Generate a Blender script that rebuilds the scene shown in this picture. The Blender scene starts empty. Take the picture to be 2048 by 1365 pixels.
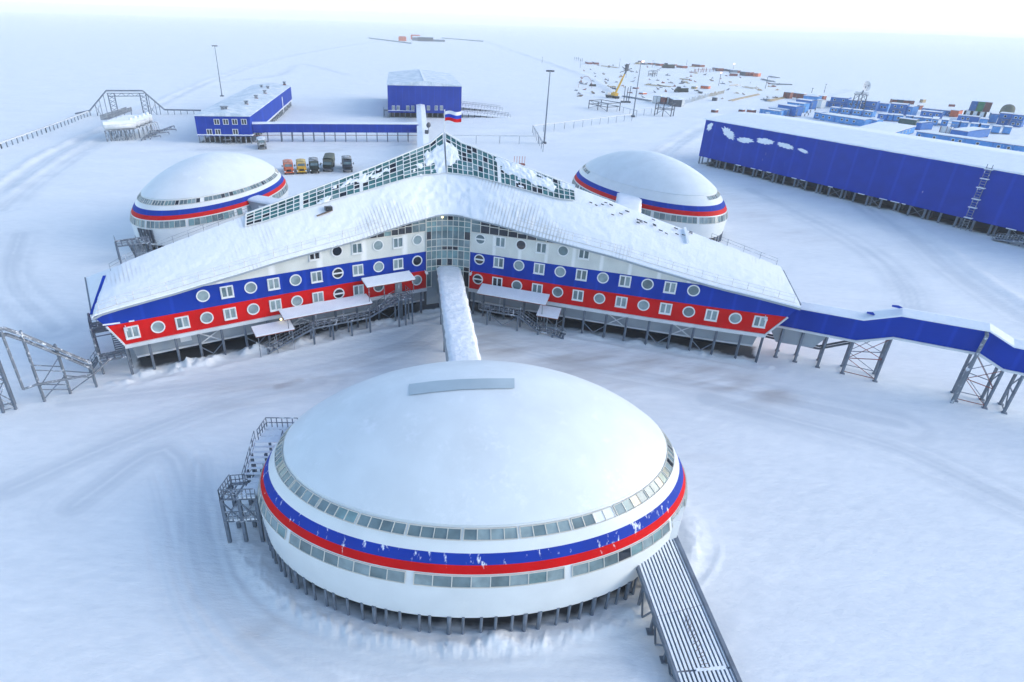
import bpy, math, random
import numpy as np
from mathutils import Vector, Matrix
R = math.radians
rnd = random.Random(11)
S = bpy.context.scene
COL = S.collection

# ---------------------------------------------------------------- survey
# The camera of the photograph (hovering at 42 m) was solved from the masts, columns and domes; the
# helpers below turn a sighting in the photograph into a real point on the ground, at a height or on a wall.
F, PITCH, ROLL, CX, CY, H = 1217.6022, 0.48403629, 0.02888623, 924.0, 682.5, 42.0
_cp, _sp, _cr, _sr = math.cos(PITCH), math.sin(PITCH), math.cos(ROLL), math.sin(ROLL)
FW = np.array([0, _cp, -_sp]); _up = np.array([0, _sp, _cp]); _rt = np.array([1., 0, 0])
RT = _cr*_rt + _sr*_up; UPV = -_sr*_rt + _cr*_up
EYE = np.array([0, 0, H])

def ray(px, py):
    return FW + (px-CX)/F*RT - (py-CY)/F*UPV
def U(px, py, z=0.0):
    d = ray(px, py); t = (z-H)/d[2]
    return EYE + t*d
def on_plane(px, py, A, B):
    d = ray(px, py); n = np.array([-(B[1]-A[1]), B[0]-A[0]])
    t = (np.array(A[:2])@n)/(d[:2]@n)
    return EYE + t*d
def height_at(XY, px, py):
    """height of the point above XY that is seen nearest to the sighting"""
    b = np.array([XY[0], XY[1], 0.]) - EYE
    best = None
    d = ray(px, py); d = d/np.linalg.norm(d)
    # closest approach of the vertical line and the sight line
    k = np.array([0, 0, 1.]); w = b
    bb = d@k; den = 1-bb*bb
    t = (bb*(d@w)-(k@w))/den
    return t
def V3(p, z=None):
    return np.array([p[0], p[1], p[2] if z is None else z], float)
def unit(v):
    v = np.asarray(v, float); return v/np.linalg.norm(v)
def lerp(a, b, t):
    return np.asarray(a, float)*(1-t)+np.asarray(b, float)*t
def interp(x, xs, ys):
    o = np.argsort(xs); return float(np.interp(x, np.asarray(xs, float)[o], np.asarray(ys, float)[o]))

# ---------------------------------------------------------------- noise
def _hash(ix, iy, seed):
    n = np.sin(ix*127.1+iy*311.7+seed*74.7)*43758.5453
    return n-np.floor(n)
def vnoise(x, y, seed=0):
    x = np.asarray(x, float); y = np.asarray(y, float)
    ix, iy = np.floor(x), np.floor(y); fx, fy = x-ix, y-iy
    fx = fx*fx*(3-2*fx); fy = fy*fy*(3-2*fy)
    a = _hash(ix, iy, seed); b = _hash(ix+1, iy, seed); c = _hash(ix, iy+1, seed); d = _hash(ix+1, iy+1, seed)
    return (a*(1-fx)+b*fx)*(1-fy)+(c*(1-fx)+d*fx)*fy
def fbm(x, y, seed=0, o=4):
    s = 0; a = .5; t = 0
    for k in range(o):
        s = s+a*vnoise(x*2**k, y*2**k, seed+k*13); t += a; a *= .5
    return s/t

# ---------------------------------------------------------------- objects
def wl(o):
    v = Vector((0, 0, 0))
    while o: v = v+o.location; o = o.parent
    return v
def tag(o, label=None, cat=None, group=None, kind=None):
    if label: o['label'] = label
    if cat: o['category'] = cat
    if group: o['group'] = group
    if kind: o['kind'] = kind
    return o
def thing(name, label, cat, loc=(0, 0, 0), group=None, rz=0):
    o = bpy.data.objects.new(name, None); COL.objects.link(o)
    o.empty_display_size = .5
    o.location = [float(c) for c in loc]; o.rotation_euler = (0, 0, rz)
    return tag(o, label, cat, group)
def kids(o): return [c for c in list(o.children)]
def copy_tree(o, parent=None):
    c = o.copy(); COL.objects.link(c); c.parent = parent
    for ch in kids(o): copy_tree(ch, c)
    return c
def copy_thing(o, loc, rz=None, label=None, group=None):
    c = copy_tree(o); c.location = [float(k) for k in loc]
    if rz is not None: c.rotation_euler = (0, 0, rz)
    if label: c['label'] = label
    if group: c['group'] = group
    return c
Z = np.array([0, 0, 1.])
class MB:
    def __init__(s): s.v = []; s.f = []; s.m = []
    def add(s, vs, fs, m=0):
        b = len(s.v); s.v.extend([tuple(map(float, q)) for q in vs]); s.f.extend([tuple(i+b for i in f) for f in fs]); s.m.extend([m]*len(fs)); return s
    def quad(s, a, b, c, d, m=0): return s.add([a, b, c, d], [(0, 1, 2, 3)], m)
    def tri(s, a, b, c, m=0): return s.add([a, b, c], [(0, 1, 2)], m)
    def hexa(s, lo, hi, m=0):
        n = len(lo); vs = list(lo)+list(hi)
        fs = [tuple(range(n-1, -1, -1)), tuple(range(n, 2*n))]+[(i, (i+1) % n, n+(i+1) % n, n+i) for i in range(n)]
        return s.add(vs, fs, m)
    def box(s, c, sz, rz=0, m=0):
        x, y, z = [k/2 for k in sz]; ca, sa = math.cos(rz), math.sin(rz)
        q = [(-x, -y), (x, -y), (x, y), (-x, y)]
        q = [(c[0]+a*ca-b*sa, c[1]+a*sa+b*ca) for a, b in q]
        return s.hexa([(a, b, c[2]-z) for a, b in q], [(a, b, c[2]+z) for a, b in q], m)
    def beam(s, p, q, w, h=None, m=0):
        h = h or w; p = V3(p); q = V3(q); d = unit(q-p)
        ref = Z if abs(d[2]) < .95 else np.array([1., 0, 0])
        x = unit(np.cross(d, ref)); y = np.cross(x, d)
        o = [x*w/2*a+y*h/2*b for a, b in ((-1, -1), (1, -1), (1, 1), (-1, 1))]
        return s.hexa([p+k for k in o], [q+k for k in o], m)
    def tube(s, p, q, r, n=6, r2=None, m=0):
        p = V3(p); q = V3(q); d = unit(q-p); r2 = r if r2 is None else r2
        ref = Z if abs(d[2]) < .95 else np.array([1., 0, 0])
        x = unit(np.cross(d, ref)); y = np.cross(x, d)
        k = [(math.cos(2*math.pi*i/n), math.sin(2*math.pi*i/n)) for i in range(n)]
        return s.hexa([p+(x*a+y*b)*r for a, b in k], [q+(x*a+y*b)*r2 for a, b in k], m)
    def path(s, pts, r, n=6, m=0):
        for a, b in zip(pts[:-1], pts[1:]): s.tube(a, b, r, n, m=m)
        return s
    def grid(s, P, m=0, close=False):
        n, k = len(P), len(P[0]); b = len(s.v)
        for row in P: s.v.extend([tuple(map(float, q)) for q in row])
        for i in range(n-1):
            for j in range(k-1+(1 if close else 0)):
                s.f.append((b+i*k+j, b+i*k+(j+1) % k, b+(i+1)*k+(j+1) % k, b+(i+1)*k+j)); s.m.append(m)
        return s
    def build(s, name, mats, parent=None, smooth=False, origin=None):
        me = bpy.data.meshes.new(name)
        o = np.array(wl(parent) if parent else (0, 0, 0)) if origin is None else np.array(origin, float)
        v = np.array(s.v, float).reshape(-1, 3)-o
        me.from_pydata(v.tolist(), [], s.f)
        if not isinstance(mats, (list, tuple)): mats = [mats]
        for mt in mats: me.materials.append(mt)
        if len(mats) > 1: me.polygons.foreach_set('material_index', s.m)
        if smooth: me.polygons.foreach_set('use_smooth', [True]*len(s.f))
        me.update()
        ob = bpy.data.objects.new(name, me); COL.objects.link(ob); ob.parent = parent
        if parent is None and origin is not None: ob.location = [float(c) for c in origin]
        return ob
def part(name, mt, parent, fn, smooth=False):
    b = MB(); fn(b); return b.build(name, mt, parent, smooth)

# ---------------------------------------------------------------- materials
def nodes(name):
    m = bpy.data.materials.new(name); m.use_nodes = True
    nt = m.node_tree; bs = nt.nodes['Principled BSDF']
    return m, nt, bs, nt.nodes.new, nt.links.new
def mat(name, base, rough=.6, metal=0, spec=.5, var=.12, vscale=.6, bump=0, bscale=3, coat=0):
    m, nt, bs, N, L = nodes(name)
    bs.inputs['Roughness'].default_value = rough; bs.inputs['Metallic'].default_value = metal
    bs.inputs['Specular IOR Level'].default_value = spec
    if coat: bs.inputs['Coat Weight'].default_value = coat
    g = N('ShaderNodeNewGeometry')
    n = N('ShaderNodeTexNoise'); n.inputs['Scale'].default_value = vscale; n.inputs['Detail'].default_value = 6
    L(g.outputs['Position'], n.inputs['Vector'])
    mx = N('ShaderNodeMix'); mx.data_type = 'RGBA'
    a = [max(0, c*(1-var)) for c in base]; b = [min(1, c*(1+var)) for c in base]
    mx.inputs[6].default_value = (*a, 1); mx.inputs[7].default_value = (*b, 1)
    mr = N('ShaderNodeMapRange'); mr.inputs[1].default_value = .3; mr.inputs[2].default_value = .7
    L(n.outputs['Fac'], mr.inputs[0]); L(mr.outputs[0], mx.inputs[0]); L(mx.outputs[2], bs.inputs['Base Color'])
    if bump:
        n2 = N('ShaderNodeTexNoise'); n2.inputs['Scale'].default_value = bscale; n2.inputs['Detail'].default_value = 8
        L(g.outputs['Position'], n2.inputs['Vector'])
        bp = N('ShaderNodeBump'); bp.inputs['Strength'].default_value = bump; bp.inputs['Distance'].default_value = .3
        L(n2.outputs['Fac'], bp.inputs['Height']); L(bp.outputs[0], bs.inputs['Normal'])
    return m
def frost_mat(name, base, rough=.45, stretch=(1, 1, .25), scale=1.2, lo=.62, hi=.72, snow=(.8, .83, .87), seam=None, var=.1, bump=0, spec=.5):
    """painted sheet metal with clinging frost: a vertically drawn-out noise mask, and panel seams along x/y"""
    m = mat(name, base, rough, 0, spec, var, .35, bump, 2)
    nt = m.node_tree; N, L = nt.nodes.new, nt.links.new; bs = nt.nodes['Principled BSDF']
    src = bs.inputs['Base Color'].links[0].from_socket
    g = N('ShaderNodeNewGeometry'); mp = N('ShaderNodeMapping'); mp.inputs['Scale'].default_value = stretch
    L(g.outputs['Position'], mp.inputs['Vector'])
    n = N('ShaderNodeTexNoise'); n.inputs['Scale'].default_value = scale; n.inputs['Detail'].default_value = 8; n.inputs['Roughness'].default_value = .65
    L(mp.outputs[0], n.inputs['Vector'])
    mr = N('ShaderNodeMapRange'); mr.inputs[1].default_value = lo; mr.inputs[2].default_value = hi
    L(n.outputs['Fac'], mr.inputs[0])
    mx = N('ShaderNodeMix'); mx.data_type = 'RGBA'; mx.inputs[7].default_value = (*snow, 1)
    L(mr.outputs[0], mx.inputs[0]); L(src, mx.inputs[6])
    out = mx.outputs[2]
    if seam:
        w = N('ShaderNodeTexWave'); w.wave_type = 'BANDS'; w.bands_direction = 'X'; w.inputs['Scale'].default_value = seam[0]
        mp2 = N('ShaderNodeMapping'); mp2.inputs['Rotation'].default_value = (0, 0, seam[1])
        L(g.outputs['Position'], mp2.inputs['Vector']); L(mp2.outputs[0], w.inputs['Vector'])
        r = N('ShaderNodeMapRange'); r.inputs[1].default_value = .93; r.inputs[2].default_value = 1; r.inputs[4].default_value = seam[2]
        L(w.outputs['Fac'], r.inputs[0])
        m3 = N('ShaderNodeMix'); m3.data_type = 'RGBA'; m3.inputs[7].default_value = (*[min(1, c*2.0+.01) for c in base], 1)
        L(r.outputs[0], m3.inputs[0]); L(out, m3.inputs[6]); out = m3.outputs[2]
    L(out, bs.inputs['Base Color'])
    return m

SNOW = mat('snow_cover', (.80, .83, .87), .75, 0, .25, .04, .5, .35, 1.6)
SNOWROUGH = mat('snow_rough', (.80, .83, .87), .8, 0, .2, .06, 1.5, .9, 1.1)
BLUE = frost_mat('blue_cladding', (.006, .039, .32), .65, (1, 1, .3), .9, .70, .78, seam=(.105, 0, .2), spec=.12)
BLUEF = frost_mat('blue_cladding_frosted', (.008, .041, .34), .6, (1, 1, .11), 2.0, .585, .66, spec=.15)
BLUECAB = frost_mat('cabin_blue', (.07, .27, .60), .6, (1, 1, .6), 1.3, .58, .72, spec=.2)
BLUECAB2 = frost_mat('cabin_deep_blue', (.035, .16, .46), .6, (1, 1, .6), 1.3, .62, .74, spec=.2)
RED = frost_mat('red_cladding', (.60, .003, .004), .6, (1, 1, .3), .9, .74, .8, seam=(.105, 0, .05), spec=.15)
REDF = frost_mat('red_cladding_frosted', (.62, .003, .005), .6, (1, 1, .11), 2.0, .65, .72, spec=.12)
WALLW = frost_mat('ivory_cladding', (.62, .64, .60), .5, (1, 1, .4), .3, .6, .75, snow=(.72, .73, .66), seam=(.078, .4, .5))
DOMEW = frost_mat('dome_white_panel', (.70, .745, .765), .5, (1, 1, 1), .55, .58, .75, snow=(.80, .83, .87), var=.05)
DOMELOW = frost_mat('dome_lower_panel', (.72, .75, .75), .34, (1, 1, .3), .25, .55, .7, snow=(.78, .79, .77), var=.05)
def dust(m, scale, lo, hi, mscale, mlo, mhi, amt):
    nt = m.node_tree; N, L = nt.nodes.new, nt.links.new; bs = nt.nodes['Principled BSDF']; src = bs.inputs['Base Color'].links[0].from_socket
    g = N('ShaderNodeNewGeometry'); fac = None
    for sc_, a, b in ((scale, lo, hi), (mscale, mlo, mhi)):
        n = N('ShaderNodeTexNoise'); n.inputs['Scale'].default_value = sc_; n.inputs['Detail'].default_value = 9; n.inputs['Roughness'].default_value = .7; L(g.outputs['Position'], n.inputs['Vector'])
        r = N('ShaderNodeMapRange'); r.inputs[1].default_value = a; r.inputs[2].default_value = b; L(n.outputs['Fac'], r.inputs[0])
        if fac is None: fac = r.outputs[0]
        else:
            mu = N('ShaderNodeMath'); mu.operation = 'MULTIPLY'; L(fac, mu.inputs[0]); L(r.outputs[0], mu.inputs[1]); fac = mu.outputs[0]
    mu = N('ShaderNodeMath'); mu.operation = 'MULTIPLY'; mu.inputs[1].default_value = amt; L(fac, mu.inputs[0])
    mx = N('ShaderNodeMix'); mx.data_type = 'RGBA'; mx.inputs[7].default_value = (.86, .875, .89, 1); L(mu.outputs[0], mx.inputs[0]); L(src, mx.inputs[6]); L(mx.outputs[2], bs.inputs['Base Color'])
dust(DOMEW, 2.2, .5, .62, .12, .50, .64, .55)
PATCH = mat('dome_bare_patch', (.40, .48, .52), .45, 0, .5, .05, .5)
GREY = mat('grey_cladding', (.30, .34, .375), .55, 0, .4, .12, .4)
SILL = mat('pale_sill', (.60, .62, .64), .6, 0, .4, .1, .6)
STEEL = mat('grey_steel', (.15, .18, .225), .55, .15, .5, .25, 1.2)
STEELF = frost_mat('frosted_steel', (.17, .195, .23), .55, (1, 1, 1), 1.4, .54, .66)
STEELD = mat('dark_steel', (.07, .08, .10), .55, .2, .5, .25, 1.0)
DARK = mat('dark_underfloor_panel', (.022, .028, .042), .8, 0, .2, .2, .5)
FRAME = mat('white_frame', (.76, .77, .76), .5, 0, .5, .04)
FRAMEY = mat('ivory_frame', (.62, .60, .54), .5, 0, .5, .1)
PALE = mat('pane_curtained', (.24, .315, .33), .12, 0, .5, .25, .9)
MID = mat('pane_grey', (.13, .19, .205), .08, 0, .7, .35, .7)
DKP = mat('pane_dark', (.012, .016, .025), .06, 0, .8, .3, .8)
GREENP = mat('pane_green_tint', (.16, .27, .28), .08, 0, .7, .3, .8)
TEAL = mat('skylight_glass', (.045, .14, .145), .09, 0, .7, .55, .55)
WARMP = mat('pane_painted_reflection', (.55, .46, .34), .1, 0, .8, .3, .8)  # warm sky reflection painted into the pane colour
WOOD = mat('weathered_wood', (.20, .15, .12), .8, 0, .3, .4, 2)
BLACK = mat('black_rubber', (.02, .02, .022), .7, 0, .3, .2, 2)
RUST = mat('rusty_red', (.24, .075, .06), .7, 0, .3, .4, 1.5)
ORANGE = mat('orange_paint', (.58, .12, .04), .4, 0, .5, .15, 1)
ORANGER = frost_mat('faded_orange_roof', (.62, .20, .10), .6, (1, 1, 1), 1, .5, .8)
YELLOW = mat('yellow_paint', (.65, .36, .02), .4, 0, .5, .15, 1)
YELLOWR = frost_mat('dusty_yellow_roof', (.58, .40, .10), .6, (1, 1, 1), 1, .55, .85)
OLIVE = mat('olive_paint', (.02, .03, .022), .5, 0, .4, .3, 1)
OLIVEL = frost_mat('olive_canvas', (.11, .12, .09), .8, (1, 1, 1), 1, .6, .85)
GREYCAN = frost_mat('grey_canvas', (.16, .16, .15), .8, (1, 1, 1), 1, .45, .7)
NAVY = mat('dark_navy_paint', (.02, .025, .04), .4, 0, .5, .3, 1)
GREENC = mat('green_container', (.03, .24, .09), .5, 0, .4, .2, 1)
DGREEN = frost_mat('dark_green_container', (.03, .085, .07), .5, (1, 1, .6), 1.2, .6, .75)
BROWNC = mat('brown_container', (.20, .06, .045), .6, 0, .4, .25, 1)
WHITEP = mat('white_paint', (.72, .73, .72), .5, 0, .5, .1, 1)
CLOTH = mat('dark_clothing', (.02, .02, .03), .9, 0, .2, .3, 4)
FLAGW = mat('flag_white', (.80, .80, .82), .8, 0, .2, .02)
FLAGB = mat('flag_blue', (.02, .06, .45), .8, 0, .2, .02)
FLAGR = mat('flag_red', (.62, .01, .015), .8, 0, .2, .02)
ROOFTHIN = frost_mat('thin_snow_on_sheet', (.52, .60, .66), .6, (1, 1, .5), .25, .42, .62, snow=(.78, .81, .84))
TIMBER = mat('pale_timber', (.45, .35, .22), .8, 0, .3, .3, 2)
def lamp_mat(name, col, st):
    m, nt, bs, N, L = nodes(name)
    bs.inputs['Base Color'].default_value = (*col, 1); bs.inputs['Emission Color'].default_value = (*col, 1); bs.inputs['Emission Strength'].default_value = st
    return m
LIT = lamp_mat('lit_lamp', (1, .62, .48), 3.2)
LITW = lamp_mat('lit_room_lamp', (1, .78, .35), 2.2)
# ================================================================ camera, light, air
cam = bpy.data.cameras.new('camera'); co = bpy.data.objects.new('camera', cam); COL.objects.link(co)
cam.sensor_width = 36; cam.lens = F/2048*36; cam.shift_x = (1024-CX)/2048; cam.shift_y = 0
cam.clip_start = .5; cam.clip_end = 60000
co.matrix_world = Matrix(((RT[0], UPV[0], -FW[0], 0), (RT[1], UPV[1], -FW[1], 0), (RT[2], UPV[2], -FW[2], H), (0, 0, 0, 1)))
S.camera = co
SUN_EL, SUN_AZ = R(23), R(92)          # azimuth measured from +Y towards +X
w = bpy.data.worlds.new("World"); S.world = w; w.use_nodes = True
nt = w.node_tree; sky = nt.nodes.new('ShaderNodeTexSky'); sky.sky_type = 'NISHITA'; sky.sun_disc = False
sky.sun_elevation = SUN_EL; sky.sun_rotation = SUN_AZ; sky.altitude = 100; sky.air_density = 1.0; sky.dust_density = .9; sky.ozone_density = 1.1
bg = nt.nodes['Background']; bg.inputs['Strength'].default_value = .15
nt.links.new(sky.outputs[0], bg.inputs['Color'])
sl = bpy.data.lights.new('sun', 'SUN'); sl.energy = .5; sl.angle = R(40); sl.color = (1, .96, .91)
so = bpy.data.objects.new('sun', sl); COL.objects.link(so)
sd = Vector((math.sin(SUN_AZ)*math.cos(SUN_EL), math.cos(SUN_AZ)*math.cos(SUN_EL), math.sin(SUN_EL)))
so.rotation_euler = sd.to_track_quat('Z', 'Y').to_euler(); so.location = (200, 80, 120)
S.view_settings.view_transform = 'Standard'; S.view_settings.look = 'None'; S.view_settings.gamma = 1
S.view_settings.use_curve_mapping = False; S.view_settings.exposure = 1.2
try: S.cycles.use_denoising = True
except Exception: pass
S.cycles.max_bounces = 6; S.cycles.volume_bounces = 1

# ================================================================ snow ground
def seg_dist(x, y, pts):
    best = np.full(x.shape, 1e9); along = np.zeros(x.shape); acc = 0
    for a, b in zip(pts[:-1], pts[1:]):
        a = np.array(a[:2], float); b = np.array(b[:2], float); ab = b-a; l2 = ab@ab
        t = np.clip(((x-a[0])*ab[0]+(y-a[1])*ab[1])/l2, 0, 1)
        d = np.hypot(x-a[0]-t*ab[0], y-a[1]-t*ab[1])
        m = d < best; best = np.where(m, d, best); along = np.where(m, acc+t*l2**.5, along); acc += l2**.5
    return best, along
def gp(*px):
    P = [U(a, b)[:2] for a, b in px]
    if len(P) < 3: return P
    out = []                                   # Catmull-Rom through the sightings, so that tracks bend smoothly
    Q = [2*P[0]-P[1]]+P+[2*P[-1]-P[-2]]
    for i in range(1, len(Q)-2):
        for t in np.linspace(0, 1, 5)[:-1]:
            a, b, c, d = Q[i-1], Q[i], Q[i+1], Q[i+2]
            out.append(.5*(2*b+(c-a)*t+(2*a-5*b+4*c-d)*t*t+(3*b-a-3*c+d)*t**3))
    return out+[P[-1]]
LWALL = [(-5.85, 89.02), (-43.95, 66.81)]; RWALL = [(.81, 89.4), (44.18, 75.41)]
ROADS = [gp((0, 385), (90, 318), (190, 268), (260, 235), (330, 205), (430, 160), (560, 118), (700, 92), (760, 84)),
         gp((0, 420), (60, 370), (150, 310), (240, 262), (300, 242)),
         gp((1290, 330), (1420, 250), (1560, 215), (1700, 180)),
         gp((1600, 330), (1790, 450), (1900, 540), (2048, 640)),
         gp((960, 80), (1100, 128), (1180, 160), (1230, 195)),
         gp((440, 165), (560, 150), (600, 128), (690, 150))]
BERMS = [(ROADS[0], 3.2, .5), (ROADS[0], -3.2, .22), (ROADS[1], 2.0, .15), (ROADS[2], 4, .2), (ROADS[2], -4, .2), (ROADS[3], 5, .28), (ROADS[4], 2, .6)]
TRACKS = [gp((150, 1010), (330, 900), (400, 1060), (470, 1190), (600, 1290), (800, 1350)), gp((395, 930), (395, 1080), (440, 1200), (520, 1290), (650, 1365)), gp((40, 470), (20, 560), (110, 660)),
          gp((140, 800), (420, 770), (640, 735), (800, 690), (860, 660)), gp((960, 680), (1150, 725), (1400, 770), (1560, 800), (1800, 850)),
          gp((20, 980), (250, 880), (470, 800), (640, 765)), gp((1420, 800), (1620, 850), (1800, 900), (2040, 1010)),
          gp((420, 1180), (600, 1270), (850, 1330), (1250, 1335)), gp((560, 345), (700, 345), (860, 310)), gp((400, 300), (560, 300), (840, 290)),
          gp((1500, 380), (1700, 480), (1800, 560), (1830, 640))]
DIRT = [(gp((470, 790), (560, 768), (640, 755), (730, 725), (830, 690)), 3.6, .55), (gp((965, 680), (1060, 705), (1180, 720), (1330, 735), (1480, 770)), 4.2, .95),
        (gp((985, 740), (1100, 745), (1250, 780)), 4.5, .55), (gp((555, 775), (600, 762)), .8, 1.6), (gp((625, 757), (650, 752)), .6, 1.3), (gp((1400, 765), (1490, 785), (1560, 790)), 2.2, 1.0),
        (gp((1420, 380), (1520, 430), (1600, 470)), 7, .28), (gp((520, 305), (600, 300)), 3.5, .35), (gp((610, 347), (700, 346)), 3, .3), (gp((680, 300), (600, 305)), 2, .35),
        (gp((500, 1275), (540, 1255)), 1.0, .5), (gp((1160, 175), (1290, 185), (1400, 190)), 14, .2), (gp((1210, 900), (1450, 920)), .8, .2)]
DC = np.array([1.65, 43.56]); DAX = 19.2; DBX = 12.5; DANG = -1.49
def ground_h(x, y):
    r = np.hypot(x, y)
    h = .10*(fbm(x/14, y/14, 1)-.5)+.55*(fbm(x/90, y/60, 5)-.5)*np.clip((r-140)/200, 0, 1)
    # wind-cut sastrugi away from the driven yard
    far = np.clip((r-110)/150, 0, 1)
    sas = 1-abs(2*fbm((x*.94+y*.34)/26, (-x*.34+y*.94)/5.5, 9, 4)-1)
    h = h+far*.85*(sas-.7)*(.5+fbm(x/150, y/150, 3))
    h = h+.055*(1-abs(2*fbm((x+.5*y)/7, (y-.5*x)/1.6, 21, 3)-1)-.7)*np.clip((30-abs(x+5))/60+.9, .3, 1)
    wk = np.exp(-((x-WORK[0])/75)**2-((y-WORK[1])/95)**2); h = h+wk*1.5*(fbm(x/9, y/9, 33, 4)-.42)
    for rd in ROADS:
        d, s = seg_dist(x, y, rd); h = h*(1-.75*np.exp(-(d/3.0)**2))-.12*np.exp(-(d/2.2)**2)
    for rd, off, amp in BERMS:
        P = [np.array(p) for p in rd]; Q = []
        for i, p in enumerate(P):
            t = unit(P[min(i+1, len(P)-1)]-P[max(i-1, 0)]); Q.append(p+off*np.array([-t[1], t[0]]))
        d, s = seg_dist(x, y, Q)
        sc = 1+np.clip((r-150)/300, 0, 3)
        h = h+amp*np.exp(-(d/(1.3*sc))**2)*(.35+1.2*fbm(s/5, d/2, 31, 3))
    for tr in TRACKS:
        d, s = seg_dist(x, y, tr)
        tot = sum(np.linalg.norm(np.array(b)-np.array(a)) for a, b in zip(tr[:-1], tr[1:]))
        end = np.clip(s/9, 0, 1)*np.clip((tot-s)/9, 0, 1)*(.35+.9*fbm(s/17, d/3, 77, 2))
        for k in (-2.3, -1.1, 1.1, 2.4, 4.0):
            h = h-.45*end*.05*np.exp(-((d-abs(k)-.25*np.sin(s/9+k))/.28)**2)+.45*end*.03*np.exp(-((d-abs(k)-.55-.25*np.sin(s/9+k))/.25)**2)
    # drifts heaped between the piles of the star building
    for W, sg in ((LWALL, 1), (RWALL, -1)):
        a, b = np.array(W[0]), np.array(W[1]); t = unit(b-a); n = np.array([-t[1], t[0]])*sg
        s = (x-a[0])*t[0]+(y-a[1])*t[1]; d = (x-a[0])*n[0]+(y-a[1])*n[1]
        m = np.clip((s+3)/2, 0, 1)*np.clip((np.linalg.norm(b-a)+3-s)/3, 0, 1)
        lump = fbm(s/2.3, d/2.0, 41, 4)
        amp = 1.9 if sg == 1 else .8
        h = h+m*amp*np.clip(lump-.36, 0, 1)*np.exp(-((d-.4)/1.2)**2)*(.25+1.5*(1-abs(2*fbm(s/.9, d/.9, 44, 4)-1))**2)
        h = h+m*.28*np.exp(-((d-2.6-1.2*(fbm(s/5, 0*s, 43)-.5))/.55)**2)*fbm(s/1.2, d, 47, 3)
    # ring of wind-packed ridges round the near dome
    ca, sa = math.cos(DANG), math.sin(DANG)
    dx, dy = x-DC[0], y-DC[1]; u = (-sa*dx+ca*dy)/DAX; v = (ca*dx+sa*dy)/DBX
    rr = np.hypot(u, v); th = np.arctan2(v, u)
    ring = np.exp(-((rr-1.085)/.06)**2)*np.clip(v+.35, 0, 1)
    h = h+ring*(.40*(1-abs(2*fbm(x/1.25, y/.85, 51, 4)-1))**1.5+.10*fbm(th*60, rr*60, 52, 3))
    h = h+.16*np.exp(-((rr-1.17-.05*fbm(th*3, rr*0, 56))/.02)**2)*np.clip(v+.2, 0, 1)*fbm(th*9, rr*0, 55)
    h = h+.9*np.exp(-((dx-1.5)/1.2)**2-((dy+12.6)/.8)**2)*fbm(x*1.5, y*1.5, 57)
    return h
def dirt_m(x, y):
    s = np.zeros(x.shape)
    for pts, wd, amp in DIRT:
        d, al = seg_dist(x, y, pts)
        n = fbm((x*.95+y*.3)/6, (y*.95-x*.3)/1.3, 61, 4)*.6+.4*fbm(x/14, y/7, 63, 3)
        s = np.maximum(s, amp*np.exp(-(d/wd)**2)*np.clip((n-.30)*2.2, 0, 1))
    return np.clip(s, 0, 1)
WORK = U(1330, 165)[:2]
def underfloor_shade_m(x, y):
    """mask of the shade under the raised buildings, painted into the ground colour"""
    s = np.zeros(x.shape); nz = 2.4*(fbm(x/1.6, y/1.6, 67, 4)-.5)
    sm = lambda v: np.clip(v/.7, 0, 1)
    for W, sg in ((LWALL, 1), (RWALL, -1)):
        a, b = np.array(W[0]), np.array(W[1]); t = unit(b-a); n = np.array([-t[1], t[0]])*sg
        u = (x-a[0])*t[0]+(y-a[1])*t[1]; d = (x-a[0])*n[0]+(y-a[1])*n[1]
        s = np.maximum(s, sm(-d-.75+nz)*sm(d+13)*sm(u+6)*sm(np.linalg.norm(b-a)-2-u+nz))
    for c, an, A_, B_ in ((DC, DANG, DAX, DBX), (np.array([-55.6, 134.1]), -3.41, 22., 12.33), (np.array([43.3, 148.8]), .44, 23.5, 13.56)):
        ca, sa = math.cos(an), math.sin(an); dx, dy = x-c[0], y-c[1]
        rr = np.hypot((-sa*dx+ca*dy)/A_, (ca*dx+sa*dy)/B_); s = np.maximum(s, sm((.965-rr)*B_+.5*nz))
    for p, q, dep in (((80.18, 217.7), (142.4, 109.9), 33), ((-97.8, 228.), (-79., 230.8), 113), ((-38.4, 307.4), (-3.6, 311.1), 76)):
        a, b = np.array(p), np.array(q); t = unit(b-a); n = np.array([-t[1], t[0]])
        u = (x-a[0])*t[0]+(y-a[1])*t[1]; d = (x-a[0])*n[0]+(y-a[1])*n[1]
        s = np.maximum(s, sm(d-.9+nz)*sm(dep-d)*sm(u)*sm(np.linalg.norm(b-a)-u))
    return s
def polish_m(x, y):
    s = np.zeros(x.shape)
    for rd, wd in [(r_, 4.5) for r_ in ROADS]+[(t_, 3.6) for t_ in TRACKS]:
        d, al = seg_dist(x, y, rd)
        st = fbm(al/40, d/.55, 65, 3)*.7+.5*fbm(x/9, y/6, 66, 3)
        s = np.maximum(s, np.exp(-(d/wd)**4)*np.clip((st-.42)*2.6, 0, 1))
    return s
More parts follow.
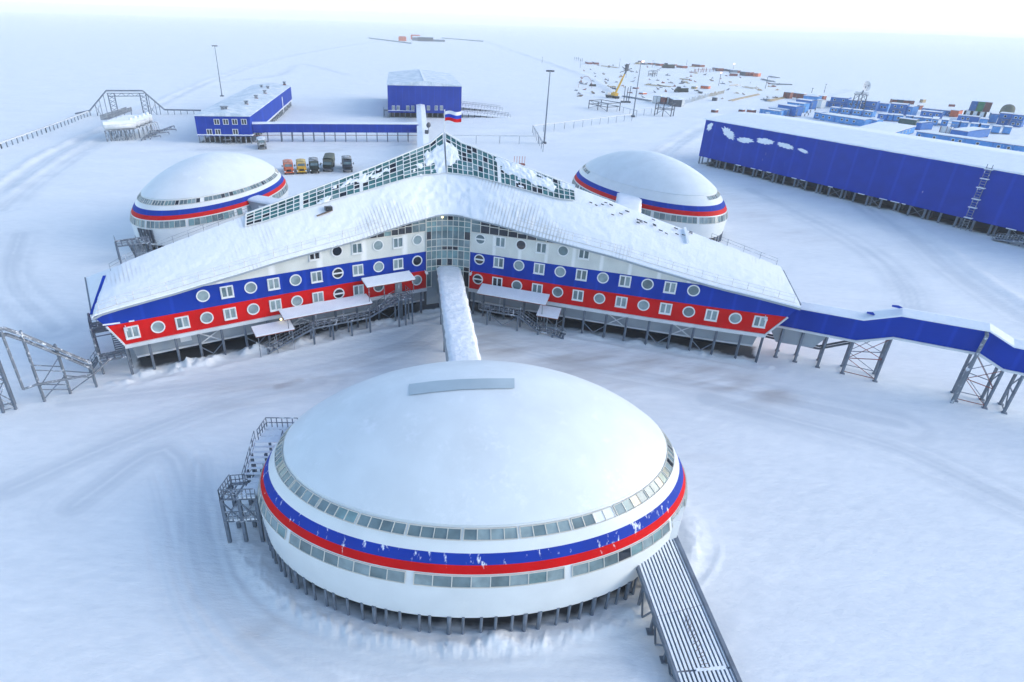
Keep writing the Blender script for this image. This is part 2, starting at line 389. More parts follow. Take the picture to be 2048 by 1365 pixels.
def make_ground():
    rs = [14.]
    while rs[-1] < 9000: rs.append(rs[-1]+(.31 if rs[-1] < 96 else .0066*rs[-1]))
    rs = np.array(rs)
    an = np.concatenate([np.radians(np.linspace(-54, 54, 560)), np.radians(np.linspace(56, 304, 63))])
    A, Rr = np.meshgrid(an, rs)
    x, y = Rr*np.sin(A), Rr*np.cos(A)
    z = ground_h(x, y); z = np.where(Rr > 4000, z*.3, z); dm = dirt_m(x, y); pm = polish_m(x, y); bm = underfloor_shade_m(x, y)
    nr, na = x.shape
    v = np.stack([x, y, z], -1).reshape(-1, 3)
    v = np.vstack([v, [[0, 0, 0]]])
    i, j = np.meshgrid(np.arange(nr-1), np.arange(na), indexing='ij'); j2 = (j+1) % na
    q = np.stack([i*na+j, (i+1)*na+j, (i+1)*na+j2, i*na+j2], -1).reshape(-1, 4)
    c = len(v)-1
    tr = np.stack([np.full(na, c), np.arange(na), (np.arange(na)+1) % na], -1)
    me = bpy.data.meshes.new('snow_ground')
    me.vertices.add(len(v)); me.vertices.foreach_set('co', v.astype(np.float32).ravel())
    lp = np.concatenate([q.ravel(), tr.ravel()]); me.loops.add(len(lp)); me.loops.foreach_set('vertex_index', lp.astype(np.int32))
    st = np.concatenate([np.arange(len(q))*4, len(q)*4+np.arange(len(tr))*3]); me.polygons.add(len(st)); me.polygons.foreach_set('loop_start', st.astype(np.int32))
    me.polygons.foreach_set('use_smooth', np.ones(len(st), bool))
    me.update(calc_edges=True); me.validate()
    at = me.attributes.new('dirt', 'FLOAT', 'POINT'); at.data.foreach_set('value', np.append(dm.ravel(), 0).astype(np.float32))
    at = me.attributes.new('polish', 'FLOAT', 'POINT'); at.data.foreach_set('value', np.append(pm.ravel(), 0).astype(np.float32))
    at = me.attributes.new('underfloor_shade', 'FLOAT', 'POINT'); at.data.foreach_set('value', np.append(bm.ravel(), 0).astype(np.float32))
    o = bpy.data.objects.new('snow_ground', me); COL.objects.link(o); tag(o, 'packed snow yard and wind blown snow plain', 'ground', kind='structure')
    m, nt, bs, N, L = nodes('ground_snow')
    g = N('ShaderNodeNewGeometry'); a = N('ShaderNodeAttribute'); a.attribute_name = 'dirt'
    n1 = N('ShaderNodeTexNoise'); n1.inputs['Scale'].default_value = .045; n1.inputs['Detail'].default_value = 9; n1.inputs['Roughness'].default_value = .62
    mp = N('ShaderNodeMapping'); mp.inputs['Scale'].default_value = (1, 2.6, 1); mp.inputs['Rotation'].default_value = (0, 0, .35)
    L(g.outputs['Position'], mp.inputs['Vector']); L(mp.outputs[0], n1.inputs['Vector'])
    r1 = N('ShaderNodeMapRange'); r1.inputs[1].default_value = .38; r1.inputs[2].default_value = .66; L(n1.outputs['Fac'], r1.inputs[0])
    mx = N('ShaderNodeMix'); mx.data_type = 'RGBA'; mx.inputs[6].default_value = (.745, .77, .785, 1); mx.inputs[7].default_value = (.87, .88, .88, 1)
    n3 = N('ShaderNodeTexNoise'); n3.inputs['Scale'].default_value = .42; n3.inputs['Detail'].default_value = 10; n3.inputs['Roughness'].default_value = .66; L(mp.outputs[0], n3.inputs['Vector'])
    r3 = N('ShaderNodeMapRange'); r3.inputs[1].default_value = .34; r3.inputs[2].default_value = .66; L(n3.outputs['Fac'], r3.inputs[0])
    av = N('ShaderNodeMath'); av.operation = 'MULTIPLY_ADD'; av.inputs[1].default_value = .6; L(r3.outputs[0], av.inputs[0]); 
    av2 = N('ShaderNodeMath'); av2.operation = 'MULTIPLY'; av2.inputs[1].default_value = .4; L(r1.outputs[0], av2.inputs[0]); L(av2.outputs[0], av.inputs[2])
    L(av.outputs[0], mx.inputs[0])
    ap = N('ShaderNodeAttribute'); ap.attribute_name = 'polish'
    mk = N('ShaderNodeMix'); mk.data_type = 'RGBA'; mk.inputs[7].default_value = (.64, .675, .705, 1); L(ap.outputs['Fac'], mk.inputs[0]); L(mx.outputs[2], mk.inputs[6])
    md = N('ShaderNodeMix'); md.data_type = 'RGBA'; md.inputs[7].default_value = (.40, .37, .36, 1)
    L(a.outputs['Fac'], md.inputs[0]); L(mk.outputs[2], md.inputs[6]); 
    ab = N('ShaderNodeAttribute'); ab.attribute_name = 'underfloor_shade'; mb = N('ShaderNodeMix'); mb.data_type = 'RGBA'; mb.inputs[7].default_value = (.075, .08, .09, 1)  # near-black tint paints the shade under the buildings into the ground
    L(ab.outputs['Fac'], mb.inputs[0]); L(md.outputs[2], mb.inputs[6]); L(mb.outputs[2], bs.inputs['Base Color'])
    bs.inputs['Roughness'].default_value = .75; bs.inputs['Specular IOR Level'].default_value = .25
    n2 = N('ShaderNodeTexNoise'); n2.inputs['Scale'].default_value = .55; n2.inputs['Detail'].default_value = 12; n2.inputs['Roughness'].default_value = .6
    L(mp.outputs[0], n2.inputs['Vector'])
    bp = N('ShaderNodeBump'); bp.inputs['Strength'].default_value = .4; bp.inputs['Distance'].default_value = .30; L(n2.outputs['Fac'], bp.inputs['Height'])
    L(bp.outputs[0], bs.inputs['Normal'])
    me.materials.append(m)
make_ground()
# low hills along the horizon
def make_hills():
    b = MB(); rows = []
    az = np.radians(np.linspace(-50, 52, 340)); deg = np.degrees(az)
    for k, rr in enumerate(np.linspace(5200, 8600, 16)):
        t = k/15; hump = math.sin(math.pi*min(1, t*1.02))
        env = 6+42*np.clip((deg+2)/34, 0, 1)
        hh = env*(.30+.95*fbm(deg/4.0+k*.22, deg*0+k*.35, 71, 5))*hump-8*(1-hump)
        rows.append([(rr*math.sin(a), rr*math.cos(a), z) for a, z in zip(az, hh)])
    o = b.grid(rows).build('hills', SNOW, None, True); tag(o, 'low snow covered hills along the hazy horizon', 'hills', kind='structure')
make_hills()
def make_haze(dens=1.2e-4):
    m = bpy.data.materials.new('air_haze'); m.use_nodes = True; nt = m.node_tree
    nt.nodes.remove(nt.nodes['Principled BSDF'])
    v = nt.nodes.new('ShaderNodeVolumePrincipled'); v.inputs['Color'].default_value = (1, .985, .95, 1); v.inputs['Density'].default_value = dens; v.inputs['Anisotropy'].default_value = 0
    nt.links.new(v.outputs[0], nt.nodes['Material Output'].inputs['Volume'])
    b = MB(); b.box((0, 0, 40), (19000, 19000, 100)); o = b.build('haze', m); o['kind'] = 'stuff'; tag(o, 'thin ice haze in the air over the plain', 'haze')
    m.cycles.homogeneous_volume = True if hasattr(m, 'cycles') else True
HAZE = 2.1e-4
if HAZE: make_haze(HAZE)
# ================================================================ oval domes
def dome(name, label, c, a, b, ang, z0, h, n, zs, nu, nl, ncol, frost=True, upvis=None):
    T = thing(name, label, 'dome building', (c[0], c[1], 0))
    e = np.array([math.cos(ang), math.sin(ang)]); nn = np.array([-e[1], e[0]]); c = np.array(c)
    def sc(z):
        if z < z0: return 1-.014*((z0-z)/3.)**1.6
        return (1-min(.99999, (z-z0)/h)**n)**(1/n)
    def P(th, z, off=0):
        s = sc(z); C, Sn = math.cos(th), math.sin(th)
        p = c+a*s*C*nn+b*s*Sn*e
        if off:
            g = unit(C/a*nn+Sn/b*e)
            dz = (sc(z+.05)-sc(z-.05))/.1; slope = dz*b
            nv = unit(np.array([g[0], g[1], -slope])); return np.array([p[0], p[1], z])+nv*off
        return np.array([p[0], p[1], z])
    M = 144; TH = [2*math.pi*i/M for i in range(M)]
    def band(nm, mt, zl, close_bottom=False):
        bb = MB(); bb.grid([[P(t, z) for t in TH] for z in zl], close=True)
        return bb.build(nm, mt, T, True)
    zsk, zwl, zwt, zrb, zrt, zbt, zul, zut = zs
    lower = band('lower_wall', DOMELOW, [zsk, zsk+.5, zsk+1.2, zsk+2, zwl-.4, zwl, zwt, zrb])
    band('red_stripe', REDF if frost else RED, [zrb, (zrb+zrt)/2, zrt]); band('blue_stripe', BLUEF if frost else BLUE, [zrt, (zrt+zbt)/2, zbt])
    band('upper_wall', DOMELOW, [zbt, (zbt+zul)/2, zul, zut, zut+.18])
    bb = MB(); rows = []
    z1 = zut+.18
    rows.append([P(t, z1, .0) for t in TH]); rows.append([P(t, z1, .14) for t in TH])
    s1 = sc(z1+.05)
    for k in range(1, 26):
        q = s1*math.cos(math.pi/2*k/25.) if k < 25 else .002
        z = z0+h*(1-q**n)**(1/n)
        rows.append([P(t, z, .12) if k < 22 else np.array([*(c+a*q*math.cos(t)*nn+b*q*math.sin(t)*e), z+.12]) for t in TH])
    rf = bb.grid(rows, close=True).build('dome_roof', DOMEW, T, True)
    # underside and raised floor
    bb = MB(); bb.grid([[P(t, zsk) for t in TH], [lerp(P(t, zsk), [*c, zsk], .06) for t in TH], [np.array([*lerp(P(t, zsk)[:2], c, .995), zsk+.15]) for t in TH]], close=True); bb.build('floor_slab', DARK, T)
    # ribbon windows: each glazed bay is a window, its panes stay in its mesh
    def ribbon(k, zl, zt, bays, panes, gapw, pool):
        for i in range(bays):
            t0 = 2*math.pi*(i+.0)/bays+gapw/2; t1 = 2*math.pi*(i+1)/bays-gapw/2
            tm = (t0+t1)/2
            if k == 'u' and upvis and not upvis(P(tm, zl)): continue
            g = MB(); fr = MB(); bay_pool = pool(tm)
            for q in range(panes):
                ta, tb = lerp(t0, t1, q/panes), lerp(t0, t1, (q+1)/panes)
                mi = rnd.choices(range(len(PM)), bay_pool)[0]
                g.quad(P(ta, zl, .035), P(tb, zl, .035), P(tb, zt, .035), P(ta, zt, .035), mi)
            for q in range(panes+1):
                ta = lerp(t0, t1, q/panes); wd = .055
                fr.beam(P(ta, zl, .06), P(ta, zt, .06), wd, .07)
            for z in (zl, zt):
                for q in range(panes): fr.beam(P(lerp(t0, t1, q/panes), z, .06), P(lerp(t0, t1, (q+1)/panes), z, .06), .07, .07)
            f = fr.build('window', FRAMEY, T); g.build('pane', PM, f)
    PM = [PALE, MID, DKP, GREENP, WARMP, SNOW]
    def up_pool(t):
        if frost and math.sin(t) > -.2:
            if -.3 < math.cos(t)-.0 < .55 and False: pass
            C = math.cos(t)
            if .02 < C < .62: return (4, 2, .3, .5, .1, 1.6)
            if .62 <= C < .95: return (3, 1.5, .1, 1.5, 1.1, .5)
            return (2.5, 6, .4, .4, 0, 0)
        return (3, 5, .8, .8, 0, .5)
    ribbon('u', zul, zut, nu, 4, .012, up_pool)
    ribbon('l', zwl, zwt, nl, 8, .035, lambda t: (4, 5, .25, 1.0, 0, .15))
    # piles under the floor
    k = 0
    for ring, cnt in (((.985, ncol),) if frost else ((.985, ncol), (.80, ncol//3))):
        for i in range(cnt):
            t = 2*math.pi*(i+rnd.uniform(-.18, .18))/cnt
            p = c+a*ring*math.cos(t)*nn+b*ring*math.sin(t)*e
            part('column', STEEL, T, lambda bb: bb.tube((p[0], p[1], -.8), (p[0], p[1], zsk+.1), .12 if rnd.random() < .7 else .18, 8))
    return T, P
ZS1 = (1.9, 5.42, 6.42, 6.52, 7.22, 8.05, 8.9, 9.6)
FD, FP = dome('oval_dome_building', 'largest white oval dome in front with frosted red and blue stripes', (1.58, 43.5), 19.2, 12.5, -1.49, 5, 10.5, 1.81, ZS1, 26, 10, 98)
def bare_strip(b):
    rows = []
    for j in range(7):
        row = []
        for i in range(25):
            px = lerp(818, 1029, i/24); t = i/24
            ytop = 771-14.5*math.sin(math.pi*(.12+.62*t))/1.0+2; ytop = interp(t, [0, .25, .5, .75, 1], [768.5, 762, 758.5, 757, 757]); ybot = interp(t, [0, .25, .5, .75, 1], [790.5, 784, 779, 777.5, 777])
            py = lerp(ytop, ybot, j/6)
            d = ray(px, float(py)); lo, hi = 30., 110.
            for tt in np.linspace(35, 90, 1200):
                q = EYE+tt*d; dx, dy = q[0]-1.58, q[1]-43.5; ca, sa = math.cos(-1.49), math.sin(-1.49)
                u_, v_ = (-sa*dx+ca*dy)/19.2, (ca*dx+sa*dy)/12.5
                f = np.hypot(u_, v_)**1.81+(max(0, q[2]-5)/10.53)**1.81
                if f < 1.0: break
            q = EYE+(tt)*d-ray(px, float(py))*.29; row.append(q)
        rows.append(row)
    b.grid(rows)
part('bare_roof_strip', PATCH, FD, bare_strip, True)
BD1, BP1 = dome('oval_dome_building', 'white oval dome behind the left wing with grey link corridor', (-55.6, 134.1), 22.0, 12.33, -3.41, 5, 10.2, 1.73, (1.7, 5.25, 6.5, 6.65, 7.4, 8.25, 9.0, 9.7), 28, 11, 64, frost=False)
BD2, BP2 = dome('oval_dome_building', 'white oval dome behind the right wing near the long blue warehouse', (43.3, 148.8), 23.5, 13.56, .44, 5, 10.53, 1.73, (1.7, 5.1, 6.4, 6.6, 7.45, 8.4, 9.3, 9.9), 28, 11, 64, frost=False, upvis=lambda p: p[0] > 52 or p[1] > 152)
# ================================================================ the star shaped main building
O2 = np.array([-3.7, 97.9])
STAR = thing('star_shaped_building', 'large three winged building striped white blue and red with snowy roof and glass atrium', 'building', (O2[0], O2[1], 0))
ZR0, ZR1, ZB1, ZC = 4.55, 7.48, 10.55, 13.75
class Wall:
    def __init__(s, pts, sg):
        s.p = [np.array(q, float) for q in pts]; s.sg = sg; s.acc = [0]
        for a, b in zip(s.p[:-1], s.p[1:]): s.acc.append(s.acc[-1]+np.linalg.norm(b-a))
        s.L = s.acc[-1]
    def _seg(s, x):
        i = 0
        while i < len(s.p)-2 and x > s.acc[i+1]: i += 1
        return i
    def tn(s, x):
        i = s._seg(x); t = unit(s.p[i+1]-s.p[i]); return t, np.array([-t[1], t[0]])*s.sg
    def at(s, x, d=0, z=0):
        i = s._seg(x); t, n = s.tn(x); q = s.p[i]+t*(x-s.acc[i])+n*d
        return np.array([q[0], q[1], z])
    def hit(s, px, py, d=0):
        out = None
        for i in range(len(s.p)-1):
            t = unit(s.p[i+1]-s.p[i]); n = np.array([-t[1], t[0]])*s.sg
            q = on_plane(px, py, s.p[i]+n*d, s.p[i+1]+n*d); x = s.acc[i]+(q[:2]-s.p[i]-n*d)@t
            out = (x, q[2])
            if x <= s.acc[i+1]: break
        return out
LW = Wall([(-5.85, 89.02), (-16.4, 83.3), (-25.6, 78.0), (-38.3, 70.37), (-43.95, 66.81)], 1)
RW = Wall([(.81, 89.4), (12.95, 85.05), (26.76, 80.46), (36.43, 77.53), (44.18, 75.41)], -1)
EAVE = {'L': [(852.5, 434.4), (819.6, 443), (780, 456), (715, 479), (619.6, 504.8), (544, 525.5), (476, 547), (404, 568), (346, 586), (305, 597), (236.7, 615.8), (184, 632)],
        'R': [(943.5, 435), (977.8, 443), (1020, 454.5), (1044, 463), (1112, 482), (1160, 494.5), (1215, 509), (1250, 519), (1300, 534.5), (1386, 560), (1440, 575), (1510, 592), (1591, 613)]}
ENDS = {'L': [(249, 691, ZR0), (212.8, 653, ZR1), (184, 633, None)], 'R': [(1530.6, 673.3, ZR0), (1575.4, 634.3, ZR1), (1600, 613.5, None)]}
WIN = {'L': ([('s', 629, 513, 'd'), ('c', 674, 504, 'd'), ('s', 714, 497, 'm'), ('c', 756, 490.5, 'p'), ('s', 796, 485, 'm'), ('c', 834.5, 478.5, 'p')],
             [('c', 406, 593.5, 'p'), ('s', 454, 585, 'm'), ('c', 501.5, 577, 'p'), ('s', 547, 568.5, 'p'), ('c', 591, 561.5, 'p'), ('s', 633, 553.5, 'p'), ('b', 675.5, 546.5, 'd'), ('s', 715.6, 539, 'p'), ('c', 757, 532, 'p'), ('s', 796, 525, 'p'), ('c', 834, 519, 'd')],
             [('s', 264, 663, 'p'), ('c', 316, 654, 'p'), ('s', 365, 645, 'p'), ('c', 413.5, 636, 'p'), ('s', 460, 627, 'p'), ('c', 506.5, 619, 'p'), ('s', 551, 611, 'p'), ('c', 594, 603, 'p'), ('s', 636, 595, 'p'), ('b', 677.5, 587, 'd'), ('s', 717, 579, 'p'), ('c', 757, 572, 'm'), ('c', 833.5, 558, 'p')]),
       'R': ([('b', 961, 478.5, 'm'), ('s', 1001, 484, 'p'), ('c', 1042.5, 490, 'd'), ('s', 1083, 496, 'm'), ('c', 1126.5, 502.5, 'm'), ('s', 1168, 509.5, 'm')],
             [('b', 959, 518.6, 'd'), ('s', 997.6, 524, 'p'), ('c', 1038, 531, 'p'), ('s', 1078.5, 537, 'p'), ('c', 1120.6, 543.5, 'p'), ('s', 1163, 550, 'm'), ('c', 1206, 556, 'p'), ('s', 1250, 563, 'p'), ('c', 1295, 569.5, 'm'), ('s', 1340, 576.5, 'p'), ('c', 1386.5, 584, 'm')],
             [('b', 956, 557, 'd'), ('s', 994.6, 563, 'd'), ('c', 1034, 570, 'm'), ('s', 1074.5, 576, 'm'), ('c', 1115.6, 583, 'm'), ('s', 1156, 589, 'm'), ('c', 1199, 597, 'p'), ('s', 1242.5, 604, 'p'), ('c', 1287, 611, 'p'), ('s', 1331, 618, 'p'), ('c', 1377, 626, 'm'), ('s', 1422.5, 632, 'p'), ('c', 1469.6, 640, 'p'), ('s', 1518, 648.5, 'p')])}
COLS = {'L': [250, 296.5, 349.5, 395.6, 441.8, 488, 534, 580, 625, 670, 713, 757, 800, 842], 'R': [948, 968, 1010, 1050, 1092, 1131, 1170.7, 1215, 1256, 1300.7, 1345.5, 1390, 1435, 1484, 1526.6]}
PANEM = {'p': PALE, 'm': MID, 'd': DKP}
WINGS = {}
for side, W in (('L', LW), ('R', RW)):
    ev = [W.hit(px, py, .45) for px, py in EAVE[side]]
    es, ez = [q[0] for q in ev], [q[1] for q in ev]
    en = [W.hit(px, py) for px, py, z in ENDS[side]]
    tip_s, tip_z = en[2][0], en[2][1]
    es.append(tip_s); ez.append(tip_z)
    o = np.argsort(es); es = np.array(es)[o]; ez = np.array(ez)[o]
    zz, ss = [2.0, ZR0, ZR1, tip_z], [en[0][0]-(ZR0-2.0)*.42, en[0][0], en[1][0], tip_s]
    send = lambda z, zz=zz, ss=ss: float(np.interp(z, zz, ss)) if z <= zz[-1] else ss[-1]
    eave = lambda s, es=es, ez=ez: float(np.interp(s, es, ez))
    WINGS[side] = dict(W=W, eave=eave, send=send, tip=(tip_s, tip_z), es=es, ez=ez)
    n = 60
    def strip(b, zl, zh, d=0, top_end=None, s0=0, cap=True):
        """wall band from height zl up to zh(s), following the raked end of the wing"""
        lo, hi = [], []
        for i in range(n+1):
            f = i/n; sl = lerp(s0, send(zl), f); lo.append(W.at(float(sl), d, zl))
            te = top_end if top_end is not None else send(zh(0))
            sh = float(lerp(s0, te, f)); hi.append(W.at(sh, d, max(zl+.001, zh(sh))))
        b.grid([lo, hi] if W.sg > 0 else [hi, lo])
    part('red_wall', RED, STAR, lambda b: strip(b, ZR0, lambda s: ZR1))
    part('blue_wall', BLUE, STAR, lambda b: strip(b, ZR1, lambda s: min(ZB1, eave(s)), 0, tip_s))
    s_w = next(s for s in np.linspace(0, tip_s, 2000) if eave(s) < ZB1)
    s_c = next(s for s in np.linspace(0, tip_s, 2000) if eave(s) < ZC)
    def white(b):
        lo = [W.at(float(s), 0, ZB1) for s in np.linspace(0, s_w, n)]; hi = [W.at(float(s), 0, max(ZB1+.001, min(ZC, eave(s)))) for s in np.linspace(0, s_w, n)]
        b.grid([lo, hi])
    part('white_wall', WALLW, STAR, white)
    # clerestory glazing under the rising eave
    g = MB(); fr = MB(); cs = np.linspace(.15, s_c, 13)
    for a, b_ in zip(cs[:-1], cs[1:]):
        ea, eb = max(ZC+.02, eave(a)), max(ZC+.02, eave(b_))
        g.quad(W.at(a, .03, ZC), W.at(b_, .03, ZC), W.at(b_, .03, eb), W.at(a, .03, ea), rnd.choice([0, 1, 1, 2]))
        fr.beam(W.at(a, .07, ZC), W.at(a, .07, ea), .12, .1)
        if ea-ZC > 1.2: fr.beam(W.at(a, .07, lerp(ZC, ea, .55)), W.at(b_, .07, lerp(ZC, ea, .55)), .1, .1)
    fr.beam(W.at(.1, .07, ZC), W.at(s_c, .07, ZC), .14, .12)
    f = fr.build('clerestory_window', FRAMEY, STAR); g.build('pane', [MID, DKP, GREENP], f)
    # pale sill beam, recessed grey plinth and its underside
    part('sill_beam', SILL, STAR, lambda b: [b.beam(W.at(s0, .06, ZR0-.26), W.at(s1, .06, ZR0-.26), .3, .5) for s0, s1 in zip(np.linspace(0, send(ZR0), 12)[:-1], np.linspace(0, send(ZR0), 12)[1:])]+
         [b.beam(W.at(send(ZR0)-.05, .08, ZR0), W.at(send(ZR1)+.0, .08, ZR1), .22, .2)])
    part('plinth', GREY, STAR, lambda b: strip(b, 2.0, lambda s: ZR0-.3, -1.1, send(ZR0)-.6))
    part('plinth_edge', SILL, STAR, lambda b: [b.beam(W.at(s0, -1.0, 2.02), W.at(s1, -1.0, 2.02), .2, .22) for s0, s1 in zip(np.linspace(0, send(2.0), 9)[:-1], np.linspace(0, send(2.0), 9)[1:])])
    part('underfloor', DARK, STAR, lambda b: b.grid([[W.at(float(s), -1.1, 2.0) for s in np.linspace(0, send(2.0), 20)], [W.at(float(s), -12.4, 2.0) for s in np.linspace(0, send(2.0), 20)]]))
    part('added_shade_wall', DARK, STAR, lambda b: b.grid([[W.at(float(s), -4.2, -.6) for s in np.linspace(0, send(2.0)-1, 20)], [W.at(float(s), -4.2, 2.0) for s in np.linspace(0, send(2.0)-1, 20)]]))  # added wall that keeps light out and darkens the void under the wing
    # hidden rear wall in the same bands, and the raked end wall
    def rear(b, zl, zh): b.grid([[W.at(float(s), -13.4, zl) for s in np.linspace(7, send(zl), 30)], [W.at(float(s), -13.4, max(zl, min(zh, eave(s)))) for s in np.linspace(7, send(min(zh, tip_z)), 30)]])
    part('red_wall', RED, STAR, lambda b: rear(b, ZR0, ZR1)); part('blue_wall', BLUE, STAR, lambda b: rear(b, ZR1, ZB1)); part('white_wall', WALLW, STAR, lambda b: rear(b, ZB1, 15))
    part('red_wall', RED, STAR, lambda b: b.quad(W.at(send(ZR0), 0, ZR0), W.at(send(ZR0), -13.4, ZR0), W.at(send(ZR1), -13.4, ZR1), W.at(send(ZR1), 0, ZR1)))
    part('blue_wall', BLUE, STAR, lambda b: (b.quad(W.at(send(ZR1), 0, ZR1), W.at(send(ZR1), -13.4, ZR1), W.at(tip_s, -13.4, tip_z), W.at(tip_s, 0, tip_z)),))
    part('plinth', GREY, STAR, lambda b: b.quad(W.at(send(2.0), -1.1, 2.0), W.at(send(2.0), -12.4, 2.0), W.at(send(ZR0)-.6, -12.4, ZR0-.3), W.at(send(ZR0)-.6, -1.1, ZR0-.3)))
    # windows
    rows = WIN[side]
    for row, zc in zip(rows, (12.05, 8.95, 6.0)):
        hz = [W.hit(px, py) for _, px, py, _ in row]; zc = float(np.median([q[1] for q in hz]))
        for (kind, px, py, pm), (s, _) in zip(row, hz):
            t, nv = W.tn(s); t3 = np.array([t[0], t[1], 0]); n3 = np.array([nv[0], nv[1], 0]); c = W.at(s, 0, zc)
            fr = MB(); g = MB()
            if kind == 's':
                hw, hh = .80, .80
                for sx in (-1, 0, 1): fr.beam(c+t3*hw*sx*.92+n3*.06-Z*hh, c+t3*hw*sx*.92+n3*.06+Z*hh, .17 if sx else .13, .16)
                for sz in (-1, 1): fr.beam(c-t3*hw+n3*.065+Z*hh*sz*.93, c+t3*hw+n3*.065+Z*hh*sz*.93, .165, .15)
                fr.beam(c-t3*hw*1.05+n3*.16-Z*hh*1.03, c+t3*hw*1.05+n3*.16-Z*hh*1.03, .2, .1)
                for k, (x0, x1) in enumerate(((-.66, -.06), (.06, .66))):
                    mi = 0 if rnd.random() < .8 else 1
                    g.quad(c+t3*x0+n3*.03-Z*.68, c+t3*x1+n3*.03-Z*.68, c+t3*x1+n3*.03+Z*.68, c+t3*x0+n3*.03+Z*.68, mi)
                nm = 'window'
            else:
                K = 28; A = [2*math.pi*k/K for k in range(K)]
                ro, ri = .84, .69
                rr_ = [[c+n3*dd+(t3*math.cos(q)+Z*math.sin(q))*r_ for q in A] for r_, dd in ((ro, .0), (ro, .13), (ri, .13), (ri, .02))]
                fr.grid(rr_, close=True)
                g.add([c+n3*.03+(t3*math.cos(q)+Z*math.sin(q))*(ri+.02) for q in A], [tuple(range(K))], 0 if pm != 'd' else 0)
                if kind == 'b': fr.beam(c-t3*ri+n3*.07, c+t3*ri+n3*.07, .16, .2)
                nm = 'round_window'
            f = fr.build(nm, FRAME, STAR); g.build('pane', [PANEM[pm], MID if pm != 'd' else DKP], f)
    # steel columns under the wing, front row and inner rows, with braces
    cs = [W.hit(px, interp(px, [250, 558, 842, 948, 1300, 1530], [691, 635, 579, 576, 635, 673]))[0] for px in COLS[side]]
    for s in cs:
        part('column', STEEL, STAR, lambda b: (b.beam(W.at(s, -.02, ZR0-.45), W.at(s, -.02, -.8), .09, .34), b.beam(W.at(s, .15, ZR0-.45), W.at(s, .15, -.8), .3, .06), b.beam(W.at(s, -.19, ZR0-.45), W.at(s, -.19, -.8), .3, .06)))
        for d in (-5.5, -10.5): part('column', STEELD, STAR, lambda b: b.tube(W.at(s, d, 2.1), W.at(s, d, -.8), .2, 8))
    for i in ((3, 7) if side == 'L' else (7, 10)): part('wind_brace', SILL, STAR, lambda b: (b.beam(W.at(cs[i]+.1, -.5, ZR0-.6), W.at(cs[i+1]-.1, -.5, 2.1), .14), b.beam(W.at(cs[i+1]-.1, -.55, ZR0-.6), W.at(cs[i]+.1, -.55, 2.1), .14)))
    for i in ((3, 5, 8, 11) if side == 'L' else (2, 4, 6, 9, 11)): part('wind_brace', STEEL, STAR, lambda b: (b.beam(W.at(cs[i], -.3, 1.9), W.at((cs[i]+cs[i+1])/2, -.3, .5), .12), b.beam(W.at(cs[i+1], -.3, 1.9), W.at((cs[i]+cs[i+1])/2, -.3, .5), .12)))
    # flood lamps on the wall
    for px, py in (((250, 652), (849, 541)) if side == 'L' else ((944, 543), (1531, 632))):
        s, z = W.hit(px, py); part('wall_lamp', WHITEP, STAR, lambda b: (b.beam(W.at(s, 0, z), W.at(s, .7, z-.15), .1), b.beam(W.at(s, .5, z-.12), W.at(s, 1.0, z-.25), .36, .22)))
    if side == 'L':
        for (x0, y0, x1, y1) in ((205, 650, 240, 645.5), (257.5, 643, 268.5, 641)):
            (sa, za), (sb, zb_) = W.hit(x0, y0), W.hit(x1, y1); part('snow_ledge', SNOW, STAR, lambda b: b.beam(W.at(sa, .06, za), W.at(sb, .06, zb_), .2, .14))
        s, z = W.hit(372, 678, -1.0); part('plinth_panel', FRAME, STAR, lambda b: b.beam(W.at(s-.7, -1.02, z), W.at(s+.7, -1.02, z), .1, .75))
    else:
        s, z = W.hit(1116, 610, -.3); part('plinth_panel', FRAME, STAR, lambda b: b.beam(W.at(s-.6, -.9, z), W.at(s+.6, -.9, z), .1, .6))

# ---- central curved glazing
g0, g1 = LW.at(0)[:2], RW.at(0)[:2]; gm = (g0+g1)/2; gt = unit(g1-g0); gn = np.array([gt[1], -gt[0]]); GW = np.linalg.norm(g1-g0)
def gl(x, d=0, z=0):
    q = g0+(g1-g0)*x+gn*(d-.85*math.sin(math.pi*x)); return np.array([q[0], q[1], z])
def gz(py): return height_at(gl(.5)[:2], 899, py)
ZG = [gz(y) for y in (427.5, 441, 452, 477.5, 492, 500, 516.8, 531, 540)]
xs = [0.0, .115, .23, .355, .48, .605, .73, .865, 1.0]
fr = MB(); g = MB(); KG = 5
zs_ = ZG+[ZR0]
for i in range(8):
    for a_, b_, k in [(zs_[j+1], zs_[j], j) for j in range(len(zs_)-1)]:
        if k >= 8 and 0 < i < 7: continue
        mi = 3 if (k in (2, 5) or (k in (1, 4, 7) and i in (0, 1, 6, 7)) ) and rnd.random() < .8 else rnd.choice([1, 1, 1, 2, 0])
        za, zb_ = (a_, b_)
        if k == 2:
            zm = lerp(za, zb_, .62); g.quad(gl(xs[i], .02, zm), gl(xs[i+1], .02, zm), gl(xs[i+1], .02, zb_), gl(xs[i], .02, zb_), 3); zb_ = zm; mi = rnd.choice([1, 1, 2])
        g.quad(gl(xs[i], .02, za), gl(xs[i+1], .02, za), gl(xs[i+1], .02, zb_), gl(xs[i], .02, zb_), mi)
for z in ZG+[ZR0+.1]:
    for i in range(8):
        if z < 5 and 0 < i < 7: continue
        fr.beam(gl(xs[i], .06, z), gl(xs[i+1], .06, z), .12, .1)
for i, x in enumerate(xs): fr.beam(gl(x, .06, ZR0 if i in (0, 1, 7, 8) else ZG[-1]), gl(x, .06, ZG[0]), .1 if 0 < i < 8 else .3, .1)
CW = fr.build('curtain_wall', FRAMEY, STAR); g.build('pane', [PALE, MID, DKP, GREENP], CW)
part('entrance_wall', GREY, STAR, lambda b: (b.grid([[gl(x, -.25, 1.5) for x in np.linspace(0, 1, 9)], [gl(x, -.25, ZG[-1]) for x in np.linspace(0, 1, 9)]]),))
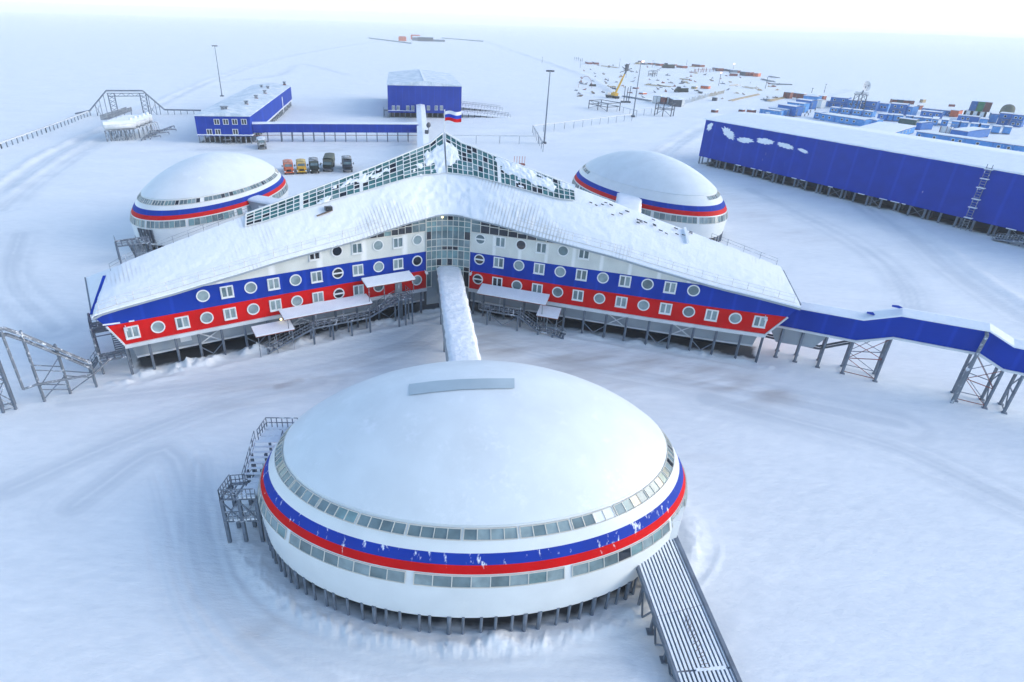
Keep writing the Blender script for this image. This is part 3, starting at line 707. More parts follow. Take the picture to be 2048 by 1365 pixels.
part('room_lamp', LITW, STAR, lambda b: b.box(gl(.36, .12, gz(434)), (.22, .22, .2)))

# ---- roof: one ruled sheet per wing from the eave up to the ridge
RIDGE = {'L': ((-46.58, 73.52), [(891, 266), (860, 288.6), (840, 297), (743.7, 337), (655.8, 370), (574.5, 400.6), (493, 431), (325.6, 495), (247, 527), (212, 549)]),
         'R': ((46.0, 83.9), [(891, 266), (925, 289), (941, 293.7), (985.8, 312.8), (1051, 337.5), (1134, 370), (1219, 402), (1296, 433), (1445, 489), (1562, 535)])}
APEX_Z = height_at(O2, 891, 266)
ROOF = {}
NU = 170
for side in 'LR':
    w_ = WINGS[side]; W = w_['W']; A, px = RIDGE[side]; A = np.array(A); Lr = np.linalg.norm(A-O2)
    rt_, rz_ = [], []
    for p in px:
        q = on_plane(p[0], p[1], O2, A); rt_.append((q[:2]-O2)@((A-O2)/Lr)/Lr); rz_.append(q[2])
    rt_[0] = 0; rz_[0] = APEX_Z
    tip_s, tip_z = w_['tip']; half = GW/2
    def ridge(f, rt_=rt_, rz_=rz_, A=A):
        q = O2+(A-O2)*f; return np.array([q[0], q[1], interp(f, rt_, rz_)])
    def eavep(f, side=side, W=W, w_=w_, tip_s=tip_s):
        d = f*(tip_s+half)
        if d < half:
            x = .5+(-1 if side == 'L' else 1)*.5*d/half
            return gl(x, .6, lerp(ZG[0]+.15, w_['eave'](0)+.05, (d/half)**2))
        s = d-half; return W.at(s, .6, w_['eave'](s)+.05)
    def roofp(f, v, off=0, ridge=ridge, eavep=eavep):
        e, r = eavep(f), ridge(f)
        sag = .0
        p = e*(1-v)+r*v
        steep = max(0, 1-f/.16)
        p = p.copy(); p[2] -= 1.2*steep*math.sin(math.pi*v)*(1-.3*v)*(.55 if f > .02 else .5)
        if off:
            a = eavep(f)*(1-v)+ridge(f)*v; f2 = min(1, f+.02); b2 = eavep(f2)*(1-v)+ridge(f2)*v
            nv = unit(np.cross(b2-a if f2 > f else a-(eavep(f-.02)*(1-v)+ridge(f-.02)*v), ridge(f)-eavep(f))); nv = nv if nv[2] > 0 else -nv
            p = p+nv*off
        return p
    ROOF[side] = roofp
    m = MB(); fs = np.linspace(0, 1, NU+1); vs = np.linspace(0, 1, 44)
    top = [[roofp(f, v, .08+(.13+.30*max(0, 1-f/.5))*float(fbm(np.array(f*70.), np.array(v*16.), 5, 5)-.25)*math.sin(math.pi*min(.9, v*1.3+.1))) for v in vs] for f in fs]
    m.grid(top); m.grid([[r_[0]-Z*.0 for r_ in top], [r_[0]-Z*.22 for r_ in top]]); m.grid([[r_[0]-Z*.22 for r_ in top], [eavep(f)+(-Z*.3)+np.append(-.7*unit((ridge(f)-eavep(f))[:2])*-1, 0) for f in fs]])
    C = W.at(tip_s, .0, tip_z+.1); B = W.at(tip_s, -13.4, tip_z+.1); Ar = ridge(1)
    hip = [C, B, Ar]; m.tri(C, B, Ar)
    back = [[ridge(f)*(1-v)+W.at(max(7, f*(tip_s+half)-half), -13.9, w_['eave'](f*(tip_s+half)-half) if f > .3 else w_['eave'](8))*v for v in (0, .5, 1)] for f in np.linspace(.1, 1, 30)]
    m.grid(back)
    ROOFMAT = None
    w_['roof_mesh'] = m; w_['ridge'] = ridge; w_['eavep'] = eavep; w_['hip'] = hip
def roof_material(name, rot):
    """snow over ribbed sheet: ribs run up the slope; wind has bared patches of the sheet"""
    m, nt, bs, N, L = nodes(name); g = N('ShaderNodeNewGeometry')
    mp = N('ShaderNodeMapping'); mp.inputs['Rotation'].default_value = (0, 0, rot); L(g.outputs['Position'], mp.inputs['Vector'])
    w = N('ShaderNodeTexWave'); w.bands_direction = 'X'; w.inputs['Scale'].default_value = .62; w.inputs['Distortion'].default_value = .35; w.inputs['Detail Scale'].default_value = .6; L(mp.outputs[0], w.inputs['Vector'])
    st = N('ShaderNodeMapping'); st.inputs['Scale'].default_value = (1.0, .16, .16); L(mp.outputs[0], st.inputs['Vector'])
    n = N('ShaderNodeTexNoise'); n.inputs['Scale'].default_value = .34; n.inputs['Detail'].default_value = 8; n.inputs['Roughness'].default_value = .6; L(st.outputs[0], n.inputs['Vector'])
    n2 = N('ShaderNodeTexNoise'); n2.inputs['Scale'].default_value = .10; n2.inputs['Detail'].default_value = 5; L(g.outputs['Position'], n2.inputs['Vector'])
    r2 = N('ShaderNodeMapRange'); r2.inputs[1].default_value = .57; r2.inputs[2].default_value = .67; L(n2.outputs['Fac'], r2.inputs[0])
    r = N('ShaderNodeMapRange'); r.inputs[1].default_value = .45; r.inputs[2].default_value = .95; L(w.outputs['Fac'], r.inputs[0])
    mu = N('ShaderNodeMath'); mu.operation = 'MULTIPLY'; L(r.outputs[0], mu.inputs[0]); L(r2.outputs[0], mu.inputs[1])
    mu2 = N('ShaderNodeMath'); mu2.operation = 'MULTIPLY'; mu2.inputs[1].default_value = .6; L(mu.outputs[0], mu2.inputs[0])
    mx = N('ShaderNodeMix'); mx.data_type = 'RGBA'; mx.inputs[6].default_value = (.80, .83, .87, 1); mx.inputs[7].default_value = (.40, .39, .37, 1); L(mu2.outputs[0], mx.inputs[0])
    r3 = N('ShaderNodeMapRange'); r3.inputs[1].default_value = .62; r3.inputs[2].default_value = .78; r3.inputs[4].default_value = .35; L(n.outputs['Fac'], r3.inputs[0])
    m2 = N('ShaderNodeMix'); m2.data_type = 'RGBA'; m2.inputs[7].default_value = (.55, .60, .60, 1); L(mx.outputs[2], m2.inputs[6]); L(r3.outputs[0], m2.inputs[0])
    L(m2.outputs[2], bs.inputs['Base Color']); bs.inputs['Roughness'].default_value = .75; bs.inputs['Specular IOR Level'].default_value = .25
    ad = N('ShaderNodeMath'); ad.operation = 'MULTIPLY_ADD'; ad.inputs[1].default_value = .02; L(w.outputs['Fac'], ad.inputs[0])
    n4 = N('ShaderNodeTexNoise'); n4.inputs['Scale'].default_value = .7; n4.inputs['Detail'].default_value = 12; L(g.outputs['Position'], n4.inputs['Vector']); L(n4.outputs['Fac'], ad.inputs[2])
    bp = N('ShaderNodeBump'); bp.inputs['Strength'].default_value = .4; bp.inputs['Distance'].default_value = .4; L(ad.outputs[0], bp.inputs['Height']); L(bp.outputs[0], bs.inputs['Normal'])
    return m
RM = {'L': roof_material('roof_snow_on_ribs_a', -R(30.2)), 'R': roof_material('roof_snow_on_ribs_b', R(17.5))}
for side in 'LR': WINGS[side]['roof_mesh'].build('roof', RM[side], STAR, True)
# rear wing, pointing away from the camera
ax = unit(np.array([-.110, .994])); an_ = np.array([-ax[1], ax[0]]); Lt = 58.
def rw(s, d, z): q = O2+ax*s+an_*d; return np.array([q[0], q[1], z])
ev_ = lambda s: interp(s, [0, 10, 20, 35, 48, 58], [15, 14, 12.6, 10.8, 9.3, 8.7]); rd_ = lambda s: interp(s, [0, 5, 20, 40, 58], [APEX_Z-.4, 23.2, 18.4, 14, 11.5])
part('roof', SNOW, STAR, lambda b: b.grid([[rw(s, -7, ev_(s)), rw(s, 0, rd_(s)), rw(s, 7, ev_(s))] for s in np.linspace(1, Lt, 30)]), True)
for d in (-6.7, 6.7):
    for nm, mt, zl, zh in (('red_wall', RED, ZR0, ZR1), ('blue_wall', BLUE, ZR1, ZB1), ('white_wall', WALLW, ZB1, 16)):
        part(nm, mt, STAR, lambda b: b.grid([[rw(s, d, zl) for s in np.linspace(8, Lt-2, 26)], [rw(s, d, max(zl, min(zh, ev_(s)))) for s in np.linspace(8, Lt-1, 26)]]))
part('blue_wall', BLUE, STAR, lambda b: b.add([rw(Lt-2, -6.7, ZR0), rw(Lt-2, 6.7, ZR0), rw(Lt, 6.7, 8.7), rw(Lt, 0, 11.4), rw(Lt, -6.7, 8.7)], [(0, 1, 2, 3, 4)]))
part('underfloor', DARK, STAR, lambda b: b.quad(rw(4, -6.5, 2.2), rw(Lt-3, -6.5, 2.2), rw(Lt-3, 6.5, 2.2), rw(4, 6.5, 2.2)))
# ridge cap, hip edges, roof-edge fascia
for side in 'LR':
    w_ = WINGS[side]; hip = w_['hip']; rp = ROOF[side]
    part('eave_fascia', GREY, STAR, lambda b: [b.beam(w_['eavep'](a)-Z*.22, w_['eavep'](c)-Z*.22, .14, .26) for a, c in zip(np.linspace(0, 1, 46)[:-1], np.linspace(0, 1, 46)[1:])])
    part('hip_panel', WHITEP if side == 'R' else SNOW, STAR, lambda b: b.tri(hip[0]+Z*.1, hip[1]+Z*.1, hip[2]+Z*.12))
    part('end_flashing', STEEL, STAR, lambda b: b.beam(hip[0]+Z*.15, hip[1]+Z*.15, .16, .16))
    if side == 'L': part('hip_flashing', BLUE, STAR, lambda b: b.beam(lerp(hip[0], hip[2], .0)+Z*.16, lerp(hip[0], hip[2], .93)+Z*.16, .38, .12))
    # guard rails on the roof
    def rail(b, fa, fb, v, h=.95, step=2.0):
        n = int(abs(fb-fa)*52/step); P = [rp(lerp(fa, fb, i/n), v, .12) for i in range(n+1)]
        for p in P: b.tube(p, p+Z*h, .032, 4)
        for hh in (h*.55, h): b.path([p+Z*hh for p in P], .02, 4)
    part('roof_railing', FRAMEY, STAR, lambda b: rail(b, .22, .985, .085)); part('roof_railing', STEELF, STAR, lambda b: rail(b, .62 if side == 'L' else .80, .985, .985))
    part('snow_guard', FRAMEY, STAR, lambda b: b.path([rp(f, .055, .18) for f in np.linspace(.2, .99, 40)], .035, 4))
# ---- glazed atrium roof
VG = {'L': [(502, 454.5), (581, 429), (664.6, 402.8), (743.7, 380.8), (831.6, 354.5), (864.5, 350), (891, 349.5)], 'R': [(893.7, 349.5), (934, 352), (972, 361), (1048.7, 382.4), (1122.8, 402.6)]}
def proj(P):
    d = np.asarray(P)-EYE; z = d@FW; return CX+F*(d@RT)/z, CY-F*(d@UPV)/z
for side in 'LR':
    rp = ROOF[side]; gx = [q[0] for q in VG[side]]; gy = [q[1] for q in VG[side]]
    tgt = gx[0] if side == 'L' else gx[-1]
    def vbot(f):
        best = (9, .6)
        for v in np.linspace(.2, .98, 160):
            x, y = proj(rp(f, v)); e = abs(y-interp(x, gx, gy))
            if e < best[0]: best = (e, v)
        return best[1]
    fmax = min(np.linspace(.4, .85, 200), key=lambda f: abs(proj(rp(f, .99))[0]-(493 if side == 'L' else 1134)))
    nc = 27 if side == 'L' else 24
    fl_ = np.linspace(0.004, fmax, nc+1); vb = [vbot(f) for f in fl_]
    vb = [float(np.mean(vb[max(0, i-1):i+2])) for i in range(len(vb))]
    for i in range(3): vb[i] = lerp(vb[0], vb[3], i/3)
    g = MB(); fr = MB(); cells = []
    ld = MB()
    for i in range(nc):
        ln = np.linalg.norm(rp(fl_[i], 1)-rp(fl_[i], vb[i])); nr = 4 if i > nc*.45 else (5 if i > nc*.2 else 7)
        for j in range(nr):
            a, b_ = j/nr, (j+1)/nr
            q = [rp(fl_[i], lerp(vb[i], .995, a), .3), rp(fl_[i+1], lerp(vb[i+1], .995, a), .3), rp(fl_[i+1], lerp(vb[i+1], .995, b_), .3), rp(fl_[i], lerp(vb[i], .995, b_), .3)]
            g.quad(*q, rnd.choice([0, 0, 0, 0, 0, 1, 2])); cells.append(q)
            fr.beam(q[0]+Z*.05, q[1]+Z*.05, .13, .08)
            if i == nc-1: fr.beam(q[1]+Z*.05, q[2]+Z*.05, .22, .1)
            wide = .5 if (side == 'L' and i in (12, 20)) or (side == 'R' and i in (10,)) else .11
            fr.beam(q[0]+Z*.05, q[3]+Z*.05, wide, .1)
            if j == nr-1: fr.beam(q[3]+Z*.05, q[2]+Z*.05, .35, .16)
    ATR = g.build('skylight', [TEAL, DKP, GREENP], STAR); fr.build('glazing_bars', FRAME, ATR)
    # strings of lit lamps seen through the panes
    # snow lying on the glass: a lumpy sheet kept only where drifts have settled
    sn = MB(); NF, NV = 260, 40; keep = {}
    for i in range(NF+1):
        f = lerp(.002, fmax, i/NF); vbb = interp(f, fl_, vb)
        for j in range(NV+1):
            v = lerp(vbb-.01, 1.0, j/NV); x, y = f*52., j/NV
            cov = float(fbm(np.array(x/2.6+(0 if side == 'L' else 40)), np.array(y*3.2), 81, 4))-.5
            cell = abs(math.sin(math.pi*(x/1.2))) ; fine = float(fbm(np.array(x*1.6), np.array(y*9), 91, 3))-.5
            k = cov*1.5+fine*.9-.42+.12*max(0, y-.8)/.2-.9*max(0, y-.72)/.28*(x < 4)
            if side == 'L':
                k += 1.5*math.exp(-((f*52)/3.6)**2-((y-.50)/.30)**2)+.22*math.exp(-((x-7)/4)**2-((y-.6)/.25)**2)+.05*(x < 22)
                k += .9*math.exp(-((x-20.3)/.9)**2-((y-.12)/.2)**2)-.25*(x > 23)
            else:
                k += 1.5*math.exp(-((f*52)/2.6)**2-((y-.50)/.30)**2)-.5*math.exp(-((x-5.5)/2.6)**2-((y-.5)/.7)**2)
                k += .95*math.exp(-((x-10.5)/2.2)**2-((y-.72)/.25)**2)+.95*math.exp(-((x-16)/3.2)**2-((y-.62)/.32)**2)+.85*math.exp(-((x-21.5)/2.5)**2-((y-.8)/.25)**2)
            keep[i, j] = (k, rp(f, v, .37+.35*max(0, min(.8, k))))
    idx = {}
    for (i, j), (k, p) in keep.items():
        if i < NF and j < NV:
            ks = [keep[q][0] for q in ((i, j), (i+1, j), (i+1, j+1), (i, j+1))]
            if sum(ks)/4 > 0:
                fc = []
                for q in ((i, j), (i+1, j), (i+1, j+1), (i, j+1)):
                    if q not in idx: idx[q] = len(sn.v); sn.v.append(tuple(keep[q][1]))
                    fc.append(idx[q])
                sn.f.append(tuple(fc)); sn.m.append(0)
    # one object per separate drift
    par = list(range(len(sn.v)))
    def fd(a):
        while par[a] != a: par[a] = par[par[a]]; a = par[a]
        return a
    for fc in sn.f:
        for q in fc[1:]: par[fd(q)] = fd(fc[0])
    comp = {}
    for fc in sn.f: comp.setdefault(fd(fc[0]), []).append(fc)
    for fcs in sorted(comp.values(), key=len, reverse=True)[:45]:
        if len(fcs) < 5: break
        ids = sorted({q for fc in fcs for q in fc}); mp_ = {q: i for i, q in enumerate(ids)}; one = MB()
        one.add([sn.v[q] for q in ids], [tuple(mp_[q] for q in fc) for fc in fcs]); one.build('snow_drift', SNOWROUGH, ATR, True)
    WINGS[side]['fmax'] = fmax
# right wing: opaque snow-choked strip between the glazing and the end, with bare openings
rp = ROOF['R']
part('skylight_parapet', SNOW, STAR, lambda b: b.beam(rp(.725, .70, .1), rp(.725, 1.0, .1), .35, .8))
for k in range(26):
    f = rnd.uniform(WINGS['R']['fmax']+.02, .76); v = rnd.uniform(.70, .97)
    p = [rp(f+dx*rnd.uniform(.6, 1.2), v+dy*rnd.uniform(.5, 1.2), .36) for dx, dy in ((-.006, -.012), (.005, -.014), (.007, .010), (-.004, .015))]
    if k < 24: part('roof_pane', DKP, STAR, lambda b: b.quad(*p))
# roof hatch on the left wing with a board below it
P_ = min(((f, v) for f in np.linspace(.3, .6, 70) for v in np.linspace(.2, .9, 70)), key=lambda q: sum((a-b)**2 for a, b in zip(proj(ROOF['L'](*q)), (656, 421))))
hp = ROOF['L'](*P_, .3); part('roof_hatch', DKP, STAR, lambda b: b.box(hp+Z*.15, (1.0, .7, .55), R(30))); part('hatch_board', WOOD, STAR, lambda b: b.beam(ROOF['L'](P_[0]+.035, P_[1]-.045, .3), ROOF['L'](P_[0]-.012, P_[1]-.03, .3), .35, .1))
# flag on the apex
apex = np.array([O2[0]+.05, O2[1], APEX_Z])
FL = thing('flag', 'white blue and red striped flag flying from a pole above the glass roof apex', 'flag', apex)
ptop = height_at(O2, 893, 222)
part('pole', WHITEP, FL, lambda b: (b.tube(apex, (apex[0], apex[1], ptop), .09, 8, .05), b.tube((apex[0], apex[1], ptop), (apex[0], apex[1], ptop+.15), .1, 8)))
fw_ = 2.55; fh_ = 1.36; zt_ = ptop-.1
for nm, mt, a, b_ in (('white_stripe', FLAGW, 0, 1/3), ('blue_stripe', FLAGB, 1/3, 2/3), ('red_stripe', FLAGR, 2/3, 1)):
    rows = []
    for v in np.linspace(a, b_, 4): rows.append([(apex[0]+.08+x*fw_*.98, apex[1]+.28*math.sin(x*7.5+v)*x**.6, zt_-v*fh_+.10*math.sin(x*6.2)-.0*x+.22*x*(v-.4)*-1) for x in np.linspace(0, 1, 22)])
    def cloth(b): b.grid(rows); b.grid([[(p[0], p[1]+.015, p[2]) for p in r_] for r_ in rows])
    part(nm, mt, FL, cloth, True)
# ================================================================ walkways, stairs, canopies round the main building
def railing(b, pts, h=1.0, r=.035, mid=True, step=1.5):
    for p, q in zip(pts[:-1], pts[1:]):
        p, q = V3(p), V3(q); L_ = np.linalg.norm(q-p); n = max(1, int(L_/step))
        for i in range(n+1): k = lerp(p, q, i/n); b.tube(k, k+Z*h, r, 5)
        for hh in ((h, h*.5) if mid else (h,)): b.tube(p+Z*hh, q+Z*hh, r, 5)
def flight(T, p, q, width, side, mt=STEEL, tread=None, name='stair_flight', rails=True):
    """a straight flight from low p to high q; side is the horizontal direction of its width"""
    p, q = V3(p), V3(q); s_ = V3((*side, 0)); n = max(4, int(abs(q[2]-p[2])/.22))
    def st(b):
        for k in (0, width): b.beam(p+s_*k, q+s_*k, .08, .25)
        for i in range(n): c = lerp(p, q, (i+.5)/n); b.beam(c+Z*.05, c+Z*.05+s_*width, .27, .05)
    part(name, tread or mt, T, st)
    if rails:
        for k in (0, width): part('handrail', STEELF, T, lambda b: railing(b, [p+s_*k, q+s_*k], 1.0, .04, True, .75))
def deck(T, a, b_, width, side, mt=STEELF, name='platform', slots=True):
    a, b_ = V3(a), V3(b_); s_ = V3((*side, 0)); L_ = np.linalg.norm(b_-a); n = max(2, int(L_/.8)); m_ = max(2, int(width/.6))
    def f(b):
        for k in (0, width): b.beam(a+s_*k, b_+s_*k, .12, .22)
        for i in range(n+1): c = lerp(a, b_, i/n); b.beam(c, c+s_*width, .22 if slots else .9, .06)
        for j in range(1, m_): b.beam(a+s_*width*j/m_+Z*.03, b_+s_*width*j/m_+Z*.03, .16, .05)
    part(name, mt, T, f)
def canopy(W, pxs, d0, d1, label, group=None, zposts=None, thick=.16):
    """snow-covered shed roof beside the wall: pxs = sightings of back-left, back-right, front-right, front-left corners"""
    (s0, z0), (s1, z1) = W.hit(*pxs[0], d0), W.hit(*pxs[1], d0); (s2, z2), (s3, z3) = W.hit(*pxs[2], d1), W.hit(*pxs[3], d1)
    zb, zf = (z0+z1)/2, (z2+z3)/2; sa, sb = (s0+s3)/2, (s1+s2)/2
    q = [W.at(sa, d0, zb), W.at(sb, d0, zb), W.at(sb, d1, zf), W.at(sa, d1, zf)]
    T = thing('entrance_canopy', label, 'canopy', ((q[0][0]+q[2][0])/2, (q[0][1]+q[2][1])/2, 0), group)
    part('snowy_roof', SNOW, T, lambda b: b.hexa([p-Z*.02 for p in q], [p+Z*thick for p in q]))
    part('roof_edge', RUST, T, lambda b: [b.beam(q[i]-Z*.06, q[(i+1) % 4]-Z*.06, .07, .08) for i in range(4)])
    return T, sa, sb, zb, zf
ENTG = 'entrance canopies along the main facade'
# --- left side: upper landing with door, long lower gallery, two flights
TL_, a0, b0, zb0, zf0 = canopy(LW, [(724, 560), (820, 541.5), (829, 558.5), (733, 577)], .5, 2.9, 'snowy canopy over the upper landing beside the glass entrance', ENTG)
TL2, a1, b1, zb1, zf1 = canopy(LW, [(560, 621), (735, 589), (742, 607), (566, 641)], .5, 3.1, 'longest snowy canopy below the left red windows', ENTG)
TL3, a2, b2, zb2, zf2 = canopy(LW, [(504, 655), (581, 640.5), (587, 657.5), (511, 677)], .8, 3.2, 'snowy canopy over the lowest flight under the left wing', ENTG)
tw, nw = LW.tn(10)
T = thing('entrance_stairs', 'grey steel stairs and gallery below the left wing facade', 'stairs', LW.at(14, 1.5, 0))
DW = 1.5
def ls(px, py, d): return LW.hit(px, py, d)
su0, su1 = ls(797, 600, 2.7)[0], ls(824, 592, 2.7)[0]; zu = 4.55
zg = float(np.mean([ls(690, 645, 2.7)[1], ls(650, 652, 2.7)[1]]))
sg0, sg1 = ls(626, 657, 2.7)[0], ls(739, 631, 2.7)[0]
nw_ = np.array([nw[0], nw[1]])
deck(T, LW.at(su0, .1, zu), LW.at(su1, .1, zu), 2.6, nw_); deck(T, LW.at(sg1, 1.2, zg), LW.at(sg0, 1.2, zg), 1.6, nw_)
part('handrail', STEELF, T, lambda b: railing(b, [LW.at(sg1, 2.8, zg), LW.at(sg0, 2.8, zg)], 1.05, .045, True, .8))
part('handrail', STEELF, T, lambda b: railing(b, [LW.at(su0, 2.7, zu), LW.at(su1, 2.7, zu), LW.at(su1, .2, zu)], 1.05, .045, True, .8))
flight(T, LW.at(sg1, 1.2, zg), LW.at(su0, 1.2, zu), 1.6, nw_); slo = ls(537, 716, 2.7)[0]
flight(T, LW.at(slo, 1.2, .25), LW.at(sg0, 1.2, zg), 1.6, nw_)
part('door', GREY, T, lambda b: b.beam(LW.at((su0+su1)/2-.55, .07, zu+1.1), LW.at((su0+su1)/2+.55, .07, zu+1.1), .1, 2.2))
for s_ in (su0, (su0+su1)/2, su1, sg1, lerp(sg0, sg1, .33), lerp(sg0, sg1, .66), sg0):
    hi = zu if s_ <= su0+.01 or s_ < sg1-.5 else zg
    part('leg', STEEL, T, lambda b: (b.beam(LW.at(s_, 2.75, hi), LW.at(s_, 2.75, -.8), .24), b.beam(LW.at(s_, 1.25, hi), LW.at(s_, 1.25, -.8), .24)))
for TT, sa, sb, zf, d1, n in ((TL_, a0, b0, zf0, 2.8, 4), (TL2, a1, b1, zf1, 3.0, 4), (TL3, a2, b2, zf2, 3.1, 3)):
    zl = {id(TL_): zu, id(TL2): zg, id(TL3): -.5}[id(TT)]
    for i in range(n): s_ = lerp(sa, sb, (i+.12)/(n-.76)); part('post', STEELF, TT, lambda b: b.tube(LW.at(float(s_), d1, zl), LW.at(float(s_), d1, zf), .06, 6))
part('lamp', LITW, TL2, lambda b: b.box(LW.at(ls(562, 639, 1.2)[0], 1.2, ls(562, 639, 1.2)[1]), (.22, .22, .2)))
# --- right side
TR_, a3, b3, zb3, zf3 = canopy(RW, [(963, 569), (1098, 590.6), (1092.7, 611), (955, 587)], .4, 2.9, 'long snowy canopy over the gallery under the right wing', ENTG)
TR2, a4, b4, zb4, zf4 = canopy(RW, [(1079.7, 612), (1122, 618.6), (1116, 638.4), (1073.6, 631.6)], .8, 3.1, 'small snowy canopy at the foot of the right wing stairs', ENTG)
tw, nr = RW.tn(10)
T = thing('entrance_stairs', 'grey steel stairs and gallery below the right wing facade', 'stairs', RW.at(8, 1.5, 0))
rs_ = lambda px, py, d: RW.hit(px, py, d)
r0, r1 = rs_(960, 619, 2.8), rs_(1036, 633, 2.8); zg2 = (r0[1]+r1[1])/2; r2 = rs_(1076, 663.7, 2.8); r3 = rs_(1105, 668.5, 2.8); zl2 = (r2[1]+r3[1])/2; r4 = rs_(1127, 683.6, 2.8)
deck(T, RW.at(r0[0], 1.2, zg2), RW.at(r1[0], 1.2, zg2), 1.6, nr); deck(T, RW.at(r2[0], 1.2, zl2), RW.at(r3[0], 1.2, zl2), 1.6, nr)
part('handrail', STEELF, T, lambda b: railing(b, [RW.at(r0[0], 1.2, zg2), RW.at(r0[0], 2.8, zg2), RW.at(r1[0], 2.8, zg2)], 1.05, .045, True, .7))
part('handrail', STEELF, T, lambda b: railing(b, [RW.at(r2[0], 2.8, zl2), RW.at(r3[0], 2.8, zl2)], 1.0, .045, True, .7))
flight(T, RW.at(r2[0], 1.2, zl2), RW.at(r1[0], 1.2, zg2), 1.6, nr); flight(T, RW.at(r4[0], 1.2, .05), RW.at(r3[0], 1.2, zl2), 1.6, nr)
for s_, hi in ((lerp(r0[0], r1[0], .2), zg2), (r1[0], zg2), (r2[0], zl2), (r3[0], zl2)):
    part('leg', STEEL, T, lambda b: (b.beam(RW.at(float(s_), 2.75, hi), RW.at(float(s_), 2.75, -.8), .26), b.beam(RW.at(float(s_), 1.25, hi), RW.at(float(s_), 1.25, -.8), .26)))
part('wind_brace', STEEL, T, lambda b: (b.beam(RW.at(lerp(r0[0], r1[0], .2), 2.75, zg2-.2), RW.at(lerp(r0[0], r1[0], .6), 2.75, .5), .1), b.beam(RW.at(r1[0], 2.75, zg2-.2), RW.at(lerp(r0[0], r1[0], .6), 2.75, .5), .1)))
for TT, sa, sb, zf, zl, n in ((TR_, a3, b3, zf3, zg2, 4), (TR2, a4, b4, zf4, zl2, 3)):
    for i in range(n): s_ = lerp(sa, sb, (i+.12)/(n-.76)); part('post', STEELF, TT, lambda b: b.tube(RW.at(float(s_), 2.8, zl), RW.at(float(s_), 2.8, zf), .06, 6))

# --- covered link from the glass entrance to the near dome
def link(label, pa, pb, w, zf, zt, wallm, roofm, lumps=0, T=None, name='covered_walkway', legs=0, droop=.18):
    pa, pb = np.array(pa, float), np.array(pb, float); t = unit(pb-pa); n_ = np.array([-t[1], t[0]]); L_ = np.linalg.norm(pb-pa)
    T = T or thing(name, label, 'walkway', ((pa[0]+pb[0])/2, (pa[1]+pb[1])/2, 0))
    def P(s, d, z): q = pa+t*s+n_*d; return np.array([q[0], q[1], z])
    part('wall', wallm, T, lambda b: (b.quad(P(0, -w/2, zf), P(L_, -w/2, zf), P(L_, -w/2, zt), P(0, -w/2, zt)), b.quad(P(0, w/2, zf), P(L_, w/2, zf), P(L_, w/2, zt), P(0, w/2, zt)), b.quad(P(0, -w/2, zf), P(L_, -w/2, zf), P(L_, w/2, zf), P(0, w/2, zf))))
    K = max(8, int(L_/.5)); rows = []
    for i in range(K+1):
        s_ = L_*i/K; row = []
        for j, d in enumerate(np.linspace(-1, 1, 9)):
            e = 1+lumps*.12*(float(fbm(np.array(s_/1.1), np.array(d*2+7.), 15, 3))-.35) if abs(d) == 1 else 1
            z = zt+.30-.16*d*d+lumps*.25*(float(fbm(np.array(s_/1.3), np.array(d*1.5), 17, 3))-.4)
            row.append(P(s_, d*e*(w/2+.22), z if abs(d) < 1 else zt-droop*.2))
        rows.append([P(s_, -(w/2+.1), zt-droop)]+row+[P(s_, (w/2+.1), zt-droop)])
    b = MB(); b.grid(rows); b.build('snowy_roof', roofm, T, True)
    for i in range(legs):
        s_ = L_*(i+.5)/legs
        for d in (-w/2+.3, w/2-.3): part('leg', STEEL, T, lambda b: b.tube(P(s_, d, zf), P(s_, d, -.8), .16, 6))
    return T, P, L_
zc_far = height_at(gl(.52)[:2], 898, 533)
near_pt = np.array([1.0, 54.5])
link('snow roofed link from the glass entrance to the near oval dome', gl(.52, .2)[:2], near_pt, 3.3, 3.2, zc_far-.25, GREY, SNOWROUGH, 1.0, legs=4)
# --- links to the two rear domes
q0 = U(497, 398, 7.2)[:2]; q1 = np.array([-22., 104.])
k1, k2 = U(495.4, 400.6, 7.5)[:2], U(546, 409.5, 7.5)[:2]; kd = unit(k2-k1); kn = np.array([-kd[1], kd[0]]); kn = kn if kn[1] > 0 else -kn
tl_, nl_ = LW.tn(5); kl = 12.
while kl < 60:
    q = k1+kn*2.0+kd*kl
    if (q-LW.at(0)[:2])@nl_ > -12.6 or np.linalg.norm(q-O2) < 9: break
    kl += .5
link('grey link between the left wing and its oval dome', k1+kn*2.0-kd*2.5, k1+kn*2.0+kd*kl, 4.0, 3.4, 7.5, GREY, SNOW, .4, legs=6)
part('window', FRAME, bpy.data.objects['covered_walkway.001'], lambda b: b.beam(on_plane(518, 417, k1-kn*.06, k2-kn*.06), on_plane(527, 418.5, k1-kn*.06, k2-kn*.06), .1, 1.1))
link('snow roofed link between the right wing and its oval dome', U(1255, 390, 8)[:2]+np.array([2.0, 6.0]), RW.at(22, -13.2)[:2], 5.0, 3.6, 8.2, GREY, SNOW, .4)

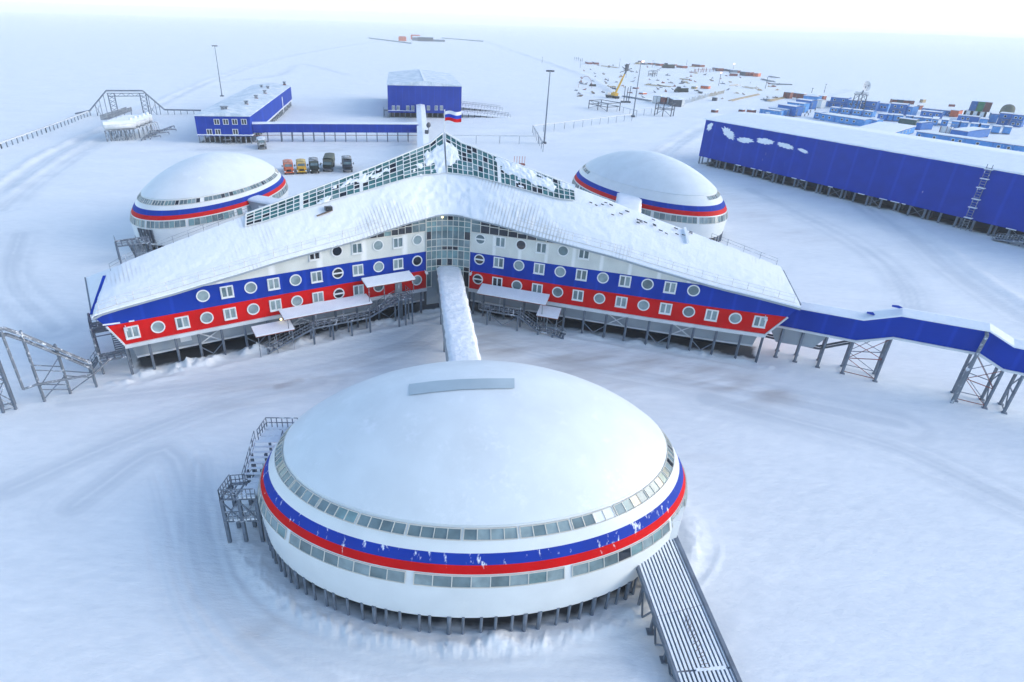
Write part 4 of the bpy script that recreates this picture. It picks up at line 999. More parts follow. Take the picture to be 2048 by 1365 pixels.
# --- blue elevated walkway leaving the right wing on trestles
SK = thing('elevated_walkway', 'blue elevated walkway zigzagging on steel trestles from the right wing', 'walkway', (56, 73, 0))
axA = np.array([45.38, 77.55]); axB = np.array([68.41, 64.51]); st_ = unit(axB-axA); sn_ = np.array([-st_[1], st_[0]])     # sn_ points away from the camera
def SP(s, d, z): q = axA+st_*s+sn_*d; return np.array([q[0], q[1], z])
def sk_hit(px, py, d=0): q = on_plane(px, py, SP(0, d, 0), SP(10, d, 0)); return float((q[:2]-axA-sn_*d)@st_), float(q[2])
topk = [sk_hit(*p, .0) for p in ((1600.8, 617), (1629.8, 622.5), (1721, 641), (1803, 630), (1978, 661), (2048, 696))]
botk = [sk_hit(*p, .0) for p in ((1563, 651.4), (1712.5, 681), (1787, 674), (1959, 706.4), (2006, 737.5), (2048, 744))]
s_knots = [-1.5, botk[1][0], botk[2][0], botk[3][0], botk[4][0], botk[4][0]+34]
zlow = [5.0, botk[1][1], botk[2][1], botk[3][1], botk[4][1], botk[5][1]]
hgt = 2.75; wid = 2.7
def hk(i):  return interp(s_knots[i], [k[0] for k in topk], [k[1] for k in topk])-zlow[i]
hgt = float(np.median([hk(i) for i in (1, 2, 3)]))
for i in range(5):
    a, c = s_knots[i], s_knots[i+1]; za, zc = zlow[i], zlow[i+1]
    def body(b): b.hexa([SP(a, 0, za), SP(c, 0, zc), SP(c, wid, zc), SP(a, wid, za)], [SP(a, 0, za+hgt), SP(c, 0, zc+hgt), SP(c, wid, zc+hgt), SP(a, wid, za+hgt)])
    part('wall', BLUE, SK, body)
    def roof(b):
        rows = []
        for f in np.linspace(0, 1, 12):
            s_ = lerp(a, c, f); z = lerp(za, zc, f)+hgt; rows.append([SP(s_, d, z+dz) for d, dz in ((-.12, -.12), (-.12, .06), (.5, .26), (wid/2, .5), (wid-.5, .26), (wid+.12, .06), (wid+.12, -.12))])
        b.grid(rows)
    part('snowy_roof', SNOW, SK, roof)
    part('floor_beam', SILL, SK, lambda b: (b.beam(SP(a, -.05, za-.16), SP(c, -.05, zc-.16), .2, .3), b.beam(SP(a, wid, za-.16), SP(c, wid, zc-.16), .2, .3), b.quad(SP(a, 0, za-.02), SP(c, 0, zc-.02), SP(c, wid, zc-.02), SP(a, wid, za-.02))))
for px, py in ((1655, 622), (1742, 625.5), (1792, 612)):
    s_, z = sk_hit(px, py, wid*.55); part('bare_roof_patch', BLUE, SK, lambda b: b.add([SP(s_+dx, wid*.3+dy, lerp(z, z, 0)+.14+.12*dy) for dx, dy in ((-.55, -.3), (.3, -.4), (.7, .1), (.2, .45), (-.5, .25))], [(0, 1, 2, 3, 4)]))
zat = lambda s: interp(s, s_knots, zlow)
def foot(px, py): return sk_hit_ground(px, py)
def gs(px, py): q = U(px, py, 0)[:2]-axA; return float(q@st_)
feet = [float(sk_hit(2006, 737.5)[0])+k for k in (12, 22, 32)]+[gs(1549.9, 715.6), gs(1588.5, 724.4), gs(1634, 735), gs(1683.5, 746.3), gs(1748.5, 761.3), gs(1907.8, 797.5), gs(1968, 818), gs(2007, 827.5)]
lean = [0, 0, 0, .0, .0, 0, 0, 0]
for k, s_ in enumerate(feet):
    zt = zat(s_)-.3
    for d in (.15, wid-.2): part('trestle_leg', STEEL, SK, lambda b: (b.beam(SP(s_, d, zt), SP(s_, d, -.5), .26), b.beam(SP(s_-.25, d, .06), SP(s_+.35, d, .06), .45, .1)))
    part('trestle_brace', STEEL, SK, lambda b: (b.beam(SP(s_, .15, zt-.2), SP(s_, wid-.2, zt*.5), .11), b.beam(SP(s_, wid-.2, zt*.5), SP(s_, .15, .4), .11), b.beam(SP(s_, .15, zt*.5), SP(s_, wid-.2, zt*.5), .11), b.beam(SP(s_, .15, .3), SP(s_, wid-.2, .3), .11)))
feet = feet[3:]+feet[:3]
for i, j in ((3, 4), (5, 6)):
    for d in (.15, wid-.2):
        z1, z2 = zat(feet[i])-.4, zat(feet[j])-.4
        part('trestle_brace', RUST if d < 1 else STEEL, SK, lambda b: (b.beam(SP(feet[i], d, z1), SP(feet[j], d, z2*.52), .07), b.beam(SP(feet[i], d, z1*.5), SP(feet[j], d, .3), .07), b.beam(SP(feet[i], d, z1*.5), SP(feet[j], d, z2*.52), .09), b.beam(SP(feet[j], d, z2), SP(feet[i], d, z1*.5), .07), b.beam(SP(feet[i], d, .4), SP(feet[j], d, .4), .08)))
part('pipe_run', STEELD, SK, lambda b: [b.path([SP(-3, d, 2.5), SP(feet[2]-.5, d, 2.5), SP(feet[3]-.2, d, 4.4)], .16, 8) for d in (.9, 1.8)])
s_, z = sk_hit(1974, 672, -.6); part('drain_pipe', STEELF, SK, lambda b: b.path([SP(s_, .1, z+.15), SP(s_, -.6, z), SP(s_-.15, -.6, z-3.5), SP(s_-.3, -.6, 3.6), SP(s_-.3, -.6, -.4)], .2, 10))
part('grey_connector', GREY, SK, lambda b: b.hexa([SP(-.5, .3, 2.3), SP(4.2, .3, 2.7), SP(4.2, wid-.2, 2.7), SP(-.5, wid-.2, 2.3)], [SP(-2.2, .3, zat(0)-.05), SP(5.6, .3, zat(4)-.2), SP(5.6, wid-.2, zat(4)-.2), SP(-2.2, wid-.2, zat(0)-.05)]))

# --- ribbed loading ramp at the near dome
RP_ = thing('loading_ramp', 'snow streaked ribbed steel ramp climbing to the near oval dome', 'ramp', (17.5, 33, 0))
ra0, ra1 = U(1298, 1090, 4.0), U(1353, 1079, 4.0); lo_z = .6
rb0, rb1 = U(1372, 1400, lo_z), U(1492, 1400, lo_z)
ra0 = ra0+(ra0-ra1)*.0
mid0 = U(1287, 1160, 3.35)
def RQ(x, y, dz=0): return lerp(lerp(rb0, rb1, x), lerp(mid0, U(1372, 1127, 3.35), x), y)+Z*dz
YM = 1.28
part('deck', STEEL, RP_, lambda b: b.hexa([RQ(0, -.25, -.25), RQ(1, -.25, -.25), RQ(1, YM, -.25), RQ(0, YM, -.25)], [RQ(0, -.25), RQ(1, -.25), RQ(1, YM), RQ(0, YM)]))
def ribs(b):
    n = 13
    for i in range(n):
        x = (i+.5)/n
        for y0, y1 in ((-.25, .20), (.215, .66), (.665, YM)):
            b.hexa([RQ(x-.024, y0, .005), RQ(x+.024, y0, .005), RQ(x+.022, y1, .005), RQ(x-.022, y1, .005)], [RQ(x-.020, y0, .06), RQ(x+.020, y0, .06), RQ(x+.018, y1, .06), RQ(x-.018, y1, .06)])
part('snow_in_ribs', SNOW, RP_, ribs)
part('snow_bar', SNOW, RP_, lambda b: b.hexa([RQ(.35, .20, .01), RQ(.9, .20, .01), RQ(.9, .225, .01), RQ(.35, .225, .01)], [RQ(.36, .203, .07), RQ(.89, .203, .07), RQ(.89, .222, .07), RQ(.36, .222, .07)]))
part('worn_strip', WOOD, RP_, lambda b: [b.beam(RQ(.48+.03*math.sin(k*1.7), .22+k*.012, .075), RQ(.60+.03*math.sin(k*1.1), .22+k*.014, .075), .03, .02) for k in range(0, 30, 2)])
part('edge_beam', STEEL, RP_, lambda b: (b.beam(RQ(-.02, -.25, -.15), RQ(-.02, YM, -.15), .16, .42), b.beam(RQ(1.02, -.25, -.1), RQ(1.02, YM, -.1), .3, .5), b.beam(RQ(.975, -.25, .06), RQ(.975, YM, .06), .13, .1)))
for x in (.03, .97):
    for y in (.12, .42, .72, 1.0, 1.22):
        p = RQ(x, y); part('leg', STEEL, RP_, lambda b: (b.beam((p[0], p[1], p[2]-.2), (p[0], p[1], -.4), .2), b.beam((p[0], p[1], .05), (p[0], p[1], .15), .6)))
part('wind_brace', STEEL, RP_, lambda b: [(b.beam(RQ(.02, y, -.3), (*RQ(-.0, y+.14)[:2], .15), .13), b.beam((*RQ(-.0, y+.14)[:2], .15), RQ(.02, y+.28, -.3), .13)) for y in (.14, .44, .74)])
# snow porch joining dome and ramp
part('porch', DOMELOW, FD, lambda b: b.hexa([U(1302, 1088, 3.9), U(1352, 1079, 3.9), U(1360, 1050, 3.9), U(1310, 1058, 3.9)], [U(1302, 1088, 3.9)+Z*2.3, U(1352, 1079, 3.9)+Z*2.1, U(1360, 1050, 3.9)+Z*2.1, U(1310, 1058, 3.9)+Z*2.3]))
# --- steel stairs on the left of the near dome
T = thing('dome_stairs', 'grey steel stair tower beside the near oval dome', 'stairs', (-18.9, 42, 0))
def snow_on(T, a, dx, dy, sx, sy): part('snow_cover', SNOW, T, lambda b: b.hexa([a+V3((*sx, 0))*u+V3((*sy, 0))*v+Z*.05 for u, v in ((0, 0), (dx, 0), (dx, dy), (0, dy))], [a+V3((*sx, 0))*u+V3((*sy, 0))*v+Z*(.12+.05*u) for u, v in ((.1, .1), (dx-.1, .05), (dx-.05, dy-.1), (.05, dy-.05))]))
zf = 5.1; A_ = U(440, 1000, zf); B_ = U(512, 998, zf); dy = unit(U(480, 905, zf)-U(440, 1000, zf)); sd_ = unit((B_-A_)[:2])
C_ = A_+V3((*unit([.12, 1]), 0))*1.9; yv = np.array([.12, .993])
deck(T, A_, A_+V3((*yv, 0))*2.0, 3.0, sd_)
part('handrail', STEELF, T, lambda b: railing(b, [A_+V3((*sd_, 0))*3.0, A_, A_+V3((*yv, 0))*2.0], 1.1, .05, True, .36))
up0 = A_+V3((*sd_, 0))*1.0+V3((*yv, 0))*2.2; upz = 6.9
up1 = U(517, 880, upz); 
flight(T, up0, V3((up1[0]-.3, up1[1], upz)), 2.6, sd_, STEELF, SNOW)
for f in (.3, .65): q = lerp(up0, V3((up1[0]-.3, up1[1], upz)), f); part('leg', STEEL, T, lambda b: (b.beam(q, (*q[:2], -.6), .25), b.beam(q+V3((*sd_, 0))*1.3, (*(q[:2]+sd_*1.3), -.6), .25)))
deck(T, V3((up1[0], up1[1], upz)), V3((up1[0]+.2, up1[1]+2.0, upz)), 3.0, sd_, SNOW, slots=False)
part('handrail', STEELF, T, lambda b: railing(b, [V3((up1[0], up1[1], upz)), V3((up1[0]+.2, up1[1]+2.0, upz)), V3((up1[0]+3.2, up1[1]+2.1, upz))], 1.1, .05, True, .5))
flight(T, A_+V3((*sd_, 0))*.1+V3((*yv, 0))*5.2-Z*2.5, A_+V3((*sd_, 0))*.1+V3((*yv, 0))*2.0, 1.2, sd_, STEELF)
deck(T, A_+V3((*sd_, 0))*.1+V3((*yv, 0))*5.2-Z*2.5, A_+V3((*sd_, 0))*.1+V3((*yv, 0))*6.6-Z*2.5, 1.3, sd_)
part('handrail', STEELF, T, lambda b: railing(b, [A_+V3((*yv, 0))*5.2-Z*2.5, A_+V3((*yv, 0))*6.6-Z*2.5, A_+V3((*yv, 0))*6.6-Z*2.5+V3((*sd_, 0))*1.4], 1.1, .04, True, .6))
snow_on(T, A_+V3((*sd_, 0))*1.5, 1.5, 2.0, sd_, yv); snow_on(T, A_+V3((*sd_, 0))*1.6+V3((*yv, 0))*2.0, 1.6, 1.6, sd_, yv)
lw = A_-Z*2.5; snow_on(T, lw, 3.0, 2.0, sd_, yv)
part('wind_brace', STEEL, T, lambda b: [(b.beam(A_+V3((*sd_, 0))*k-Z*2.4, A_+V3((*sd_, 0))*(k+1.45)-Z*.2, .1), b.beam(A_+V3((*sd_, 0))*(k+1.45)-Z*2.4, A_+V3((*sd_, 0))*k-Z*.2, .1), b.beam(A_+V3((*sd_, 0))*k+V3((*yv, 0))*1.9-Z*2.4, A_+V3((*sd_, 0))*(k+1.45)+V3((*yv, 0))*1.9-Z*.2, .1)) for k in (0.05, 1.5)])
deck(T, lw, lw+V3((*yv, 0))*2.0, 3.0, sd_)
part('handrail', STEELF, T, lambda b: railing(b, [lw+V3((*sd_, 0))*3.0, lw], 1.1, .05, True, .36))
for k in (0.05, 1.5, 2.95):
    for y in (0.1, 1.9):
        p = A_+V3((*sd_, 0))*k+V3((*yv, 0))*y; part('leg', STEEL, T, lambda b: b.beam(p, (p[0], p[1], -.6), .29))
for k in (0.1, 1.3):
    p = A_+V3((*sd_, 0))*k+V3((*yv, 0))*6.4-Z*2.5; part('leg', STEEL, T, lambda b: b.beam(p, (p[0], p[1], -.6), .2))
    p = V3((up1[0]+k+.3, up1[1]+1.6, upz)); part('leg', STEEL, T, lambda b: b.beam(p, (p[0], p[1], -.6), .2))
# --- stair tower at the left end of the star building
T = thing('stair_tower', 'grey steel stair tower at the tip of the left wing', 'stairs', LW.at(LW.L+2.5, -3, 0))
tt, tn_ = LW.tn(40); E = lambda s, d, z: LW.at(LW.L+s-2.6, d, min(z, 6.6)); tv = tt
corn = [(1.0, -2.2), (4.4, -2.2), (4.4, -7.4), (1.0, -7.4)]
for s_, d in corn: part('post', STEELF, T, lambda b: b.beam(E(s_, d, 8.6), E(s_, d, -.6), .22))
for z, a, c in ((7.0, -2.2, -3.8), (4.4, -7.4, -5.8), (1.8, -2.2, -3.8)): deck(T, E(1.0, c, z), E(4.4, c, z), abs(a-c), -tn_*(1 if a < c else -1))
flight(T, E(1.1, -3.8, 1.8), E(1.1, -5.9, 4.4), 1.3, tv); flight(T, E(2.9, -5.9, 4.4), E(2.9, -3.8, 7.0), 1.3, tv); flight(T, E(4.4+1.5, -3.2, .1), E(4.4, -3.2, 1.8), 1.3, -tn_)
part('wind_brace', STEEL, T, lambda b: [(b.beam(E(4.4, -2.2, z), E(4.4, -7.4, z+2.6), .09), b.beam(E(4.4, -7.4, z), E(4.4, -2.2, z+2.6), .09), b.beam(E(1.0, -2.2, z+2.6), E(4.4, -2.2, z+2.6), .12), b.beam(E(4.4, -2.2, z+2.6), E(4.4, -7.4, z+2.6), .12)) for z in (.2, 2.8, 5.4)])
for z in (1.8, 7.0): part('handrail', STEELF, T, lambda b: railing(b, [E(1.0, -2.2, z), E(4.4, -2.2, z), E(4.4, -3.8, z)], 1.1, .04, True, .8))
# --- stairs by the left rear dome
T = thing('dome_stairs', 'frosted steel entrance stairs at the left rear oval dome', 'stairs', (*U(270, 505, 0)[:2], 0))
zz = 3.6; a_ = U(234, 494, zz); b_ = U(300, 485, zz); t_ = unit((b_-a_)[:2]); n_ = np.array([-t_[1], t_[0]])
deck(T, a_, b_, 3.4, n_); part('handrail', STEELF, T, lambda b: railing(b, [a_+V3((*n_, 0))*3.4, a_, b_], 1.2, .05, True, .9))
flight(T, U(272, 516, .2), lerp(a_, b_, .35), 1.8, t_, STEELF)
for k in (0, .5, 1):
    for d in (0.1, 3.2): p = lerp(a_, b_, k)+V3((*n_, 0))*d; part('leg', STEEL, T, lambda b: b.beam(p, (p[0], p[1], -.6), .24))
ent = [BP1(R(q), z, .12) for q, z in ((0, 0), (0, 0))]
def th_of(px, py, z):
    q = U(px, py, z)[:2]-np.array([-55.6, 134.1]); ca, sa = math.cos(-3.41), math.sin(-3.41); return math.atan2((ca*q[0]+sa*q[1])/12.33, (-sa*q[0]+ca*q[1])/22.0)
ta, tb = th_of(263, 475, 3.6), th_of(298, 478, 3.6)
part('entrance', STEELD, BD1, lambda b: b.grid([[BP1(t, z, .07) for t in np.linspace(ta, tb, 8)] for z in (2.2, 3.6, 4.95)]))
part('entrance_bars', STEELF, BD1, lambda b: [b.beam(BP1(t, 2.2, .14), BP1(t, 4.95, .14), .14) for t in np.linspace(ta, tb, 6)])
# --- pipe bridge at the left edge
T = thing('pipe_bridge', 'grey pipe bridge rising over the track at the left edge', 'pipe bridge', (-50, 61, 0))
f1, f2, f3 = U(89.4, 803.4)[:2], U(141.4, 788)[:2], U(193.7, 775)[:2]; f0 = U(33, 820)[:2]
pd = unit(f3-f1); pn = np.array([-pd[1], pd[0]])
def PB(s, d, z): q = f1+pd*s+pn*d; return np.array([q[0], q[1], z])
sof = lambda f: float((np.array(f)-f1)@pd)
s2_, s3_, s0_ = sof(f2), sof(f3), sof(f0)
pks = [(s3_+.2, 3.3), (s2_, 6.1), (0, 8.75), (s0_+.6, 10.6), (s0_-1.2, 10.6), (s0_-7, 10.6)]
pks = [(on_plane(px, py, PB(0, 0, 0), PB(1, 0, 0)), ) for px, py in ((183, 729), (115, 700), (47, 672), (9, 659), (-30, 664), (-160, 690))]
for d, dz in ((0, 0), (.5, 0), (0, -.75), (.5, -.75)): part('pipe', STEELF, T, lambda b: b.path([p[0]+V3((*pn, 0))*d+Z*dz for p in pks], .13, 8))
for f, top in ((f1, (45.4, 667)), (f2, (114.6, 694)), (f3, (183, 725))):
    zt = height_at(f, *top); part('post', STEELF, T, lambda b: b.beam((*f, zt+.2), (*f, -.4), .24)); part('post', STEEL, T, lambda b: b.beam((*(f+pn*1.4), zt-.2), (*(f+pn*1.4), -.4), .2))
for (fa, za), (fb, zb) in (((f1, 4.4), (f2, 3.2)), ((f1, 1.7), (f2, .6)), ((f2, 2.6), (f3, 1.4))):
    part('girt', STEELF, T, lambda b: (b.beam((*fa, za), (*fb, zb), .1), b.beam((*(fa+pn*1.4), za), (*(fb+pn*1.4), zb), .1)))
part('wind_brace', STEEL, T, lambda b: (b.beam((*f1, 2.0), (*f2, 5.2), .1), b.beam((*f1, .3), (*f2, 2.6), .1), b.beam((*f2, .3), (*f3, 1.8), .1)))
pl = [PB(s0_+1.2, -.2, 10.0), PB(s0_+1.3, -.2, 2.4), PB(-.2, -.25, 2.6), PB(s2_, -.25, 2.3), PB(s3_, -.25, 2.0), LW.at(LW.L+.5, -1, 2.6)]
part('low_pipe', STEELF, T, lambda b: b.path(pl, .15, 8))
for k in (0, 1.3):
    for s_ in (s0_-.05, s0_-1.25): part('post', STEEL, T, lambda b: b.beam(PB(s_, k, 10.4), PB(s_, k, -.4), .26))
part('wind_brace', STEELF, T, lambda b: [(b.beam(PB(s0_, k, z), PB(s0_-1.2, k, z+1.7), .1), b.beam(PB(s0_-1.2, k, z+1.7), PB(s0_, k, z+3.4), .1), b.beam(PB(s0_, k, z), PB(s0_-1.2, k, z), .1)) for k in (0, 1.3) for z in (.3, 3.7)])
# ================================================================ buildings and masts beyond the star
def gable(T, A, B, depth, zb, zt, ridge, wallm=BLUE, roofm=SNOW, over=.35, sag=0):
    """walls and roof of a hall whose front wall runs from A to B and which runs `depth` away from the camera"""
    A, B = np.array(A), np.array(B); t = unit(B-A); n = np.array([-t[1], t[0]]); n = n if n[1] > 0 else -n; W_ = np.linalg.norm(B-A)
    P = lambda s, d, z: np.array([*(A+t*s+n*d), z])
    M_ = W_/2
    part('front_wall', wallm, T, lambda b: b.add([P(0, 0, zb), P(W_, 0, zb), P(W_, 0, zt), P(M_, 0, ridge), P(0, 0, zt)], [(0, 1, 2, 3, 4)]))
    part('side_wall', wallm, T, lambda b: b.quad(P(W_, 0, zb), P(W_, depth, zb), P(W_, depth, zt), P(W_, 0, zt)))
    part('side_wall', wallm, T, lambda b: b.quad(P(0, 0, zb), P(0, depth, zb), P(0, depth, zt), P(0, 0, zt)))
    part('rear_wall', wallm, T, lambda b: b.add([P(0, depth, zb), P(W_, depth, zb), P(W_, depth, zt), P(M_, depth, ridge), P(0, depth, zt)], [(0, 1, 2, 3, 4)]))
    part('floor_slab', DARK, T, lambda b: b.quad(P(0, 0, zb), P(W_, 0, zb), P(W_, depth, zb), P(0, depth, zb)))
    def rf(b):
        rows = []
        for s in np.linspace(-over, depth+over, max(8, int(depth/1.5))):
            k = .12*(float(fbm(np.array(s/2.), np.array(3.), 7, 3))-.5); dz = -(over)*(ridge-zt)/M_
            rows.append([P(-over, s, zt+dz-.1), P(-over-.05*k, s, zt+dz+.16+k), P(M_*.5, s, (zt+ridge)/2+.2), P(M_, s, ridge+.14), P(M_*1.5, s, (zt+ridge)/2+.2), P(W_+over+.05*k, s, zt+dz+.16+k), P(W_+over, s, zt+dz-.1)])
        b.grid(rows); b.add(rows[0], [tuple(range(7))]); b.add(rows[-1], [tuple(range(7))])
    part('snowy_roof', roofm, T, rf)
    return P, W_
def small_window(T, c, t, n, w, h, dark=True):
    t3, n3 = V3((*t, 0)), V3((*n, 0)); fr = MB()
    for sx in (-1, 0, 1): fr.beam(c+t3*w/2*sx+n3*.08-Z*h/2, c+t3*w/2*sx+n3*.08+Z*h/2, .22 if sx else .18, .14)
    for sz in (-1, 1): fr.beam(c-t3*(w/2+.1)+n3*.085+Z*h/2*sz, c+t3*(w/2+.1)+n3*.085+Z*h/2*sz, .22, .14)
    f = fr.build('window', FRAME, T); part('pane', DKP if dark else MID, f, lambda b: b.quad(c-t3*w/2+n3*.04-Z*h/2, c+t3*w/2+n3*.04-Z*h/2, c+t3*w/2+n3*.04+Z*h/2, c-t3*w/2+n3*.04+Z*h/2))

# --- long warehouse on the right
A = np.array([80.18, 217.7]); td = unit(np.array([121.67, 145.42])-A); nd = np.array([-td[1], td[0]])
WH = thing('warehouse', 'long blue warehouse on piles with snow patches on its wall', 'warehouse', (*(A+td*55), 0))
def WP(s, d, z): return np.array([*(A+td*s+nd*d), z])
LW_, ZW0, ZW1, ZWR, DW_ = 124., 2.7, 14.75, 16.2, 34.
part('front_wall', BLUE, WH, lambda b: b.quad(WP(0, 0, ZW0), WP(LW_, 0, ZW0), WP(LW_, 0, ZW1), WP(0, 0, ZW1)))
part('end_wall', BLUE, WH, lambda b: b.add([WP(0, 0, ZW0), WP(0, DW_, ZW0), WP(0, DW_, ZW1), WP(0, DW_/2, ZWR), WP(0, 0, ZW1)], [(0, 1, 2, 3, 4)]))
part('end_wall', BLUE, WH, lambda b: b.add([WP(LW_, 0, ZW0), WP(LW_, DW_, ZW0), WP(LW_, DW_, ZW1), WP(LW_, DW_/2, ZWR), WP(LW_, 0, ZW1)], [(0, 1, 2, 3, 4)]))
part('rear_wall', BLUE, WH, lambda b: b.quad(WP(0, DW_, ZW0), WP(LW_, DW_, ZW0), WP(LW_, DW_, ZW1), WP(0, DW_, ZW1)))
part('added_shade_wall', DARK, WH, lambda b: b.quad(WP(.5, 6, -.5), WP(LW_, 6, -.5), WP(LW_, 6, ZW0), WP(.5, 6, ZW0)))  # added wall blocking light so the gap under the warehouse stays dark
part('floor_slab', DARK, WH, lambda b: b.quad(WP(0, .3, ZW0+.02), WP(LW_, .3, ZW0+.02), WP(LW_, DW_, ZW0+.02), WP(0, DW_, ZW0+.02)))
def whr(b):
    rows = []
    for s in np.linspace(-.4, LW_+.4, 260):
        k = .30*(float(fbm(np.array(s/2.2), np.array(1.), 9, 4))-.5)
        rows.append([WP(s, -.3, ZW1-.12-.4*max(0, k)), WP(s, -.34-.3*k, ZW1+.22+k*.5), WP(s, 3, ZW1+.52), WP(s, DW_/2-.4, ZWR+.22), WP(s, DW_/2+.4, ZWR+.2), WP(s, DW_+.3, ZW1+.2)])
    b.grid(rows); b.add(rows[0], [tuple(range(6))]); b.add(rows[-1], [tuple(range(6))])
part('snowy_roof', SNOW, WH, whr)
for s in np.arange(1, LW_-2, 2.9):
    if rnd.random() < .5: part('sill_snow', SNOW, WH, lambda b: b.beam(WP(s, -.12, ZW0+.02), WP(s+rnd.uniform(.5, 2.2), -.12, ZW0+.02), .25, .16))
for i in range(34):
    s = .4+i*3.65
    part('column', STEEL, WH, lambda b: b.beam(WP(s, .25, ZW0), WP(s, .25, -.6), .38))
    if i % 2 == 0: part('column', STEEL, WH, lambda b: b.beam(WP(s+.75, .9, ZW0), WP(s+.75, .9, -.6), .34))
    if i % 2 == 1:
        part('column', STEELD, WH, lambda b: b.beam(WP(s, 8, ZW0), WP(s, 8, -.6), .4)); 
    if i % 2 == 0 and i < 30: part('column', STEELD, WH, lambda b: b.beam(WP(s, 4.5, ZW0), WP(s, 4.5, -.6), .34))
    if i % 3 == 1: part('wind_brace', STEEL, WH, lambda b: (b.beam(WP(s, .5, ZW0), WP(s+3.6, .5, .2), .1), b.beam(WP(s+3.6, .5, ZW0), WP(s, .5, .2), .1)))
def blob(b, cx_, cy_, rx, ry, rot, seed):
    c = on_plane(cx_, cy_, A, A+td); r_ = random.Random(seed); K = 90; ring1 = []; ring2 = []
    for k in range(K):
        a = 2*math.pi*k/K; rr_ = .52+.62*float(fbm(np.array(k*.45), np.array(seed*3.1), 21, 2))+r_.uniform(-.03, .09)
        x, y = rx*rr_*math.cos(a), ry*rr_*math.sin(a)
        px, py = cx_+x*math.cos(rot)-y*math.sin(rot), cy_+x*math.sin(rot)+y*math.cos(rot)
        q = on_plane(px, py, A, A+td); ring1.append(q-V3((*nd, 0))*.03); q2 = lerp(q, c, .35); ring2.append(q2-V3((*nd, 0))*.16)
    b.grid([ring1, ring2], close=True); b.add(ring2, [tuple(range(K))])
for k, (cx_, cy_, rx, ry, rot) in enumerate(((1420, 254, 5, 10, .5), (1457, 267, 18, 9, .75), (1490, 281, 19, 6, .1), (1530, 283, 20, 6.5, .12), (1571, 292, 19, 6, .28), (1606, 302, 12, 4, .4))):
    part('snow_patch', SNOW, WH, lambda b: blob(b, cx_, cy_, rx, ry, rot, k+1), True)
LD = thing('ladder', 'tall steel ladder with landings fixed to the blue warehouse wall', 'ladder', (*U(1926, 461, 0)[:2], 0))
sl_ = float((U(1926, 461, 0)[:2]-A)@td)
for d in (-.55, .55): part('rail', STEELF, LD, lambda b: b.beam(WP(sl_+d, -.5, 0), WP(sl_+d, -.5, 15.7), .11))
part('rung', STEELF, LD, lambda b: [b.beam(WP(sl_-.55, -.5, z), WP(sl_+.55, -.5, z), .09) for z in np.arange(.6, 15.2, .62)])
for z in (3.1, 5.6, 7.6, 10.3, 12.4, 14.6): part('landing', SNOW, LD, lambda b: (b.beam(WP(sl_-.85, -.45, z), WP(sl_+.85, -.45, z), .8, .16),))
AR = thing('access_ramp', 'steel access ramp with railings below the warehouse at the right edge', 'ramp', (*WP(94, -2, 0)[:2], 0))
rs0, rs1 = [float((U(*p, 1.2)[:2]-A)@td) for p in ((1975, 474), (2048, 470))]
part('deck', STEELF, AR, lambda b: b.hexa([WP(rs0, -3.2, .1), WP(rs1+8, -3.2, 2.2), WP(rs1+8, -1.2, 2.2), WP(rs0, -1.2, .1)], [WP(rs0, -3.2, .3), WP(rs1+8, -3.2, 2.4), WP(rs1+8, -1.2, 2.4), WP(rs0, -1.2, .3)]))
for d in (-3.2, -1.2): part('handrail', STEELF, AR, lambda b: railing(b, [WP(rs0, d, .3), WP(rs1+8, d, 2.4)], 1.1, .05, True, .55))
for s in np.linspace(rs0+3, rs1+6, 4): part('leg', STEEL, AR, lambda b: b.beam(WP(s, -2.2, .2), WP(s, -2.2, -.5), .3))

# --- blue administration block behind the left dome
FRt = np.array([-79.0, 230.8]); sdir = unit(np.array([-93.6, 343.])-np.array([-79.9, 236.5])); fdir = np.array([sdir[1], -sdir[0]]); FLt = FRt-fdir*19.0
B1 = thing('administration_block', 'blue long block on piles with white windows and roof vents behind left dome', 'building', (*((FLt+FRt)/2), 0))
zt1 = float(np.mean([height_at(FLt, 388, 232.6), height_at(FRt, 500.7, 231.6)])); zr1 = height_at((FLt+FRt)/2, 444, 226)
P1, W1 = gable(B1, FLt, FRt, 113., 2.6, zt1, max(zt1+.8, zr1), roofm=ROOFTHIN)
B1n = -np.array(sdir)
for px, py in ((433.5, 244), (451.5, 244), (469.5, 244), (488, 244), (419, 264), (436, 264), (471, 264)):
    c = on_plane(px, py, FLt, FRt); small_window(B1, c, fdir, B1n, 1.75, 1.75)
part('sill_snow', SNOW, B1, lambda b: [b.beam(P1(s, -.2, 3.1+.05*math.sin(s*3)), P1(s+1.0, -.2, 3.1+.05*math.sin(s*3+3)), .5, .3) for s in np.arange(0, 18.9, .95)]+[b.beam(P1(W1+.2, s, 3.0), P1(W1+.2, s+4, 3.0), .5, .3) for s in np.arange(0, 110, 4)])
part('door_strip', FRAME, B1, lambda b: b.beam(P1(W1+.06, 79, 4.2), P1(W1+.06, 80.4, 4.2), .12, 7.0))
for px, py in ((493, 210), (512.5, 198), (530, 188), (446, 221.5), (452.5, 221.5), (536, 179), (523, 177), (569, 170)):
    q = U(px, py, zt1+.6); 
    def vent(b): b.box((q[0], q[1], zt1+.45), (1.5, 1.5, .9), .13, 0); b.box((q[0], q[1], zt1+1.4), (1.1, 1.1, 1.0), .13, 1); b.box((q[0], q[1], zt1+2.0), (1.6, 1.6, .25), .13, 1)
    b = MB(); vent(b); b.build('roof_vent', [RUST, STEELF], B1)
for i in range(11): part('column', STEELF, B1, lambda b: b.beam(P1(.4+i*1.82, .2, 2.6), P1(.4+i*1.82, .2, -.6), .34))
for i in range(26): part('column', STEELF, B1, lambda b: b.beam(P1(W1-.2, 3+i*4.2, 2.6), P1(W1-.2, 3+i*4.2, -.6), .42))
